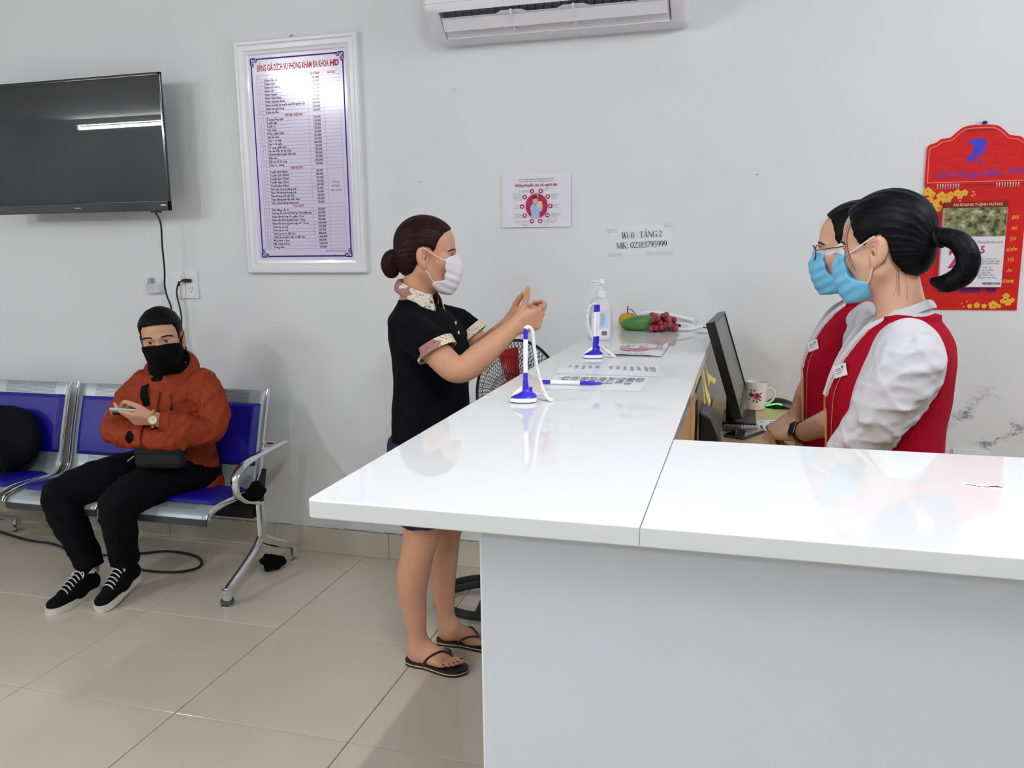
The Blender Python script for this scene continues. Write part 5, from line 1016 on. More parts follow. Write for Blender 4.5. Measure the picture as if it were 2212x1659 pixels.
# ================================================================ people: implicit surfaces polygonised into single meshes
f32 = np.float32
def unit(v): v = np.array(v, float); return v / np.linalg.norm(v)
def smin(a, b, k):
    if k <= 0: return np.minimum(a, b)
    h = np.clip(0.5 + 0.5 * (a - b) / k, 0, 1); return a + (b - a) * h - k * h * (1 - h)
class Field:
    def __init__(s): s.ops = []
    def add(s, fn, lo, hi, k=0.0, mode='u'): s.ops.append((fn, np.array(lo, float), np.array(hi, float), k, mode)); return s
    def cone(s, a, b, ra, rb, k=0.01, mode='u', n=None, q=1.0, cap=None):
        a = np.array(a, float); b = np.array(b, float); d = b - a; bb = max(float(d @ d), 1e-12); m = max(ra, rb)
        if n is not None: n = unit(n); m = m / min(q, 1.0) if q < 1 else m * q
        if cap is not None: cc, cn = np.array(cap[0], float), unit(cap[1])
        def fn(x, y, z):
            r = fn0(x, y, z)
            return r if cap is None else np.maximum(r, (x - cc[0]) * cn[0] + (y - cc[1]) * cn[1] + (z - cc[2]) * cn[2])
        def fn0(x, y, z):
            px, py, pz = x - a[0], y - a[1], z - a[2]
            t = np.clip((px * d[0] + py * d[1] + pz * d[2]) / bb, 0, 1)
            px = px - t * d[0]; py = py - t * d[1]; pz = pz - t * d[2]; d2 = px * px + py * py + pz * pz
            if n is not None: c = px * n[0] + py * n[1] + pz * n[2]; d2 = d2 + c * c * (1 / q ** 2 - 1); return (np.sqrt(d2) - (ra + (rb - ra) * t)) * min(q, 1)
            return np.sqrt(d2) - (ra + (rb - ra) * t)
        return s.add(fn, np.minimum(a, b) - m, np.maximum(a, b) + m, k, mode)
    def chain(s, pts, k=0.012, sub=4, n=None, q=1.0, cap=None):
        P = crom(pts, sub); T = Field()
        for u, v in zip(P[:-1], P[1:]): T.cone(u[:3], v[:3], u[3], v[3], 0, 'u', n, q)
        cc, cn = (np.array(cap[0], float), unit(cap[1])) if cap is not None else (None, None)
        def fn(x, y, z):
            r = None
            for o in T.ops: d = o[0](x, y, z); r = d if r is None else smin(r, d, .004)
            return r if cap is None else np.maximum(r, (x - cc[0]) * cn[0] + (y - cc[1]) * cn[1] + (z - cc[2]) * cn[2])
        return s.add(fn, np.min([o[1] for o in T.ops], axis=0), np.max([o[2] for o in T.ops], axis=0), k)
    def ell(s, c, r, R=None, k=0.01, mode='u'):
        c = np.array(c, float); r = np.array(r, float); R = np.eye(3) if R is None else np.array(R, float); ext = np.abs(R) @ r
        def fn(x, y, z):
            p = [x - c[0], y - c[1], z - c[2]]; l = [p[0] * R[0, i] + p[1] * R[1, i] + p[2] * R[2, i] for i in range(3)]
            k0 = np.sqrt(sum((l[i] / r[i]) ** 2 for i in range(3))); k1 = np.sqrt(sum((l[i] / r[i] ** 2) ** 2 for i in range(3)))
            return k0 * (k0 - 1) / np.maximum(k1, 1e-6)
        return s.add(fn, c - ext, c + ext, k, mode)
    def loft(s, rows, o=(0, 0, 0), R=None, k=0.02, p=2.0, off=0.0):
        """rows: (z, cx, cy, rx, ry) in the local frame, lowest first"""
        A = np.array(crom(sorted(rows), 6)); R = np.eye(3) if R is None else np.array(R, float); o = np.array(o, float)
        pts = []
        for z, cx, cy, rx, ry in A:
            for e in (-1, 1):
                for g in (-1, 1): pts.append(R @ np.array([cx + e * rx, cy + g * ry, z]) + o)
        pts = np.array(pts)
        def fn(x, y, z):
            px, py, pz = x - o[0], y - o[1], z - o[2]
            l = [px * R[0, i] + py * R[1, i] + pz * R[2, i] if np.count_nonzero(np.abs(R[:, i]) > 1e-9) > 1 else (px, py, pz)[int(np.argmax(np.abs(R[:, i])))] * R[:, i].sum() for i in range(3)]
            g = [np.interp(l[2], A[:, 0], A[:, j]) for j in range(1, 5)]
            u = l[0] - g[0]; v = l[1] - g[1]; rx = g[2] + off; ry = g[3] + off
            e = ((np.abs(u) / rx) ** p + (np.abs(v) / ry) ** p) ** (1 / p); e = np.maximum(e, 1e-4)
            d = np.sqrt(u * u + v * v) * (1 - 1 / e) + (e < .05) * -1 * np.minimum(rx, ry)
            return np.maximum(d, np.maximum(A[0, 0] - off - l[2], l[2] - A[-1, 0] - off))
        return s.add(fn, pts.min(0) - off, pts.max(0) + off, k, 'u')
    def half(s, pnt, nrm, mode='i', k=0.0):
        """keep the side the normal points away from"""
        pnt = np.array(pnt, float); nrm = unit(nrm)
        return s.add(lambda x, y, z: (x - pnt[0]) * nrm[0] + (y - pnt[1]) * nrm[1] + (z - pnt[2]) * nrm[2], (-9,) * 3, (9,) * 3, k, mode)
    def poly(s, pts, o, eu, ev, mode='i', k=0.0, sc=1.0):
        """prism of a 2-D outline in the plane (eu, ev) through o"""
        P = np.array(pts, float) * sc; o = np.array(o, float); eu = np.array(eu, float); ev = np.array(ev, float)
        def fn(x, y, z):
            u = (x - o[0]) * eu[0] + (y - o[1]) * eu[1] + (z - o[2]) * eu[2]; v = (x - o[0]) * ev[0] + (y - o[1]) * ev[1] + (z - o[2]) * ev[2]
            d = np.full(np.broadcast(u, v).shape, 1e9, f32); sg = np.zeros(d.shape, bool); n = len(P)
            for i in range(n):
                a, b = P[i], P[(i + 1) % n]; e = b - a; w0 = u - a[0]; w1 = v - a[1]
                t = np.clip((w0 * e[0] + w1 * e[1]) / (e @ e), 0, 1); d = np.minimum(d, (w0 - t * e[0]) ** 2 + (w1 - t * e[1]) ** 2)
                c = ((a[1] > v) != (b[1] > v)) & (u < (b[0] - a[0]) * (v - a[1]) / (b[1] - a[1] + 1e-12) + a[0]); sg ^= c
            d = np.sqrt(d); return np.where(sg, -d, d)
        return s.add(fn, (-9,) * 3, (9,) * 3, k, mode)
    def off(s, amount): return s.add(amount, (0,) * 3, (0,) * 3, 0, 'o')
    def mesh(s, h, disp=None, lo=None, hi=None, relax=1):
        L = np.min([o[1] - o[3] for o in s.ops if o[4] == 'u'], axis=0) - 4 * h if lo is None else np.array(lo, float)
        Hh = np.max([o[2] + o[3] for o in s.ops if o[4] == 'u'], axis=0) + 4 * h if hi is None else np.array(hi, float)
        ax = [np.arange(L[i], Hh[i] + h, h).astype(f32) for i in range(3)]; G = np.full([len(a) for a in ax], 0.2, f32)
        for fn, a, b, k, mode in s.ops:
            if mode == 'o': G -= f32(fn); continue
            pad = k + 3 * h + 0.012
            sl = tuple(slice(max(0, int(np.searchsorted(ax[i], a[i] - pad)) - 1), int(np.searchsorted(ax[i], b[i] + pad)) + 1) for i in range(3))
            g = [ax[i][sl[i]] for i in range(3)]
            if min(len(q) for q in g) == 0: continue
            d = fn(g[0][:, None, None], g[1][None, :, None], g[2][None, None, :]).astype(f32); sub = G[sl]
            if mode == 'u': G[sl] = smin(sub, d, k)
            elif mode == 's': G[sl] = -smin(-sub, d, k)
            elif mode == 'i': G[sl] = -smin(-sub, -d, k)
        if disp is not None:
            idx = np.argwhere(np.abs(G) < 0.014); x, y, z = [ax[i][idx[:, i]] for i in range(3)]
            G[idx[:, 0], idx[:, 1], idx[:, 2]] -= disp(x, y, z).astype(f32)
        return polygonise(G, ax, h, relax)
def polygonise(G, ax, h, relax):
    S = G < 0; c = np.zeros([n - 1 for n in G.shape], np.int8)
    for i in (0, 1):
        for j in (0, 1):
            for k in (0, 1): c += S[i:c.shape[0] + i, j:c.shape[1] + j, k:c.shape[2] + k]
    idx = np.argwhere((c > 0) & (c < 8)); vid = np.full(c.shape, -1, np.int32); vid[idx[:, 0], idx[:, 1], idx[:, 2]] = np.arange(len(idx))
    acc = np.zeros((len(idx), 3), f32); cnt = np.zeros(len(idx), f32)
    for a in range(3):
        o1, o2 = [q for q in range(3) if q != a]
        for i in (0, 1):
            for j in (0, 1):
                p = idx.copy(); p[:, o1] += i; p[:, o2] += j; q = p.copy(); q[:, a] += 1
                ga = G[p[:, 0], p[:, 1], p[:, 2]]; gb = G[q[:, 0], q[:, 1], q[:, 2]]; m = (ga < 0) != (gb < 0)
                t = ga / np.where(m, ga - gb, 1); w = np.zeros((len(idx), 3), f32); w[:, a] = t; w[:, o1] = i; w[:, o2] = j
                acc[m] += w[m]; cnt[m] += 1
    V = (idx + acc / cnt[:, None]) * h + np.array([a[0] for a in ax], f32)
    Q = []
    for a in range(3):
        o1, o2 = (a + 1) % 3, (a + 2) % 3
        sl0 = [slice(None)] * 3; sl1 = [slice(None)] * 3; sl0[a] = slice(0, -1); sl1[a] = slice(1, None)
        d = np.argwhere(S[tuple(sl0)] != S[tuple(sl1)]); d = d[(d[:, o1] > 0) & (d[:, o2] > 0) & (d[:, o1] < c.shape[o1]) & (d[:, o2] < c.shape[o2])]
        ins = S[d[:, 0], d[:, 1], d[:, 2]]; r = []
        for i, j in ((-1, -1), (0, -1), (0, 0), (-1, 0)):
            e = d.copy(); e[:, o1] += i; e[:, o2] += j; r.append(vid[e[:, 0], e[:, 1], e[:, 2]])
        q = np.stack(r, 1); q[~ins] = q[~ins][:, ::-1]; Q.append(q)
    Q = np.concatenate(Q); Q = Q[(Q >= 0).all(1)]
    E = np.concatenate([Q[:, [0, 1]], Q[:, [1, 2]], Q[:, [2, 3]], Q[:, [3, 0]]])
    deg = np.bincount(E[:, 0], minlength=len(V)) + np.bincount(E[:, 1], minlength=len(V)); deg = np.maximum(deg, 1)
    for it in range(relax):
        for lam in (0.55, -0.56) if it > 0 else (0.5,):
            A = np.stack([np.bincount(E[:, 0], V[E[:, 1], i], len(V)) + np.bincount(E[:, 1], V[E[:, 0], i], len(V)) for i in range(3)], 1) / deg[:, None]
            V = V + lam * (A - V)
    return V, Q
def sdf_obj(name, VQ, m, parent=None, loc=None):
    V, Q = VQ; me = bpy.data.meshes.new(name); nv, nq = len(V), len(Q)
    me.vertices.add(nv); me.vertices.foreach_set('co', V.astype(f32).ravel()); me.loops.add(nq * 4); me.loops.foreach_set('vertex_index', Q.astype(np.int32).ravel())
    me.polygons.add(nq); me.polygons.foreach_set('loop_start', np.arange(0, nq * 4, 4, dtype=np.int32)); me.update(calc_edges=True)
    me.polygons.foreach_set('use_smooth', np.ones(nq, bool))
    return link_mesh(name, me, m, parent, loc, None)
def folds(seed, amp, freq, dirn=(0, 0, 1), aniso=3.0, n=6):
    """cloth folds: ridged waves running roughly along dirn"""
    rs = np.random.RandomState(seed); dn = unit(dirn); W = []
    for i in range(n):
        k = rs.normal(size=3); k -= dn * (k @ dn) * (1 - 1 / aniso); k = unit(k) * freq * rs.uniform(.6, 1.5); W.append((k, rs.uniform(0, 6.28), rs.normal(size=3) * freq * .35, rs.uniform(0, 6.28)))
    def fn(x, y, z):
        o = 0
        for k, p, w, p2 in W:
            a = k[0] * x + k[1] * y + k[2] * z + p + 1.3 * np.sin(w[0] * x + w[1] * y + w[2] * z + p2); o = o + (1 - np.abs(np.sin(a * .5))) ** 2 - .35
        return amp * np.clip(o / n ** .5, -1.2, 1.2)
    return fn

# ---------------------------------------------------------------- body part builders
def frame(yaw, pitch=0, roll=0):
    """columns: forward, left, up ; yaw from +x, pitch nose down, roll to the left shoulder"""
    Mz = Matrix.Rotation(math.radians(yaw), 3, 'Z') @ Matrix.Rotation(math.radians(pitch), 3, 'Y') @ Matrix.Rotation(math.radians(-roll), 3, 'X')
    return np.array(Mz)
class Head:
    def __init__(s, o, yaw, pitch=0, roll=0, sc=1.0): s.o = np.array(o, float); s.R = frame(yaw, pitch, roll); s.sc = sc
    def w(s, p): return s.o + s.sc * (s.R @ np.array(p, float))
    def e(s, F, c, r, k=.02, mode='u', rot=None): F.ell(s.w(c), np.array(r) * s.sc, s.R if rot is None else s.R @ rot, k, mode)
    def c(s, F, a, b, ra, rb, k=.015, mode='u', n=None, q=1.0): F.cone(s.w(a), s.w(b), ra * s.sc, rb * s.sc, k, mode, None if n is None else s.R @ np.array(n, float), q)
    def skull(s, F, male=False):
        s.e(F, (-.010, 0, .046), (.092, .073, .086), .0); s.e(F, (.030, 0, .052), (.056, .060, .056), .03)
        s.e(F, (.034, 0, -.016), (.054, .058, .062), .03)
        for e in (-1, 1):
            s.c(F, (.0, e * .052, -.040), (.050, e * .022, -.088), .022, .018, .03); s.e(F, (.050, e * .040, -.008), (.026, .022, .022), .025)
        s.e(F, (.066, 0, -.088), (.020, .024, .020), .02); s.e(F, (.078, 0, -.055), (.018, .026, .026), .02)
    def face(s, F):
        s.c(F, (.080, 0, .020), (.104, 0, -.020), .0075, .0105, .012); 
        for e in (-1, 1):
            s.e(F, (.092, e * .012, -.024), (.010, .008, .008), .008); s.c(F, (.072, e * .044, .034), (.084, e * .010, .032), .010, .010, .014)
            s.e(F, (.092, e * .031, .016), (.016, .018, .011), .014, 's'); s.e(F, (.0715, e * .031, .015), (.0125, .0155, .0115), .008)
    def eyes(s, par, m_white, m_iris, m_brow, look=(1, 0, 0), sides=(-1, 1), openness=.0045, brow_t=.0028):
        for e in sides:
            c = s.w((.0795, e * .031, .0145)); mb = MB().ell(c, (.0055 * s.sc, .0125 * s.sc, openness * s.sc), 16, 10, Matrix(s.R.tolist())); ey = mb.obj('eye', m_white, par, smooth=80)
            MB().ell(s.w((.0838, e * .031 + .0, .0147)), (.0022 * s.sc, .0056 * s.sc, openness * .95 * s.sc), 14, 8, Matrix(s.R.tolist())).obj('iris', m_iris, ey, smooth=80)
            MB().tube([s.w(p) for p in crom([(.0765, e * .0455, .0155), (.0835, e * .038, .0195), (.0862, e * .031, .0205), (.0845, e * .022, .0185), (.081, e * .0175, .0150)], 4)], .0011, 6).obj('upper_lash', m_brow, par)
            MB().tube([s.w(p) for p in crom([(.0705, e * .0595, .0295), (.0790, e * .0535, .0342), (.0862, e * .0440, .0376), (.0898, e * .031, .0375), (.0928, e * .017, .0352)], 4)], [(.0012, brow_t * .6)] + [(.0016, brow_t * .8)] * 3 + [(.0016, brow_t)] * 12 + [(.0012, brow_t * .9)], 8, flat=s.R[:, 0]).obj('eyebrow', m_brow, par)
    def ear(s, F, e):
        rot = np.array(Matrix.Rotation(-.22, 3, 'Y')) @ np.array(Matrix.Rotation(e * .42, 3, 'Z'))
        s.e(F, (-.012, e * .080, .003), (.0205, .0100, .0335), .004, 'u', rot); s.e(F, (-.006, e * .0920, .006), (.0135, .0135, .0240), .002, 's', rot)
        s.e(F, (-.013, e * .083, .004), (.0050, .0050, .0150), .002, 'u', rot); s.e(F, (.000, e * .086, -.004), (.0070, .0150, .0085), .002, 's', rot)
        s.c(F, (.006, e * .077, -.007), (.007, e * .076, .002), .0042, .0036, .003); s.e(F, (.0, e * .079, -.026), (.0090, .0065, .0105), .005)
    def neck(s, F, to, r0=.050, r1=.056): F.cone(s.w((-.018, 0, -.045)), to, r0 * s.sc, r1, .03)
    def region(s, F, pts, k=.004, plane='xz', mode='i'):
        F.poly(pts, s.o, s.R[:, 0] if plane == 'xz' else s.R[:, 1], s.R[:, 2], mode, k, s.sc)
    def tubeobj(s, name, pts, r, m, par, k=6, n=6, flat=None): return MB().tube([s.w(p) for p in crom(pts, k)], r, n, flat=flat).obj(name, m, par, smooth=60)
    def mask(s, par, m, pts, seed=1, pleat=.0011, off=.0065, vox=.0022, m_trim=None, name='face_mask'):
        F = Field(); s.skull(F); s.c(F, (.082, 0, .022), (.098, 0, -.022), .011, .015, .03); s.c(F, (.090, 0, -.03), (.074, 0, -.088), .016, .018, .03); s.e(F, (.056, 0, -.045), (.050, .052, .056), .03)
        F.off(off * s.sc); s.region(F, pts, .003)
        o, R, sc = s.o, s.R, s.sc
        def disp(x, y, z):
            l = [((x - o[0]) * R[0, i] + (y - o[1]) * R[1, i] + (z - o[2]) * R[2, i]) / sc for i in range(3)]
            ph = l[2] * 1.0 + l[0] * .35; return pleat * (2 * np.abs(np.mod(ph / .026, 1.0) - .5) - .5) * np.clip((l[0] - .03) / .03, 0, 1) * 2 + folds(seed, .0010, 90, R[:, 1], 2, 4)(x, y, z)
        return sdf_obj(name, F.mesh(vox, disp, relax=1), m, par)

def hand(F, wrist, fwd, palm, thumb_side, curls, s=1.0, spread=1.0, thumb=((.5, .6, .6), (.2, .35, .2)), k=.010):
    """fwd: wrist to knuckles, palm: normal out of the palm, thumb_side: towards the thumb; curls: four triples in degrees (index first)"""
    f = unit(fwd); pn = np.array(palm, float); pn = unit(pn - f * (pn @ f)); sd = np.array(thumb_side, float); sd = unit(sd - f * (sd @ f) - pn * (sd @ pn)); w = np.array(wrist, float)
    lat = [.0265, .0085, -.0095, -.0265]; kn = [.086, .089, .084, .076]; ln = [(.043, .026, .021), (.047, .030, .022), (.043, .028, .022), (.034, .021, .019)]; rr = [.0092, .0092, .0088, .0078]; tips = []
    for i in range(4):
        b = w + f * .012 * s + sd * lat[i] * .55 * s; kp = w + (f * kn[i] + sd * lat[i] * spread) * s
        F.cone(b, kp, .0155 * s, .0118 * s, k, 'u', pn, .95)
        a = 0; p = kp; d = unit(f + sd * lat[i] * 2.5 * (spread - .9)); r = rr[i] * s
        for j in range(3):
            a += math.radians(curls[i][j]); dj = d * math.cos(a) + pn * math.sin(a); q = p + dj * ln[i][j] * s
            F.cone(p, q, r, r * .90, .0035 if j or True else k); p = q; r *= .90
        tips.append(p)
    F.cone(w + f * .02 * s + sd * .018 * s + pn * .006 * s, w + f * .055 * s + sd * .030 * s + pn * .012 * s, .016 * s, .013 * s, .014)
    F.cone(w + f * .02 * s - sd * .014 * s + pn * .004 * s, w + f * .06 * s - sd * .022 * s + pn * .005 * s, .014 * s, .012 * s, .014)
    p = w + f * .034 * s + sd * .030 * s + pn * .010 * s; r = .0125 * s
    for (cf, cs, cp), L_ in zip(thumb, (.036, .030, .026)):
        d = unit(f * cf + sd * cs + pn * cp); q = p + d * L_ * s; F.cone(p, q, r, r * .88, .008 if r > .012 * s else .003); p = q; r *= .88
    return tips, p
def foot(F, heel, dirn, side, s=1.0, z0=.02):
    """bare foot; dirn heel to toe, side: towards the big toe"""
    d = unit(dirn); l = unit(side); h = np.array(heel, float); h[2] = 0
    def P(a, b, z): return h + (d * a + l * b) * s + np.array([0, 0, z0 + z * s])
    F.ell(P(.030, 0, .026), (.030 * s, .029 * s, .028 * s), None, .02); F.cone(P(.035, 0, .030), P(.13, .006, .022), .028 * s, .024 * s, .03); F.cone(P(.055, .004, .062), P(.145, .016, .022), .026 * s, .019 * s, .03)
    F.cone(P(.05, -.012, .025), P(.145, -.024, .014), .022 * s, .0145 * s, .025); F.cone(P(.13, .02, .018), P(.165, .027, .017), .018 * s, .0165 * s, .02)
    nails = []
    for i, (a, b, L_, r) in enumerate(((.178, .029, .042, .0125), (.180, .010, .034, .0090), (.174, -.005, .030, .0085), (.165, -.019, .026, .0080), (.153, -.032, .022, .0078))):
        F.cone(P(a - .02, b, .016), P(a + L_ - .01, b + .001 * i, .0105), r * s * 1.05, r * s, .005); nails.append((P(a + L_ - .008, b, .0115 + r * .82), r * s))
    return nails
def stroke(name, pts, r, m, par, k=5, n=8, flat=None):
    return MB().tube(crom(pts, k), r, n, flat=flat).obj(name, m, par, smooth=60)

M_skinW = mat('warm_skin', srgb(204, 152, 122), .48, spec=.35, var=.05, vscale=22, bump=.10, bscale=260, bdist=.0008)
M_skinR = mat('fair_skin', srgb(214, 168, 142), .48, spec=.35, var=.04, vscale=22, bump=.08, bscale=260, bdist=.0008)
M_skinM = mat('tan_skin', srgb(206, 156, 130), .5, spec=.35, var=.05, vscale=22, bump=.10, bscale=260, bdist=.0008)
M_eyew = mat('eye_white', srgb(224, 216, 210), .2); M_iris = mat('dark_iris', srgb(30, 20, 16), .1); M_brow = mat('dark_brow_hair', srgb(34, 24, 20), .7)
def hairmat(name, col, col2, stretch):
    m = mat(name, col, .45, spec=.12, bump=.22, bscale=90, stretch=stretch, bdist=.003, detail=4)
    nt = m.node_tree; N = nt.nodes; L = nt.links; n = N.new('ShaderNodeTexNoise'); n.inputs['Scale'].default_value = 40; n.inputs['Detail'].default_value = 5
    L.new([q for q in N if q.type == 'MAPPING'][0].outputs[0], n.inputs['Vector']); r = N.new('ShaderNodeValToRGB'); r.color_ramp.elements[0].color = col; r.color_ramp.elements[1].color = col2; r.color_ramp.elements[0].position = .4; r.color_ramp.elements[1].position = .75
    L.new(n.outputs['Fac'], r.inputs[0]); L.new(r.outputs[0], N['Principled BSDF'].inputs['Base Color']); return m
M_hairW = hairmat('dark_auburn_hair', srgb(22, 12, 13), srgb(58, 24, 26), (1.0, 6, 5)); M_hairK = hairmat('black_hair', srgb(5, 5, 7), srgb(18, 17, 20), (1.0, 6, 5)); M_hairM = hairmat('short_black_hair', srgb(5, 5, 6), srgb(16, 15, 16), (5, 5, 2))
# ---------------------------------------------------------------- the visitor at the counter
HW = Head((-1.016, 2.55, 1.398), 19, 6, 0, .98)
B = Field(); HW.skull(B); HW.face(B); HW.ear(B, 1); HW.ear(B, -1); HW.neck(B, (-1.062, 2.55, 1.235), .048, .058)
torsoW = [(.62, -1.035, 2.55, .105, .155), (.78, -1.022, 2.55, .118, .168), (.90, -1.015, 2.55, .112, .160), (1.00, -1.012, 2.55, .108, .152), (1.08, -1.010, 2.55, .114, .160), (1.15, -1.022, 2.55, .106, .164), (1.20, -1.042, 2.55, .088, .150), (1.232, -1.050, 2.55, .066, .108), (1.255, -1.054, 2.55, .052, .074), (1.27, -1.056, 2.55, .044, .056)]
B.loft(torsoW[:-1], k=.02, off=-.008)
# arms
B.chain([(-1.030, 2.410, 1.190, .036), (-.960, 2.368, 1.148, .042), (-.905, 2.352, 1.105, .043), (-.855, 2.345, 1.066, .041), (-.818, 2.352, 1.070, .040), (-.785, 2.372, 1.098, .041), (-.745, 2.40, 1.134, .035), (-.710, 2.425, 1.168, .028), (-.690, 2.44, 1.188, .026)], .01)
B.chain([(-1.035, 2.695, 1.190, .036), (-.965, 2.725, 1.150, .041), (-.895, 2.72, 1.100, .040), (-.865, 2.70, 1.090, .038), (-.815, 2.64, 1.125, .036), (-.765, 2.585, 1.165, .027), (-.742, 2.565, 1.185, .025)], .01)
hand(B, (-.690, 2.44, 1.188), (.82, .36, .30), (-.30, .86, .30), (-.30, -.05, .92), [(34, 55, 38), (52, 62, 40), (58, 66, 45), (60, 68, 45)], .95, 1.0, ((.62, .66, .0), (.42, .88, -.05), (.38, .90, -.15)))
hand(B, (-.742, 2.565, 1.185), (.88, -.20, .36), (.25, -.90, .20), (-.36, .0, .90), [(20, 30, 25), (28, 40, 25), (35, 45, 30), (40, 45, 30)], .95, 1.0, ((.75, .55, .25), (.85, .40, .3), (.9, .3, .3)))
# legs and feet
B.chain([(-1.020, 2.475, .74, .088), (-1.018, 2.468, .58, .074), (-1.030, 2.462, .47, .060), (-1.042, 2.460, .42, .055), (-1.062, 2.460, .34, .055), (-1.070, 2.462, .26, .049), (-1.062, 2.465, .17, .037), (-1.058, 2.466, .10, .031), (-1.056, 2.466, .07, .032)], .02)
B.chain([(-1.010, 2.625, .74, .088), (-1.000, 2.632, .58, .072), (-1.000, 2.638, .47, .058), (-1.010, 2.640, .42, .053), (-1.024, 2.642, .33, .054), (-1.026, 2.640, .25, .047), (-1.018, 2.635, .16, .035), (-1.012, 2.632, .10, .030), (-1.008, 2.630, .07, .031)], .02)
nailsR = foot(B, (-1.092, 2.470, 0), (.99, -.14, 0), (.14, .99, 0), .90, .021); nailsL = foot(B, (-1.040, 2.632, 0), (.99, .02, 0), (.02, -.99, 0), .90, .021)
person_w = sdf_obj('person', B.mesh(.0032), M_skinW, None, (-1.03, 2.53, 0))
tag(person_w, 'woman in a black polo shirt and flip-flops gesturing at the counter', 'person')
HW.eyes(person_w, M_eyew, M_iris, M_brow, openness=.0032)
# hair, bun
Hh = Field(); HW.e(Hh, (-.014, 0, .048), (.100, .080, .094), .0); HW.e(Hh, (.020, 0, .060), (.066, .068, .060), .03); HW.e(Hh, (-.045, 0, -.012), (.060, .062, .058), .03)
HW.region(Hh, [(.078, .150), (.076, .104), (.052, .086), (.036, .060), (.030, .034), (.022, .020), (.012, .036), (-.014, .040), (-.026, .020), (-.026, -.016), (-.040, -.052), (-.070, -.072), (-.13, -.06), (-.15, .10), (-.05, .17)], .006)
def strands(o, R, amp, fr):
    def fn(x, y, z):
        l = [(x - o[0]) * R[0, i] + (y - o[1]) * R[1, i] + (z - o[2]) * R[2, i] for i in range(3)]
        a = np.arctan2(l[1], l[2] + .02); return amp * (np.sin(a * fr + 9 * l[0]) + .6 * np.sin(a * fr * 2.3 + 17 * l[0] + 1) + .5 * np.sin(a * fr * .6 - 30 * l[0]))
    return fn
hw = sdf_obj('hair', Hh.mesh(.0028, strands(HW.o, HW.R, .0006, 34)), M_hairW, person_w)
Fb = Field(); Fb.chain([(*HW.w((-.096, 0, -.014)), .015), (*HW.w((-.114, 0, -.004)), .022), (*HW.w((-.124, 0, -.030)), .026), (*HW.w((-.114, 0, -.054)), .023), (*HW.w((-.104, 0, -.036)), .020)], .01)
sdf_obj('hair_bun', Fb.mesh(.0026, folds(4, .0016, 260, HW.R[:, 2], 6, 4)), M_hairW, hw)
MB().tube([HW.w((-.101 + .004 * math.sin(a), .021 * math.cos(a), -.008 + .021 * math.sin(a))) for a in [i * math.pi / 12 for i in range(24)]], .0028, 8, closed=True).obj('hair_tie', mat('pale_hair_tie', srgb(196, 170, 166), .6), hw)
# mask
M_maskw = mat('white_mask_fabric', srgb(232, 228, 236), .7, var=.02, vscale=30, bump=.15, bscale=500); M_loop = mat('white_elastic', srgb(238, 228, 226), .7)
mk = HW.mask(person_w, M_maskw, [(.064, .002), (.074, .012), (.098, .022), (.16, .028), (.16, -.09), (.105, -.116), (.056, -.114), (.026, -.082), (.034, -.074), (.064, -.066), (.068, -.036)], 3)
for e in (-1, 1):
    HW.tubeobj('ear_loop', [(.068, e * .060, -.002), (.036, e * .073, .010), (.004, e * .083, .028), (-.010, e * .082, .034)], .0016, M_loop, mk); HW.tubeobj('ear_loop', [(.034, e * .061, -.076), (.020, e * .068, -.060), (.004, e * .078, -.036), (-.002, e * .080, -.028)], .0016, M_loop, mk)
# polo shirt
M_polo = mat('black_jersey', srgb(5, 5, 10), .9, spec=.15, bump=.2, bscale=500, var=.1, vscale=6)
P = Field(); P.loft([(.74,) + torsoW[1][1:]] + torsoW[2:9], k=.03, off=.011)
dR = unit((.52, -.14, -.80)); dL = unit((.62, .06, -.70)); cR = np.array((-.902, 2.354, 1.128)); cL = np.array((-.925, 2.726, 1.140))
P.chain([(-1.040, 2.415, 1.192, .048), (-.985, 2.380, 1.165, .059), (-.935, 2.360, 1.130, .063), (-.89, 2.345, 1.075, .062)], .03, cap=(cR, dR)); P.chain([(-1.040, 2.690, 1.192, .048), (-.985, 2.715, 1.165, .060), (-.935, 2.728, 1.130, .060), (-.895, 2.730, 1.09, .060)], .03, cap=(cL, dL))
polo = sdf_obj('polo_shirt', P.mesh(.0045, folds(8, .0040, 70, (.3, .1, .8), 2.5, 4), relax=2), M_polo, person_w)
M_pat = mat('cream_patterned_trim', srgb(226, 214, 196), .8, bump=.1, bscale=300)
def pattern(m):
    nt = m.node_tree; N = nt.nodes; L = nt.links; tc = [n for n in N if n.type == 'TEX_COORD'][0]
    n1 = N.new('ShaderNodeTexNoise'); n1.inputs['Scale'].default_value = 15; L.new(tc.outputs['Object'], n1.inputs['Vector'])
    r1 = N.new('ShaderNodeMapRange'); r1.inputs[1].default_value = .54; r1.inputs[2].default_value = .56; L.new(n1.outputs['Fac'], r1.inputs[0])
    wv = N.new('ShaderNodeTexNoise'); wv.inputs['Scale'].default_value = 190; L.new(tc.outputs['Object'], wv.inputs['Vector']); r2 = N.new('ShaderNodeMapRange'); r2.inputs[1].default_value = .60; r2.inputs[2].default_value = .64; L.new(wv.outputs['Fac'], r2.inputs[0])
    mx = N.new('ShaderNodeMix'); mx.data_type = 'RGBA'; mx.inputs[6].default_value = srgb(228, 216, 198); mx.inputs[7].default_value = srgb(168, 118, 112); L.new(r1.outputs[0], mx.inputs[0])
    m2 = N.new('ShaderNodeMix'); m2.data_type = 'RGBA'; m2.inputs[7].default_value = srgb(70, 56, 56); L.new(mx.outputs[2], m2.inputs[6]); L.new(r2.outputs[0], m2.inputs[0]); L.new(m2.outputs[2], N['Principled BSDF'].inputs['Base Color'])
pattern(M_pat)
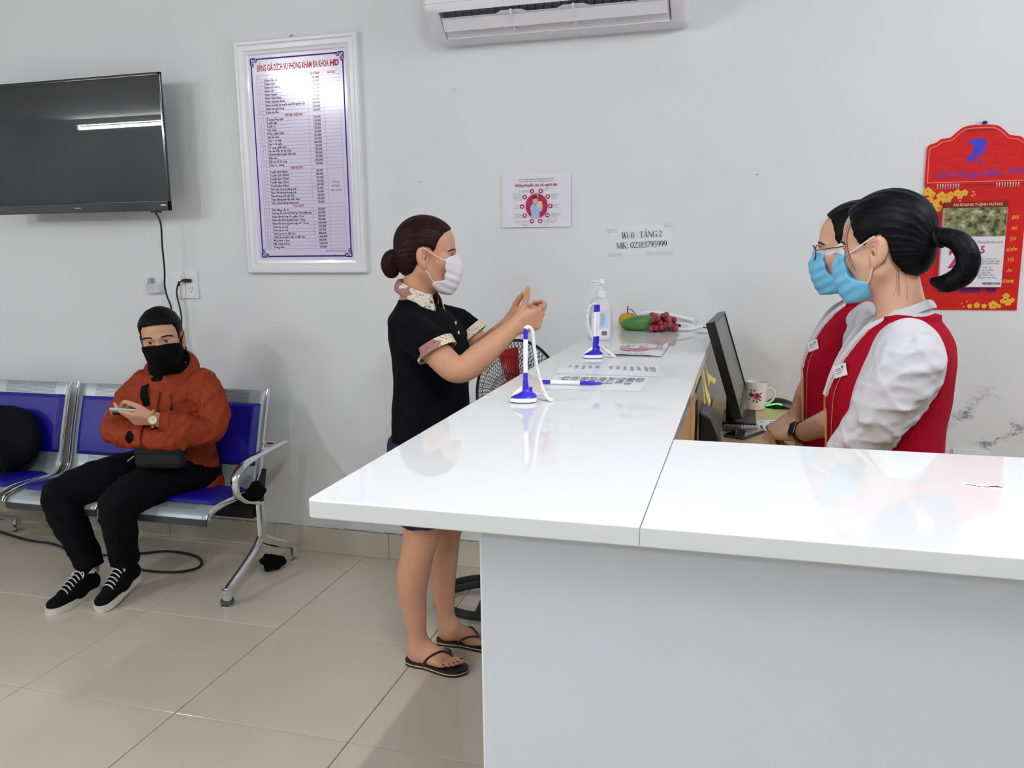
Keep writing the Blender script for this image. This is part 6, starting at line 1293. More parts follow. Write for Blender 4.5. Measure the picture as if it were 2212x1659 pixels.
def band(name, c, d, r0, r1, w, m, par, squash=1.0):
    d = unit(d); a = unit(np.cross(d, (0, 1, 0))); b = np.cross(d, a); V = []; n = 40; prof = [(-w / 2, r0 - .004), (-w / 2, r0), (w / 2, r1), (w / 2, r1 - .004)]
    for t, r in prof:
        for j in range(n): q = 2 * math.pi * j / n; V.append(tuple(c + d * t + (a * math.cos(q) + b * math.sin(q) * squash) * r))
    Fc = [(i * n + j, i * n + (j + 1) % n, ((i + 1) % 4) * n + (j + 1) % n, ((i + 1) % 4) * n + j) for i in range(4) for j in range(n)]
    return MB().add(V, Fc).obj(name, m, par, smooth=40)
band('cuff', np.array((-.917, 2.357, 1.121)) - dR * .004, dR, .0665, .0665, .030, M_pat, polo); band('cuff', np.array((-.928, 2.728, 1.125)) - dL * .006, dL, .0640, .0640, .030, M_pat, polo)
# collar: stand plus folded flap, open at the throat
def collar(par, c, R, rx, ry, gap, h, drop, flare, pt, m, tilt=.25, thick=.004):
    c = np.array(c, float)
    def f(u, v):
        a = math.pi + (u * 2 - 1) * (math.pi - gap); k = abs(u * 2 - 1); front = max(0, (k - .72) / .28)
        if v < .3: t = v / .3; r = 1.0; z = h * t
        else: t = (v - .3) / .7; r = 1.0 + flare * math.sin(t * math.pi / 2) * (1 + .25 * front); z = h - drop * t ** 1.4 * (1 + pt * front) + .003 * math.sin(math.pi * t)
        p = np.array([math.cos(a) * rx * r, math.sin(a) * ry * r, z - tilt * (math.cos(a) * rx * r)]); return tuple(c + R @ p)
    o = MB().grid(f, 48, 14).obj('collar', m, par, smooth=60); md = o.modifiers.new('t', 'SOLIDIFY'); md.thickness = thick; return o
collar(polo, (-1.046, 2.55, 1.266), frame(0), .060, .062, .50, .040, .040, .36, 1.1, M_pat, .42)
MB().box((-.955, 2.535, 1.12), (-.945, 2.565, 1.235), .002).obj('placket', M_polo, polo) if False else None
for (x, z) in ((-.907, 1.190), (-.898, 1.158)): MB().ell((x, 2.515, z), (.003, .006, .006), 12, 8).obj('button', mat('pearl_button', srgb(214, 214, 220), .2), polo)
# skirt
SK = Field(); SK.loft([(.525, -1.015, 2.55, .122, .172), (.62, -1.018, 2.55, .126, .178), (.72, -1.020, 2.55, .132, .184), (.78, -1.020, 2.55, .134, .184), (.80, -1.020, 2.55, .130, .180)], k=.01, off=.004)
sdf_obj('skirt', SK.mesh(.005, folds(3, .003, 60, (0, 0, 1), 5, 4)), mat('dark_navy_cloth', srgb(26, 22, 66), .85), person_w)
# flip-flops
M_sole = mat('dark_brown_rubber', srgb(34, 24, 22), .6, var=.3, vscale=60); M_stripe = mat('cream_rubber', srgb(226, 208, 160), .6); M_strap = mat('maroon_strap', srgb(58, 22, 26), .35, coat=.3); M_nail = mat('dark_red_nail', srgb(120, 34, 40), .15, coat=.6)
def flipflop(heel, d, l, s, big):
    d = unit(d); l = unit(l); h = np.array(heel, float); h[2] = 0
    out = [(-.012, 0), (-.004, -.022), (.03, -.032), (.08, -.030), (.13, -.038), (.18, -.043), (.215, -.032), (.236, -.006), (.240, .016), (.228, .034), (.20, .042), (.15, .036), (.09, .026), (.04, .028), (.0, .024), (-.010, .012)]
    out = crom(out, 4, True); pol = [(u * s, v * s * big) for u, v in out]
    fn = lambda u, v, t: tuple(h + d * u + l * v + np.array([0, 0, t]))
    so = MB().prism(pol, fn, .0005, .008).obj('sandal', M_sole, person_w, smooth=50)
    MB().prism([(u * .998, v * .998) for u, v in pol], fn, .008, .0115).obj('stripe', M_stripe, so, smooth=50); MB().prism(pol, fn, .0115, .0205).obj('footbed', M_sole, so, smooth=50)
    g = lambda a, b, z: tuple(h + (d * a + l * b * big) * s + np.array([0, 0, z]))
    for path in ([(.168, .018, .022), (.166, .018, .050), (.142, .002, .067), (.114, -.026, .060), (.092, -.038, .040), (.084, -.038, .018)], [(.166, .018, .050), (.150, .036, .058), (.122, .046, .054), (.097, .042, .036), (.088, .036, .018)]):
        stroke('strap', [g(*p) for p in path], [(.0035, .0065)] * (5 * (len(path) - 1) + 1), M_strap, so, 5, 8, (0, 0, 1))
    return so
flipflop((-1.092, 2.470, 0), (.99, -.14, 0), (.14, .99, 0), .93, 1.0); flipflop((-1.040, 2.632, 0), (.99, .02, 0), (.02, -.99, 0), .93, 1.0)
for (c, r) in nailsR + nailsL: MB().ell(c, (r * .62, r * .55, .0018), 10, 6).obj('toenail', M_nail, person_w)
# ---------------------------------------------------------------- the two receptionists
M_vest = mat('crimson_vest_cloth', srgb(150, 4, 32), .85, spec=.12, bump=.2, bscale=600, var=.06, vscale=5); M_blouse = mat('white_cotton', srgb(202, 203, 209), .8, spec=.2, bump=.15, bscale=500); M_pipe = mat('gold_piping', srgb(226, 158, 96), .5)
M_trous = mat('dark_trousers', srgb(20, 20, 26), .85); M_maskb = mat('sky_blue_mask_fabric', srgb(120, 200, 240), .7, var=.03, vscale=30, bump=.2, bscale=400); M_badge = mat('white_badge', srgb(238, 236, 240), .4)
REC = [(.62, .010, 0, .110, .160), (.74, .005, 0, .116, .168), (.85, .0, 0, .112, .160), (.95, -.004, 0, .110, .152), (1.03, -.006, 0, .114, .156), (1.09, -.004, 0, .118, .162), (1.15, .006, 0, .110, .166), (1.20, .016, 0, .096, .160), (1.235, .020, 0, .080, .126), (1.262, .021, 0, .060, .084), (1.283, .022, 0, .048, .056), (1.292, .022, 0, .044, .050)]
def receptionist(label, cx, cy, head, arms, hands, sleeves, zs=0.0):
    """arms: two chains of joints; sleeves: (chain, cap) per arm"""
    rows = [(z + zs, cx + dx, cy, rx, ry) for z, dx, dy, rx, ry in REC]
    B = Field(); head.skull(B); head.face(B); head.ear(B, 1); head.ear(B, -1); head.neck(B, (cx + .022, cy, 1.235 + zs), .047, .056); B.loft(rows[:-1], k=.02, off=-.008)
    for a in arms: B.chain(a, .01, 8)
    for h in hands: hand(B, *h)
    for e in (-1, 1): B.chain([(cx + .005, cy + e * .085, .70, .085), (cx + .01, cy + e * .09, .42, .06), (cx + .02, cy + e * .09, .10, .04)], .02, 2)
    p = sdf_obj('person', B.mesh(.0034), M_skinR, None, (cx, cy, 0)); tag(p, label, 'person')
    def fx(y, z, off): r = np.array(crom(sorted(rows), 6)); q = [np.interp(z, r[:, 0], r[:, j]) for j in range(1, 5)]; return q[0] - (q[2] + off) * math.sqrt(max(0, 1 - ((y - q[1]) / (q[3] + off)) ** 2))
    # blouse
    S = Field(); S.loft([r for r in rows if r[0] > .70 + zs][:-1], k=.02, off=.006)
    for c, cap in sleeves: S.chain(c, .035, cap=cap)
    V = [(-.058, 1.32 + zs), (.058, 1.32 + zs), (.030, 1.235 + zs), (.0, 1.185 + zs), (-.030, 1.235 + zs)]
    S.add(vcut(V, cx, cy, .01), (cx - .2, cy - .09, 1.15 + zs), (cx + .0, cy + .09, 1.34 + zs), .002, 's')
    bl = sdf_obj('blouse', S.mesh(.0042, lambda x, y, z: (folds(int(cx * 100), .0085, 85, (.55, .4, .25), 3, 4)(x, y, z) + folds(5, .0034, 170, (.6, .5, .2), 3, 4)(x, y, z)) * np.clip((np.abs(y - cy) - .125) / .05, 0, 1), relax=2), M_blouse, p)
    # vest
    T = Field(); T.loft([r for r in rows if r[0] > .70 + zs][:-2], k=.02, off=.014)
    V2 = [(-.080, 1.36 + zs), (.080, 1.36 + zs), (.052, 1.235 + zs), (.016, 1.10 + zs), (.0, 1.050 + zs), (-.016, 1.10 + zs), (-.052, 1.235 + zs)]
    T.add(vcut(V2, cx, cy, .015), (cx - .25, cy - .12, 1.02 + zs), (cx + .02, cy + .12, 1.38 + zs), .002, 's')
    for e in (-1, 1): T.ell((cx - .004, cy + e * .190, 1.180 + zs), (.072, .056, .098), None, .006, 's')
    T.cone((cx + .024, cy, 1.262 + zs), (cx + .022, cy, 1.36 + zs), .050, .060, .006, 's')
    vs = sdf_obj('vest', T.mesh(.0042, folds(17 + int(cy * 10), .0030, 60, (.1, .1, 1), 4, 4), relax=2), M_vest, p)
    for e in (-1, 1):
        line = [(.060, 1.245), (.052, 1.215), (.034, 1.155), (.020, 1.105), (.010, 1.06), (.012, .98), (.016, .90)]
        stroke('piping', [(fx(cy + e * y, z + zs, .0175), cy + e * (y + .004), z + zs) for y, z in line], .0009, M_pipe, vs, 4, 6)
        line = [(.075, 1.16), (.070, 1.10), (.060, 1.02), (.052, .92)]; stroke('dart_seam', [(fx(cy + e * y, z + zs, .0165), cy + e * y, z + zs) for y, z in line], .0006, M_pipe, vs, 4, 5)
    # blouse collar bands along the V
    for e in (-1, 1):
        pts = [(cx + .077, cy + e * .012, 1.298 + zs), (cx + .050, cy + e * .052, 1.296 + zs), (cx - .006, cy + e * .062, 1.272 + zs), (fx(cy + e * .05, 1.235 + zs, .012), cy + e * .050, 1.235 + zs), (fx(cy + e * .025, 1.16 + zs, .012), cy + e * .024, 1.16 + zs), (fx(cy, 1.08 + zs, .014), cy + e * .006, 1.08 + zs)]
        stroke('collar_band', pts, [(.0030, .011)] * 26, M_blouse, bl, 5, 8, (.3, e * 1.0, .6))
    # badge
    z = 1.150 + zs; x = fx(cy - .072, z, .02); MB().box((-.0012, -.022, -.014), (.0012, .022, .014), .0008, 1, Matrix.Translation((x - .003, cy - .072, z)) @ Matrix.Rotation(.55, 4, 'Z') @ Matrix.Rotation(-.35, 4, 'X')).obj('name_badge', M_badge, vs)
    bd = MB()
    for (u0, v0, u1, v1) in ((-.014, .004, .004, .006), (-.014, .000, .012, .0016), (-.014, -.005, .008, -.0035), (.008, .004, .015, .010)): bd.add([tuple(Matrix.Translation((x - .003, cy - .072, z)) @ Matrix.Rotation(.55, 4, 'Z') @ Matrix.Rotation(-.35, 4, 'X') @ Vector((-.0016, -u, v))) for u, v in ((u0, v0), (u1, v0), (u1, v1), (u0, v1))], [(0, 1, 2, 3)])
    bd.obj('badge_print', M_greyp, vs, smooth=None)
    TR = Field()
    for e in (-1, 1): TR.chain([(cx + .005, cy + e * .078, .74, .105), (cx + .01, cy + e * .09, .42, .080), (cx + .02, cy + e * .09, .07, .065)], .02, 2)
    sdf_obj('trousers', TR.mesh(.007), M_trous, p)
    for e in (-1, 1):
        SH = Field(); SH.cone((cx + .03, cy + e * .09, .035), (cx - .13, cy + e * .10, .026), .036, .026, .01); SH.half((0, 0, .001), (0, 0, -1)); sdf_obj('shoe', SH.mesh(.005), M_black, p)
    return p, vs, bl, fx
def vcut(V, cx, cy, back):
    T = Field().poly(V, (0, cy, 0), (0, 1, 0), (0, 0, 1)); g = T.ops[0][0]
    return lambda x, y, z: np.maximum(g(x, y, z), x - (cx - back))
def rec_hair(h, par, m, poly, amp=.0007, fr=40, extra=None):
    F = Field(); h.e(F, (-.014, 0, .048), (.101, .081, .096), .0); h.e(F, (.020, 0, .062), (.068, .070, .060), .03); h.e(F, (-.045, 0, -.012), (.060, .062, .055), .03)
    h.region(F, poly, .006)
    if extra: extra(F)
    return sdf_obj('hair', F.mesh(.0028, strands(h.o, h.R, amp, fr)), m, par)
HAIRP = [(.088, .150), (.078, .106), (.060, .092), (.050, .070), (.046, .046), (.036, .026), (.022, .016), (.010, .034), (-.016, .040), (-.030, .016), (-.034, -.022), (-.050, -.054), (-.080, -.070), (-.13, -.05), (-.15, .10), (-.05, .17)]
# --- nearer one, black ponytail
HR = Head((.300, 2.045, 1.412), 152, 7, 0, .97)
eR = -1  # side facing the viewer is her left; sign handled by the frame
armR = [[(.325, 1.905, 1.195, .036), (.318, 1.880, 1.14, .038), (.292, 1.868, 1.10, .037), (.266, 1.868, 1.05, .036), (.235, 1.885, .99, .032), (.205, 1.91, .935, .027), (.19, 1.92, .905, .025)],
        [(.325, 2.155, 1.195, .036), (.335, 2.180, 1.12, .038), (.335, 2.185, 1.045, .036), (.28, 2.165, .965, .034), (.210, 2.13, .900, .027), (.195, 2.12, .885, .025)]]
handR = [((.19, 1.92, .905), (-.80, .3, -.30), (0, .2, -1), (-.3, 1, 0), [(20, 25, 20)] * 4, .95), ((.195, 2.12, .885), (-.85, -.3, -.12), (0, -.2, -1), (-.3, -1, 0), [(20, 25, 20)] * 4, .95)]
slR = [([(.335, 1.908, 1.218, .058), (.330, 1.880, 1.175, .072), (.302, 1.868, 1.115, .070), (.270, 1.866, 1.05, .058), (.238, 1.882, .995, .052), (.205, 1.908, .940, .046)], ((.214, 1.90, .95), (-.8, .35, -.5))),
       ([(.340, 2.155, 1.215, .054), (.346, 2.180, 1.15, .056), (.340, 2.190, 1.05, .054), (.29, 2.170, .975, .050), (.225, 2.135, .915, .044)], ((.235, 2.14, .92), (-.8, -.35, -.5)))]
pR, vR, bR, _ = receptionist('receptionist with a black ponytail in a red vest, nearest the viewer', .325, 2.035, HR, armR, handR, slR)
HR.eyes(pR, M_eyew, M_iris, M_brow, openness=.003)
hr = rec_hair(HR, pR, M_hairK, HAIRP)
MB().tube([HR.w((-.112 + .008 * math.sin(a), .016 * math.cos(a), .020 + .018 * math.sin(a))) for a in [i * math.pi / 12 for i in range(24)]], .008, 10, closed=True).obj('hair_tie', mat('black_scrunchie', srgb(12, 12, 16), .8), hr)
PT = Field(); PT.chain([(*HR.w((-.098, 0, .028)), .014), (*HR.w((-.125, .006, .020)), .018), (*HR.w((-.158, .012, .004)), .021), (*HR.w((-.176, .014, -.030)), .023), (*HR.w((-.166, .012, -.066)), .023), (*HR.w((-.132, .008, -.084)), .020), (*HR.w((-.102, .004, -.078)), .010)], .01)
sdf_obj('ponytail', PT.mesh(.0026, folds(6, .0012, 300, HR.R[:, 2], 4, 4)), M_hairK, hr)
random.seed(77); wsp = MB()
for k in range(12):
    a = random.uniform(0, 1); j = lambda q: random.uniform(-q, q)
    if k < 7: P4 = [(.050 + a * .014, .060, .080), (.061 + a * .012, .0660, .040), (.056 + a * .012, .0695, .000), (.044 + a * .016, .0710, -.038 + j(.015))]
    else: P4 = [(-.036 - a * .035, .062 - a * .02, -.030), (-.038 - a * .035, .060 - a * .02, -.058), (-.036 - a * .036 + j(.004), .057 - a * .02, -.086), (-.030 - a * .04 + j(.006), .055 - a * .02, -.108 + j(.01))]
    wsp.tube([HR.w(q) for q in crom(P4, 5)], .00024, 4)
wsp.obj('loose_strands', M_hairK, hr)['kind'] = 'stuff'
MPOLY = [(.072, .008), (.080, .018), (.16, .024), (.16, -.085), (.105, -.110), (.060, -.112), (.024, -.100), (.022, -.064), (.044, -.060), (.066, -.050), (.073, -.020)]
def bluemask(h, par, wide=False):
    mk = h.mask(par, M_maskb, MPOLY, 5, .0014)
    top = h.mask(mk, M_maskw, [(.072, .002), (.073, .012), (.080, .020), (.16, .026), (.16, .012), (.10, .008)], 5, .0, .0074, .0022, name='white_top_band')
    r_ = .0019 if not wide else [(.0014, .0085)] * 19
    for e in (-1, 1):
        h.tubeobj('ear_loop', [(.074, e * .056, .002), (.042, e * .073, .012), (.010, e * .084, .028), (-.008, e * .087, .036)], r_, M_loop, mk, 6, 8, h.R[:, 1] if wide else None); h.tubeobj('ear_loop', [(.026, e * .062, -.072), (.014, e * .070, -.056), (.004, e * .080, -.036), (-.002, e * .083, -.028)], r_, M_loop, mk, 6, 8, h.R[:, 1] if wide else None)
    return mk
bluemask(HR, pR)
# --- farther one with glasses, hands folded on the desk
HL = Head((.287, 2.50, 1.405), 166, 5, 0, 1.0)
armL = [[(.320, 2.360, 1.195, .036), (.322, 2.305, 1.12, .040), (.300, 2.290, 1.035, .038), (.242, 2.335, .962, .037), (.192, 2.425, .912, .031), (.166, 2.495, .882, .026)],
        [(.320, 2.640, 1.195, .036), (.285, 2.690, 1.13, .042), (.235, 2.700, 1.03, .039), (.205, 2.695, .985, .038), (.178, 2.700, .925, .029), (.162, 2.700, .888, .026)]]
handL = [((.166, 2.495, .882), (-.72, .62, -.10), (-.20, .45, -.85), (.35, .62, .30), [(46, 72, 40), (52, 76, 40), (56, 78, 40), (60, 78, 40)], .97, .95, ((.8, .3, .35), (.9, .0, .45), (.9, -.2, .4))),
         ((.162, 2.700, .888), (-.72, -.45, -.50), (-.2, .2, -1), (-.55, .8, .1), [(40, 55, 30), (45, 55, 30), (48, 58, 30), (50, 58, 30)], .95, .95)]
slL = [([(.322, 2.368, 1.225, .056), (.330, 2.328, 1.15, .058), (.320, 2.312, 1.07, .056), (.298, 2.295, 1.02, .052)], ((.300, 2.30, 1.04), (-.25, .1, -1))),
       ([(.322, 2.632, 1.225, .056), (.295, 2.672, 1.15, .058), (.258, 2.694, 1.075, .056), (.235, 2.70, 1.03, .054)], ((.252, 2.695, 1.06), (-.4, .1, -1)))]
pL, vL, bL, _ = receptionist('receptionist wearing glasses and a red vest, farther from the viewer', .300, 2.50, HL, armL, handL, slL)
HL.eyes(pL, M_eyew, M_iris, M_brow, openness=.003)
hl = rec_hair(HL, pL, M_hairK, [(.080, .150), (.070, .112), (.052, .098), (.042, .070), (.040, .040), (.026, .020), (.010, .034), (-.016, .040), (-.030, .016), (-.034, -.022), (-.050, -.054), (-.080, -.070), (-.13, -.05), (-.15, .10), (-.05, .17)])
bluemask(HL, pL, True)
M_spec = mat('brown_glasses_frame', srgb(46, 22, 18), .3); gl = None
for e in (1, -1):
    ring = [HL.w((.106 - .012 * abs(math.cos(a)) * (1 if math.cos(a) * e > 0 else .0), e * .033 + .026 * math.cos(a), .010 + .021 * math.sin(a))) for a in [i * math.pi / 14 for i in range(28)]]
    o = MB().tube(ring, .0016, 6, closed=True).obj('glasses_rim', M_spec, pL)
    MB().add([tuple(q) for q in ring], [tuple(range(28))]).obj('lens', mat('clear_lens', srgb(225, 232, 238), .02, alpha=.25) if e == 1 else bpy.data.materials['clear_lens'], o, smooth=None)
    HL.tubeobj('glasses_temple', [(.094, e * .060, .016), (.060, e * .074, .018), (.02, e * .082, .020), (-.012, e * .084, .022), (-.022, e * .083, .010)], [(.0012, .0026)] * 25, M_spec, pL, 6, 8)
HL.tubeobj('glasses_bridge', [(.107, .010, .014), (.110, 0, .017), (.107, -.010, .014)], .0015, M_spec, pL)
# black square watch and ring
wc = np.array((.173, 2.475, .890)); wd = unit((-.34, .85, -.40)); M_wb = mat('black_watch_strap', srgb(18, 17, 18), .5)
band('watch_strap', wc, wd, .0335, .0325, .020, M_wb, pL)
nrm = unit(np.array((-.35, -.85, .55)) - wd * (np.array((-.35, -.85, .55)) @ wd)); c_ = wc + nrm * .034; sdv = np.cross(wd, nrm)
WM = Matrix(((wd[0], sdv[0], nrm[0], c_[0]), (wd[1], sdv[1], nrm[1], c_[1]), (wd[2], sdv[2], nrm[2], c_[2]), (0, 0, 0, 1)))
wcse = MB().box((-.017, -.020, -.004), (.017, .020, .006), .005, 3, WM).obj('watch_case', mat('black_watch_metal', srgb(24, 22, 22), .25, .4), pL); MB().box((-.0145, -.0175, .0055), (.0145, .0175, .0066), .0004, 1, WM).obj('watch_glass', mat('dark_watch_glass', srgb(38, 30, 28), .05, coat=.7), wcse)
# ---------------------------------------------------------------- the man on the bench
HM = Head((-2.372, 2.925, 1.052), -62, 6, -5, 1.03)
RM = frame(-80, 8, 0); oM = np.array((-2.405, 3.005, .455))
def tw(p): return oM + RM @ np.array(p, float)
rowsM = [(-.05, 0, 0, .110, .160), (.0, .0, 0, .118, .168), (.10, .0, 0, .112, .160), (.22, .0, 0, .108, .160), (.32, -.002, 0, .110, .172), (.38, -.008, 0, .100, .176), (.42, -.014, 0, .080, .150), (.45, -.016, 0, .056, .090), (.48, -.016, 0, .050, .055)]
B = Field(); HM.skull(B); HM.face(B); HM.ear(B, 1); HM.ear(B, -1); HM.neck(B, tw((-.012, 0, .44)), .052, .060); B.loft(rowsM[:-1], oM, RM, .02, off=-.008)
LA_ = [(-2.225, 2.970, .850, .038), (-2.155, 2.955, .770, .042), (-2.140, 2.905, .680, .034), (-2.170, 2.850, .680, .033), (-2.215, 2.780, .722, .031), (-2.252, 2.735, .752, .028), (-2.268, 2.718, .765, .027)]
RA_ = [(-2.490, 2.920, .850, .038), (-2.540, 2.855, .775, .042), (-2.530, 2.780, .700, .040), (-2.470, 2.745, .686, .038), (-2.36, 2.735, .678, .034), (-2.30, 2.748, .664, .028), (-2.275, 2.758, .660, .027)]
B.chain(LA_, .01); B.chain(RA_, .01)
fL = unit((-.80, -.56, .10)); pLn = unit((-.30, .62, .62))
hand(B, (-2.268, 2.718, .765), fL, pLn, np.cross(pLn, fL), [(18, 28, 20), (34, 48, 30), (40, 52, 34), (44, 55, 36)], 1.0, 1.0, ((.70, .40, .30), (.85, .12, .40), (.90, -.05, .35)))
hand(B, (-2.275, 2.758, .660), (.84, .45, -.06), (-.45, .75, .2), (-.1, -.1, 1), [(55, 70, 40)] * 4, 1.0, 1.0, ((.7, .5, .2), (.85, .3, .2), (.9, .2, .2)))
LEG = [[(-2.490, 2.990, .470, .085), (-2.620, 2.825, .462, .074), (-2.715, 2.690, .440, .056), (-2.722, 2.655, .415, .052), (-2.695, 2.665, .30, .050), (-2.655, 2.685, .17, .038), (-2.640, 2.690, .10, .034)],
       [(-2.330, 3.000, .460, .085), (-2.375, 2.815, .460, .074), (-2.405, 2.665, .440, .056), (-2.412, 2.630, .415, .052), (-2.440, 2.660, .30, .050), (-2.468, 2.695, .18, .038), (-2.472, 2.705, .125, .034)]]
for l in LEG: B.chain(l, .02)
pM = sdf_obj('person', B.mesh(.0034), M_skinM, None, (-2.41, 2.98, .40)); tag(pM, 'man in an orange jacket and black mask sitting on the bench', 'person')
HM.eyes(pM, M_eyew, M_iris, M_brow, openness=.0042, brow_t=.0036)
F = Field(); HM.e(F, (-.012, 0, .050), (.099, .081, .094), .0); HM.e(F, (.020, 0, .076), (.074, .072, .052), .03); HM.e(F, (-.045, 0, -.005), (.056, .062, .055), .03)
HM.region(F, [(.110, .165), (.104, .092), (.078, .082), (.056, .076), (.046, .060), (.038, .036), (.030, .010), (.022, -.006), (.014, .014), (.008, .036), (-.020, .040), (-.032, .010), (-.038, -.030), (-.060, -.060), (-.12, -.045), (-.15, .10), (-.05, .18)], .005)
_sp1 = folds(61, .0022, 330, HM.R[:, 2], 2.0, 4); _sp2 = folds(62, .0012, 620, HM.R[:, 2], 2.0, 4)
def spiky(x, y, z): return (_sp1(x, y, z) + _sp2(x, y, z)) * np.clip((z - 1.04) / .08, .2, 1)
sdf_obj('hair', F.mesh(.0026, spiky, relax=0), M_hairM, pM)
M_maskk = mat('black_mask_fabric', srgb(8, 8, 10), .9, spec=.15, bump=.2, bscale=400)
mkm = HM.mask(pM, M_maskk, [(.020, -.008), (.060, -.002), (.088, .005), (.16, .009), (.16, -.10), (.115, -.128), (.050, -.132), (.010, -.090), (.012, -.050)], 9, .0004, .0075)
for e in (-1, 1): HM.tubeobj('ear_loop', [(.024, e * .072, -.012), (.012, e * .080, .008), (-.006, e * .086, .030)], .0018, M_maskk, mkm); HM.tubeobj('ear_loop', [(.014, e * .070, -.080), (.006, e * .078, -.050), (.0, e * .084, -.024)], .0018, M_maskk, mkm)
US = Field(); US.cone(tw((-.014, 0, .42)), HM.w((-.022, 0, -.088)), .082, .068, .01); sdf_obj('undershirt', US.mesh(.004), M_cloth_b, pM)
# trousers
M_pants = mat('black_trouser_cloth', srgb(7, 7, 11), .9, spec=.15, bump=.2, bscale=300)
T = Field(); T.loft([(-.055, 0, 0, .125, .178), (.0, 0, 0, .130, .182), (.06, 0, 0, .122, .174), (.10, 0, 0, .116, .166)], oM, RM, .02, off=.004)
for l, w in zip(LEG, ((1.0), (1.0))):
    q = [(p[0], p[1], p[2], r) for p, r in zip(l, (.105, .098, .078, .074, .068, .060, .058))]; T.chain(q, .03, cap=((l[6][0], l[6][1], .118 if l is LEG[0] else .135), (0, 0, -1)))
sdf_obj('trousers', T.mesh(.0045, folds(23, .0065, 70, (-.5, -.6, .3), 2.5, 4), relax=2), M_pants, pM)
# jacket
M_jack = mat('rust_orange_nylon', srgb(142, 52, 23), .65, spec=.25, bump=.15, bscale=250, var=.05, vscale=10)
J = Field(); J.loft([(-.075, .004, 0, .128, .182)] + rowsM[1:8], oM, RM, .03, off=.020)
J.chain([(-2.222, 2.970, .876, .060), (-2.170, 2.955, .790, .063), (-2.150, 2.910, .690, .062), (-2.170, 2.850, .685, .062), (-2.212, 2.785, .716, .057), (-2.252, 2.735, .750, .045)], .035, cap=((-2.246, 2.742, .746), fL * np.array((1, 1, 0)) + np.array((0, 0, .35))))
J.chain([(-2.490, 2.920, .860, .060), (-2.530, 2.865, .785, .062), (-2.528, 2.785, .705, .061), (-2.465, 2.745, .688, .057), (-2.36, 2.738, .680, .053), (-2.25, 2.758, .670, .048), (-2.185, 2.80, .668, .046)], .035, cap=((-2.200, 2.79, .67), (.8, .58, 0)))
J.cone(tw((-.02, 0, .43)), tw((-.02, 0, .462)), .078, .070, .03)
_jm = J.mesh(.0044, lambda x, y, z: folds(41, .0090, 80, (.3, .5, .5), 2.5, 4)(x, y, z) + folds(42, .0040, 170, (.5, .2, .5), 2.5, 4)(x, y, z), relax=2); jack = sdf_obj('jacket', _jm, M_jack, pM)
_jl = (_jm[0].astype(float) - oM) @ RM
# cuff, collar, zip flap, toggle, snaps
band('cuff', np.array((-2.249, 2.739, .748)), fL, .043, .040, .034, M_jack, jack)
RC = frame(-74, 12, 0)
co = collar(jack, HM.w((-.032, 0, -.146)), RC, .076, .082, .55, .046, .044, .48, .6, M_jack, .45, .006)
co2 = collar(jack, HM.w((-.032, 0, -.134)), RC, .072, .077, .70, .048, .010, .14, .0, M_cloth_b, .45, .005); co2.name = 'dark_collar_lining'
def chestp(y, z, off=.003):
    """point just in front of the jacket at (y, z) of the torso frame"""
    m = (np.abs(_jl[:, 1] - y) < .007) & (np.abs(_jl[:, 2] - z) < .007); x = _jl[m, 0].max() if m.any() else .12
    return tw((x + off, y, z))
MB().grid(lambda u, v: tuple(chestp((v - .5) * .036 + .004, .24 + .17 * u, .001 + .003 * math.sin(math.pi * v))), 14, 4).obj('zip_flap', M_jack, jack, smooth=60).modifiers.new('t', 'SOLIDIFY').thickness = .004
p0 = chestp(.075, .375, .004); MB().ell(p0 + np.array((0, -.004, -.030)), (.006, .006, .011), 10, 8).obj('cord_toggle', M_black, jack); stroke('drawcord', [p0 + np.array((0, 0, .03)), p0, p0 + np.array((.003, -.003, -.022))], .0018, M_black, jack)
stroke('pocket_flap', [chestp(y, .31, .001) for y in (.045, .075, .105, .130)], [(.002, .007)] * 16, M_jack, jack, 5, 8, (0, 0, 1))
for k in range(3): MB().ell(chestp(.150, -.02 - .018 * k, .001), (.004, .004, .004), 10, 6).obj('snap', M_blackrub, jack)
# wristwatch
M_goldw = mat('gold_watch_metal', srgb(214, 172, 92), .25, .9); wc = np.array((-2.276, 2.7125, .7665)); wt = band('watch_band', wc, fL, .0330, .0325, .019, M_goldw, pM)
for k in range(18):
    a = k * 2 * math.pi / 18; ax_ = unit(np.cross(fL, (0, 1, 0))); bx_ = np.cross(fL, ax_); c = wc + (ax_ * math.cos(a) + bx_ * math.sin(a)) * .0335
    MB().ell(c, (.0065, .0065, .0055), 8, 6).obj('watch_link', M_goldw, wt)
nd = unit(np.array((.60, -.75, .05)) - fL * (np.array((.60, -.75, .05)) @ fL)); sdv = np.cross(fL, nd); c_ = wc + nd * .034
WQ = Matrix(((fL[0], sdv[0], nd[0]), (fL[1], sdv[1], nd[1]), (fL[2], sdv[2], nd[2])))
MB().lathe([(0, -.003), (.0185, -.003), (.0195, .001), (.0190, .004), (.0165, .0055), (0, .0055)], 28, c_, WQ).obj('watch_case', M_goldw, wt); MB().lathe([(0, .0050), (.0160, .0050), (.0160, .0062), (0, .0062)], 28, c_, WQ).obj('watch_dial', mat('cream_dial', srgb(232, 226, 210), .3), wt)
mb = MB()
for k in range(12): a = k * math.pi / 6; mb.tube([tuple(c_ + np.array(WQ) @ np.array((.0125 * math.cos(a), .0125 * math.sin(a), .0066))), tuple(c_ + np.array(WQ) @ np.array((.0148 * math.cos(a), .0148 * math.sin(a), .0066)))], .0005, 4)
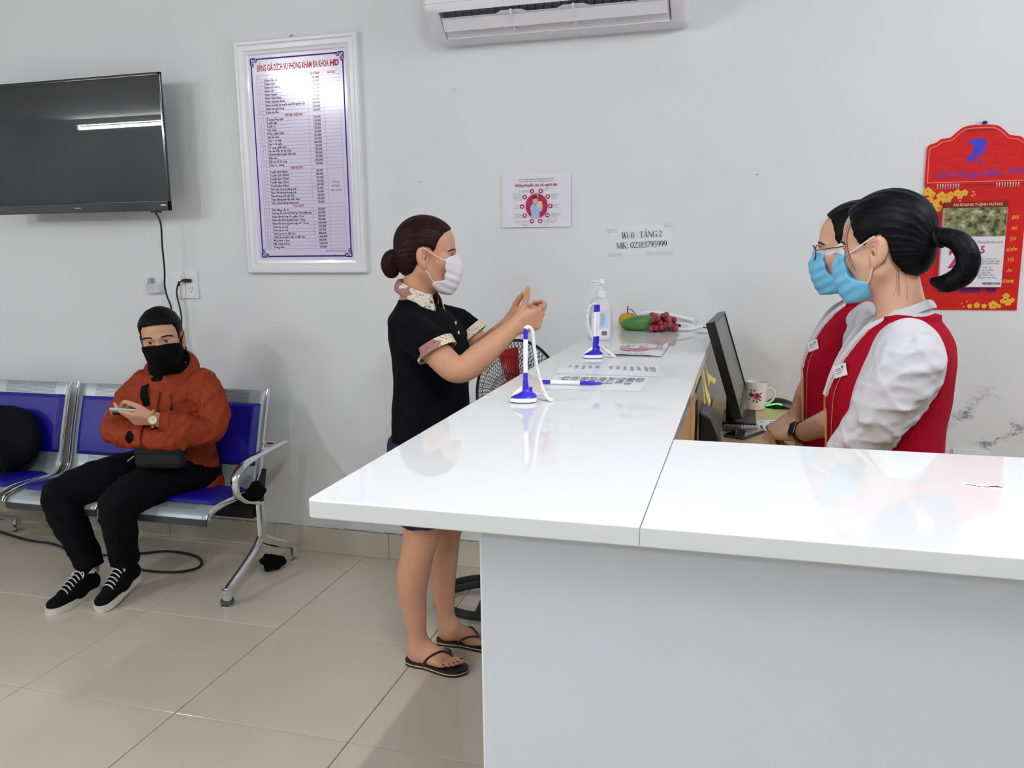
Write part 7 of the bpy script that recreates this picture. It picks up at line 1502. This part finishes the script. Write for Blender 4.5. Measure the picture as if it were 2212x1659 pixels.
mb.tube([tuple(c_ + nd * .0066), tuple(c_ + np.array(WQ) @ np.array((.008, .006, .0066)))], .0006, 4); mb.tube([tuple(c_ + nd * .0066), tuple(c_ + np.array(WQ) @ np.array((-.004, .011, .0066)))], .0005, 4); mb.obj('dial_marks', mat('dark_gold_marks', srgb(110, 86, 40), .4), wt)
# phone in his left hand
phn = unit((-.15, .45, .88)); pu = unit(fL - phn * (fL @ phn)); pv = np.cross(phn, pu); pc3 = np.array((-2.268, 2.718, .765)) + fL * .098 + pLn * .030
PM = Matrix(((pu[0], pv[0], phn[0], pc3[0]), (pu[1], pv[1], phn[1], pc3[1]), (pu[2], pv[2], phn[2], pc3[2]), (0, 0, 0, 1)))
hp_ = thing('mobile_phone', 'mobile phone in a pale mint case held by the seated man', 'phone', tuple(pc3))
MB().box((-.074, -.036, -.0055), (.074, .036, .0055), .0045, 3, PM).obj('case', mat('mint_case', srgb(178, 206, 208), .45), hp_); MB().box((-.070, -.033, .0050), (.070, .033, .0060), .0004, 1, PM).obj('screen', mat('phone_glass', srgb(20, 22, 26), .05, coat=.7), hp_)
MB().box((.036, -.030, -.0075), (.066, .004, -.0050), .0016, 2, PM).obj('camera_bump', M_black, hp_)
for x in (.044, .057): MB().lathe([(0, 0), (.0055, 0), (.0055, .0012), (0, .0012)], 14, (PM @ Vector((x, -.013, -.0085)))[:], PM.to_3x3()).obj('camera_lens', mat('lens_glass', srgb(40, 44, 52), .05), hp_)
# crossbody bag
bagc = np.array((-2.295, 2.760, .622)); BR = Matrix.Translation(bagc) @ Matrix.Rotation(math.radians(14), 4, 'Z') @ Matrix.Rotation(-.12, 4, 'X')
cb = thing('crossbody_bag', 'black crossbody bag resting on the seated man\'s lap', 'bag', tuple(bagc)); M_bagl = mat('black_leatherette', srgb(15, 15, 18), .55, spec=.3, bump=.3, bscale=300)
MB().box((-.105, -.030, -.075), (.105, .034, .072), .03, 5, BR).obj('pouch', M_bagl, cb); MB().box((-.095, -.034, -.010), (.095, -.024, .066), .010, 3, BR).obj('flap', M_bagl, cb)
MB().tube([(BR @ Vector(p))[:] for p in ((-.09, -.032, .062), (.0, -.034, .068), (.09, -.032, .062))], .0022, 6).obj('zip', M_steel, cb); MB().tube(crom([(BR @ Vector(p))[:] for p in ((-.100, -.022, -.02), (-.116, -.030, -.034), (-.122, -.036, -.040))], 4), .0028, 6).obj('zip_pull', M_steel, cb)
_c = chestp(-.022, .29, .006)
st = [tuple(_c + RM @ np.array((-.012, .0, -.050))), tuple(_c)] + [tuple(chestp(-.024, .33, .006)), tuple(chestp(-.030, .37, .006)), tuple(chestp(-.042, .41, .006)), tuple(tw((-.02, -.075, .470))), tuple(tw((-.06, -.085, .470)))]
stroke('strap', st, [(.002, .017)] * 31, M_cloth_b, cb, 5, 8, tuple(RM[:, 0]))
# sneakers
M_canvas = mat('black_canvas', srgb(10, 9, 12), .9, spec=.15, bump=.3, bscale=500); M_ssole = mat('off_white_rubber', srgb(214, 210, 202), .6, var=.05, vscale=30); M_lace = mat('white_lace', srgb(226, 222, 224), .8)
def sneaker(heel, toe, lift, label):
    h = np.array((*heel, lift)); t = np.array((*toe, .0)); d3 = unit(t - h); L_ = np.linalg.norm(t - h); sd = unit(np.cross((0, 0, 1), d3)); up = np.cross(d3, sd); R3 = np.stack([d3, sd, up], 1)
    def W(a, b, c): return h + R3 @ np.array((a * L_, b, c))
    out = crom([(.0, 0), (.02, -.026), (.10, -.033), (.35, -.034), (.62, -.043), (.80, -.043), (.94, -.030), (1.0, -.004), (.985, .020), (.90, .038), (.75, .043), (.55, .038), (.33, .032), (.10, .032), (.02, .022)], 4, True)
    shoe = MB().prism(out, lambda u, v, c: tuple(W(u, v, c)), .0005, .026).obj('shoe', M_ssole, pM, smooth=50)
    U = Field(); U.cone(W(.14, 0, .050), W(.45, 0, .045), .036, .040, .01, 'u', up, .95); U.cone(W(.45, 0, .040), W(.84, 0, .030), .042, .034, .02, 'u', up, .80); U.cone(W(.13, 0, .055), W(.20, 0, .090), .036, .037, .02); U.cone(W(.22, 0, .088), W(.62, 0, .055), .032, .026, .02); U.half(W(0, 0, .012), -up)
    sdf_obj('upper', U.mesh(.0034), M_canvas, shoe)
    band('ankle_lining', W(.19, 0, .108), W(.24, 0, .13) - W(.19, 0, .108), .040, .039, .018, M_ssole, shoe)
    for i in range(6):
        a = .36 + i * .062; z = .114 - i * .0085
        stroke('lace', [W(a, -.026, z - .012), W(a + .008, -.012, z + .004), W(a + .012, .0, z + .007), W(a + .014, .014, z + .004), W(a + .010, .026, z - .012)], [(.0016, .0032)] * 17, M_lace, shoe, 4, 6, tuple(up))
    for e in (-1, 1): stroke('lace_bow', [W(.34, 0, .106), W(.33, e * .018, .114), W(.36, e * .030, .104), W(.38, e * .026, .094)], .0024, M_lace, shoe, 4, 6)
    return shoe
sneaker((-2.640, 2.715), (-2.640, 2.450), .0, 'r'); sneaker((-2.472, 2.770), (-2.464, 2.525), .050, 'l')
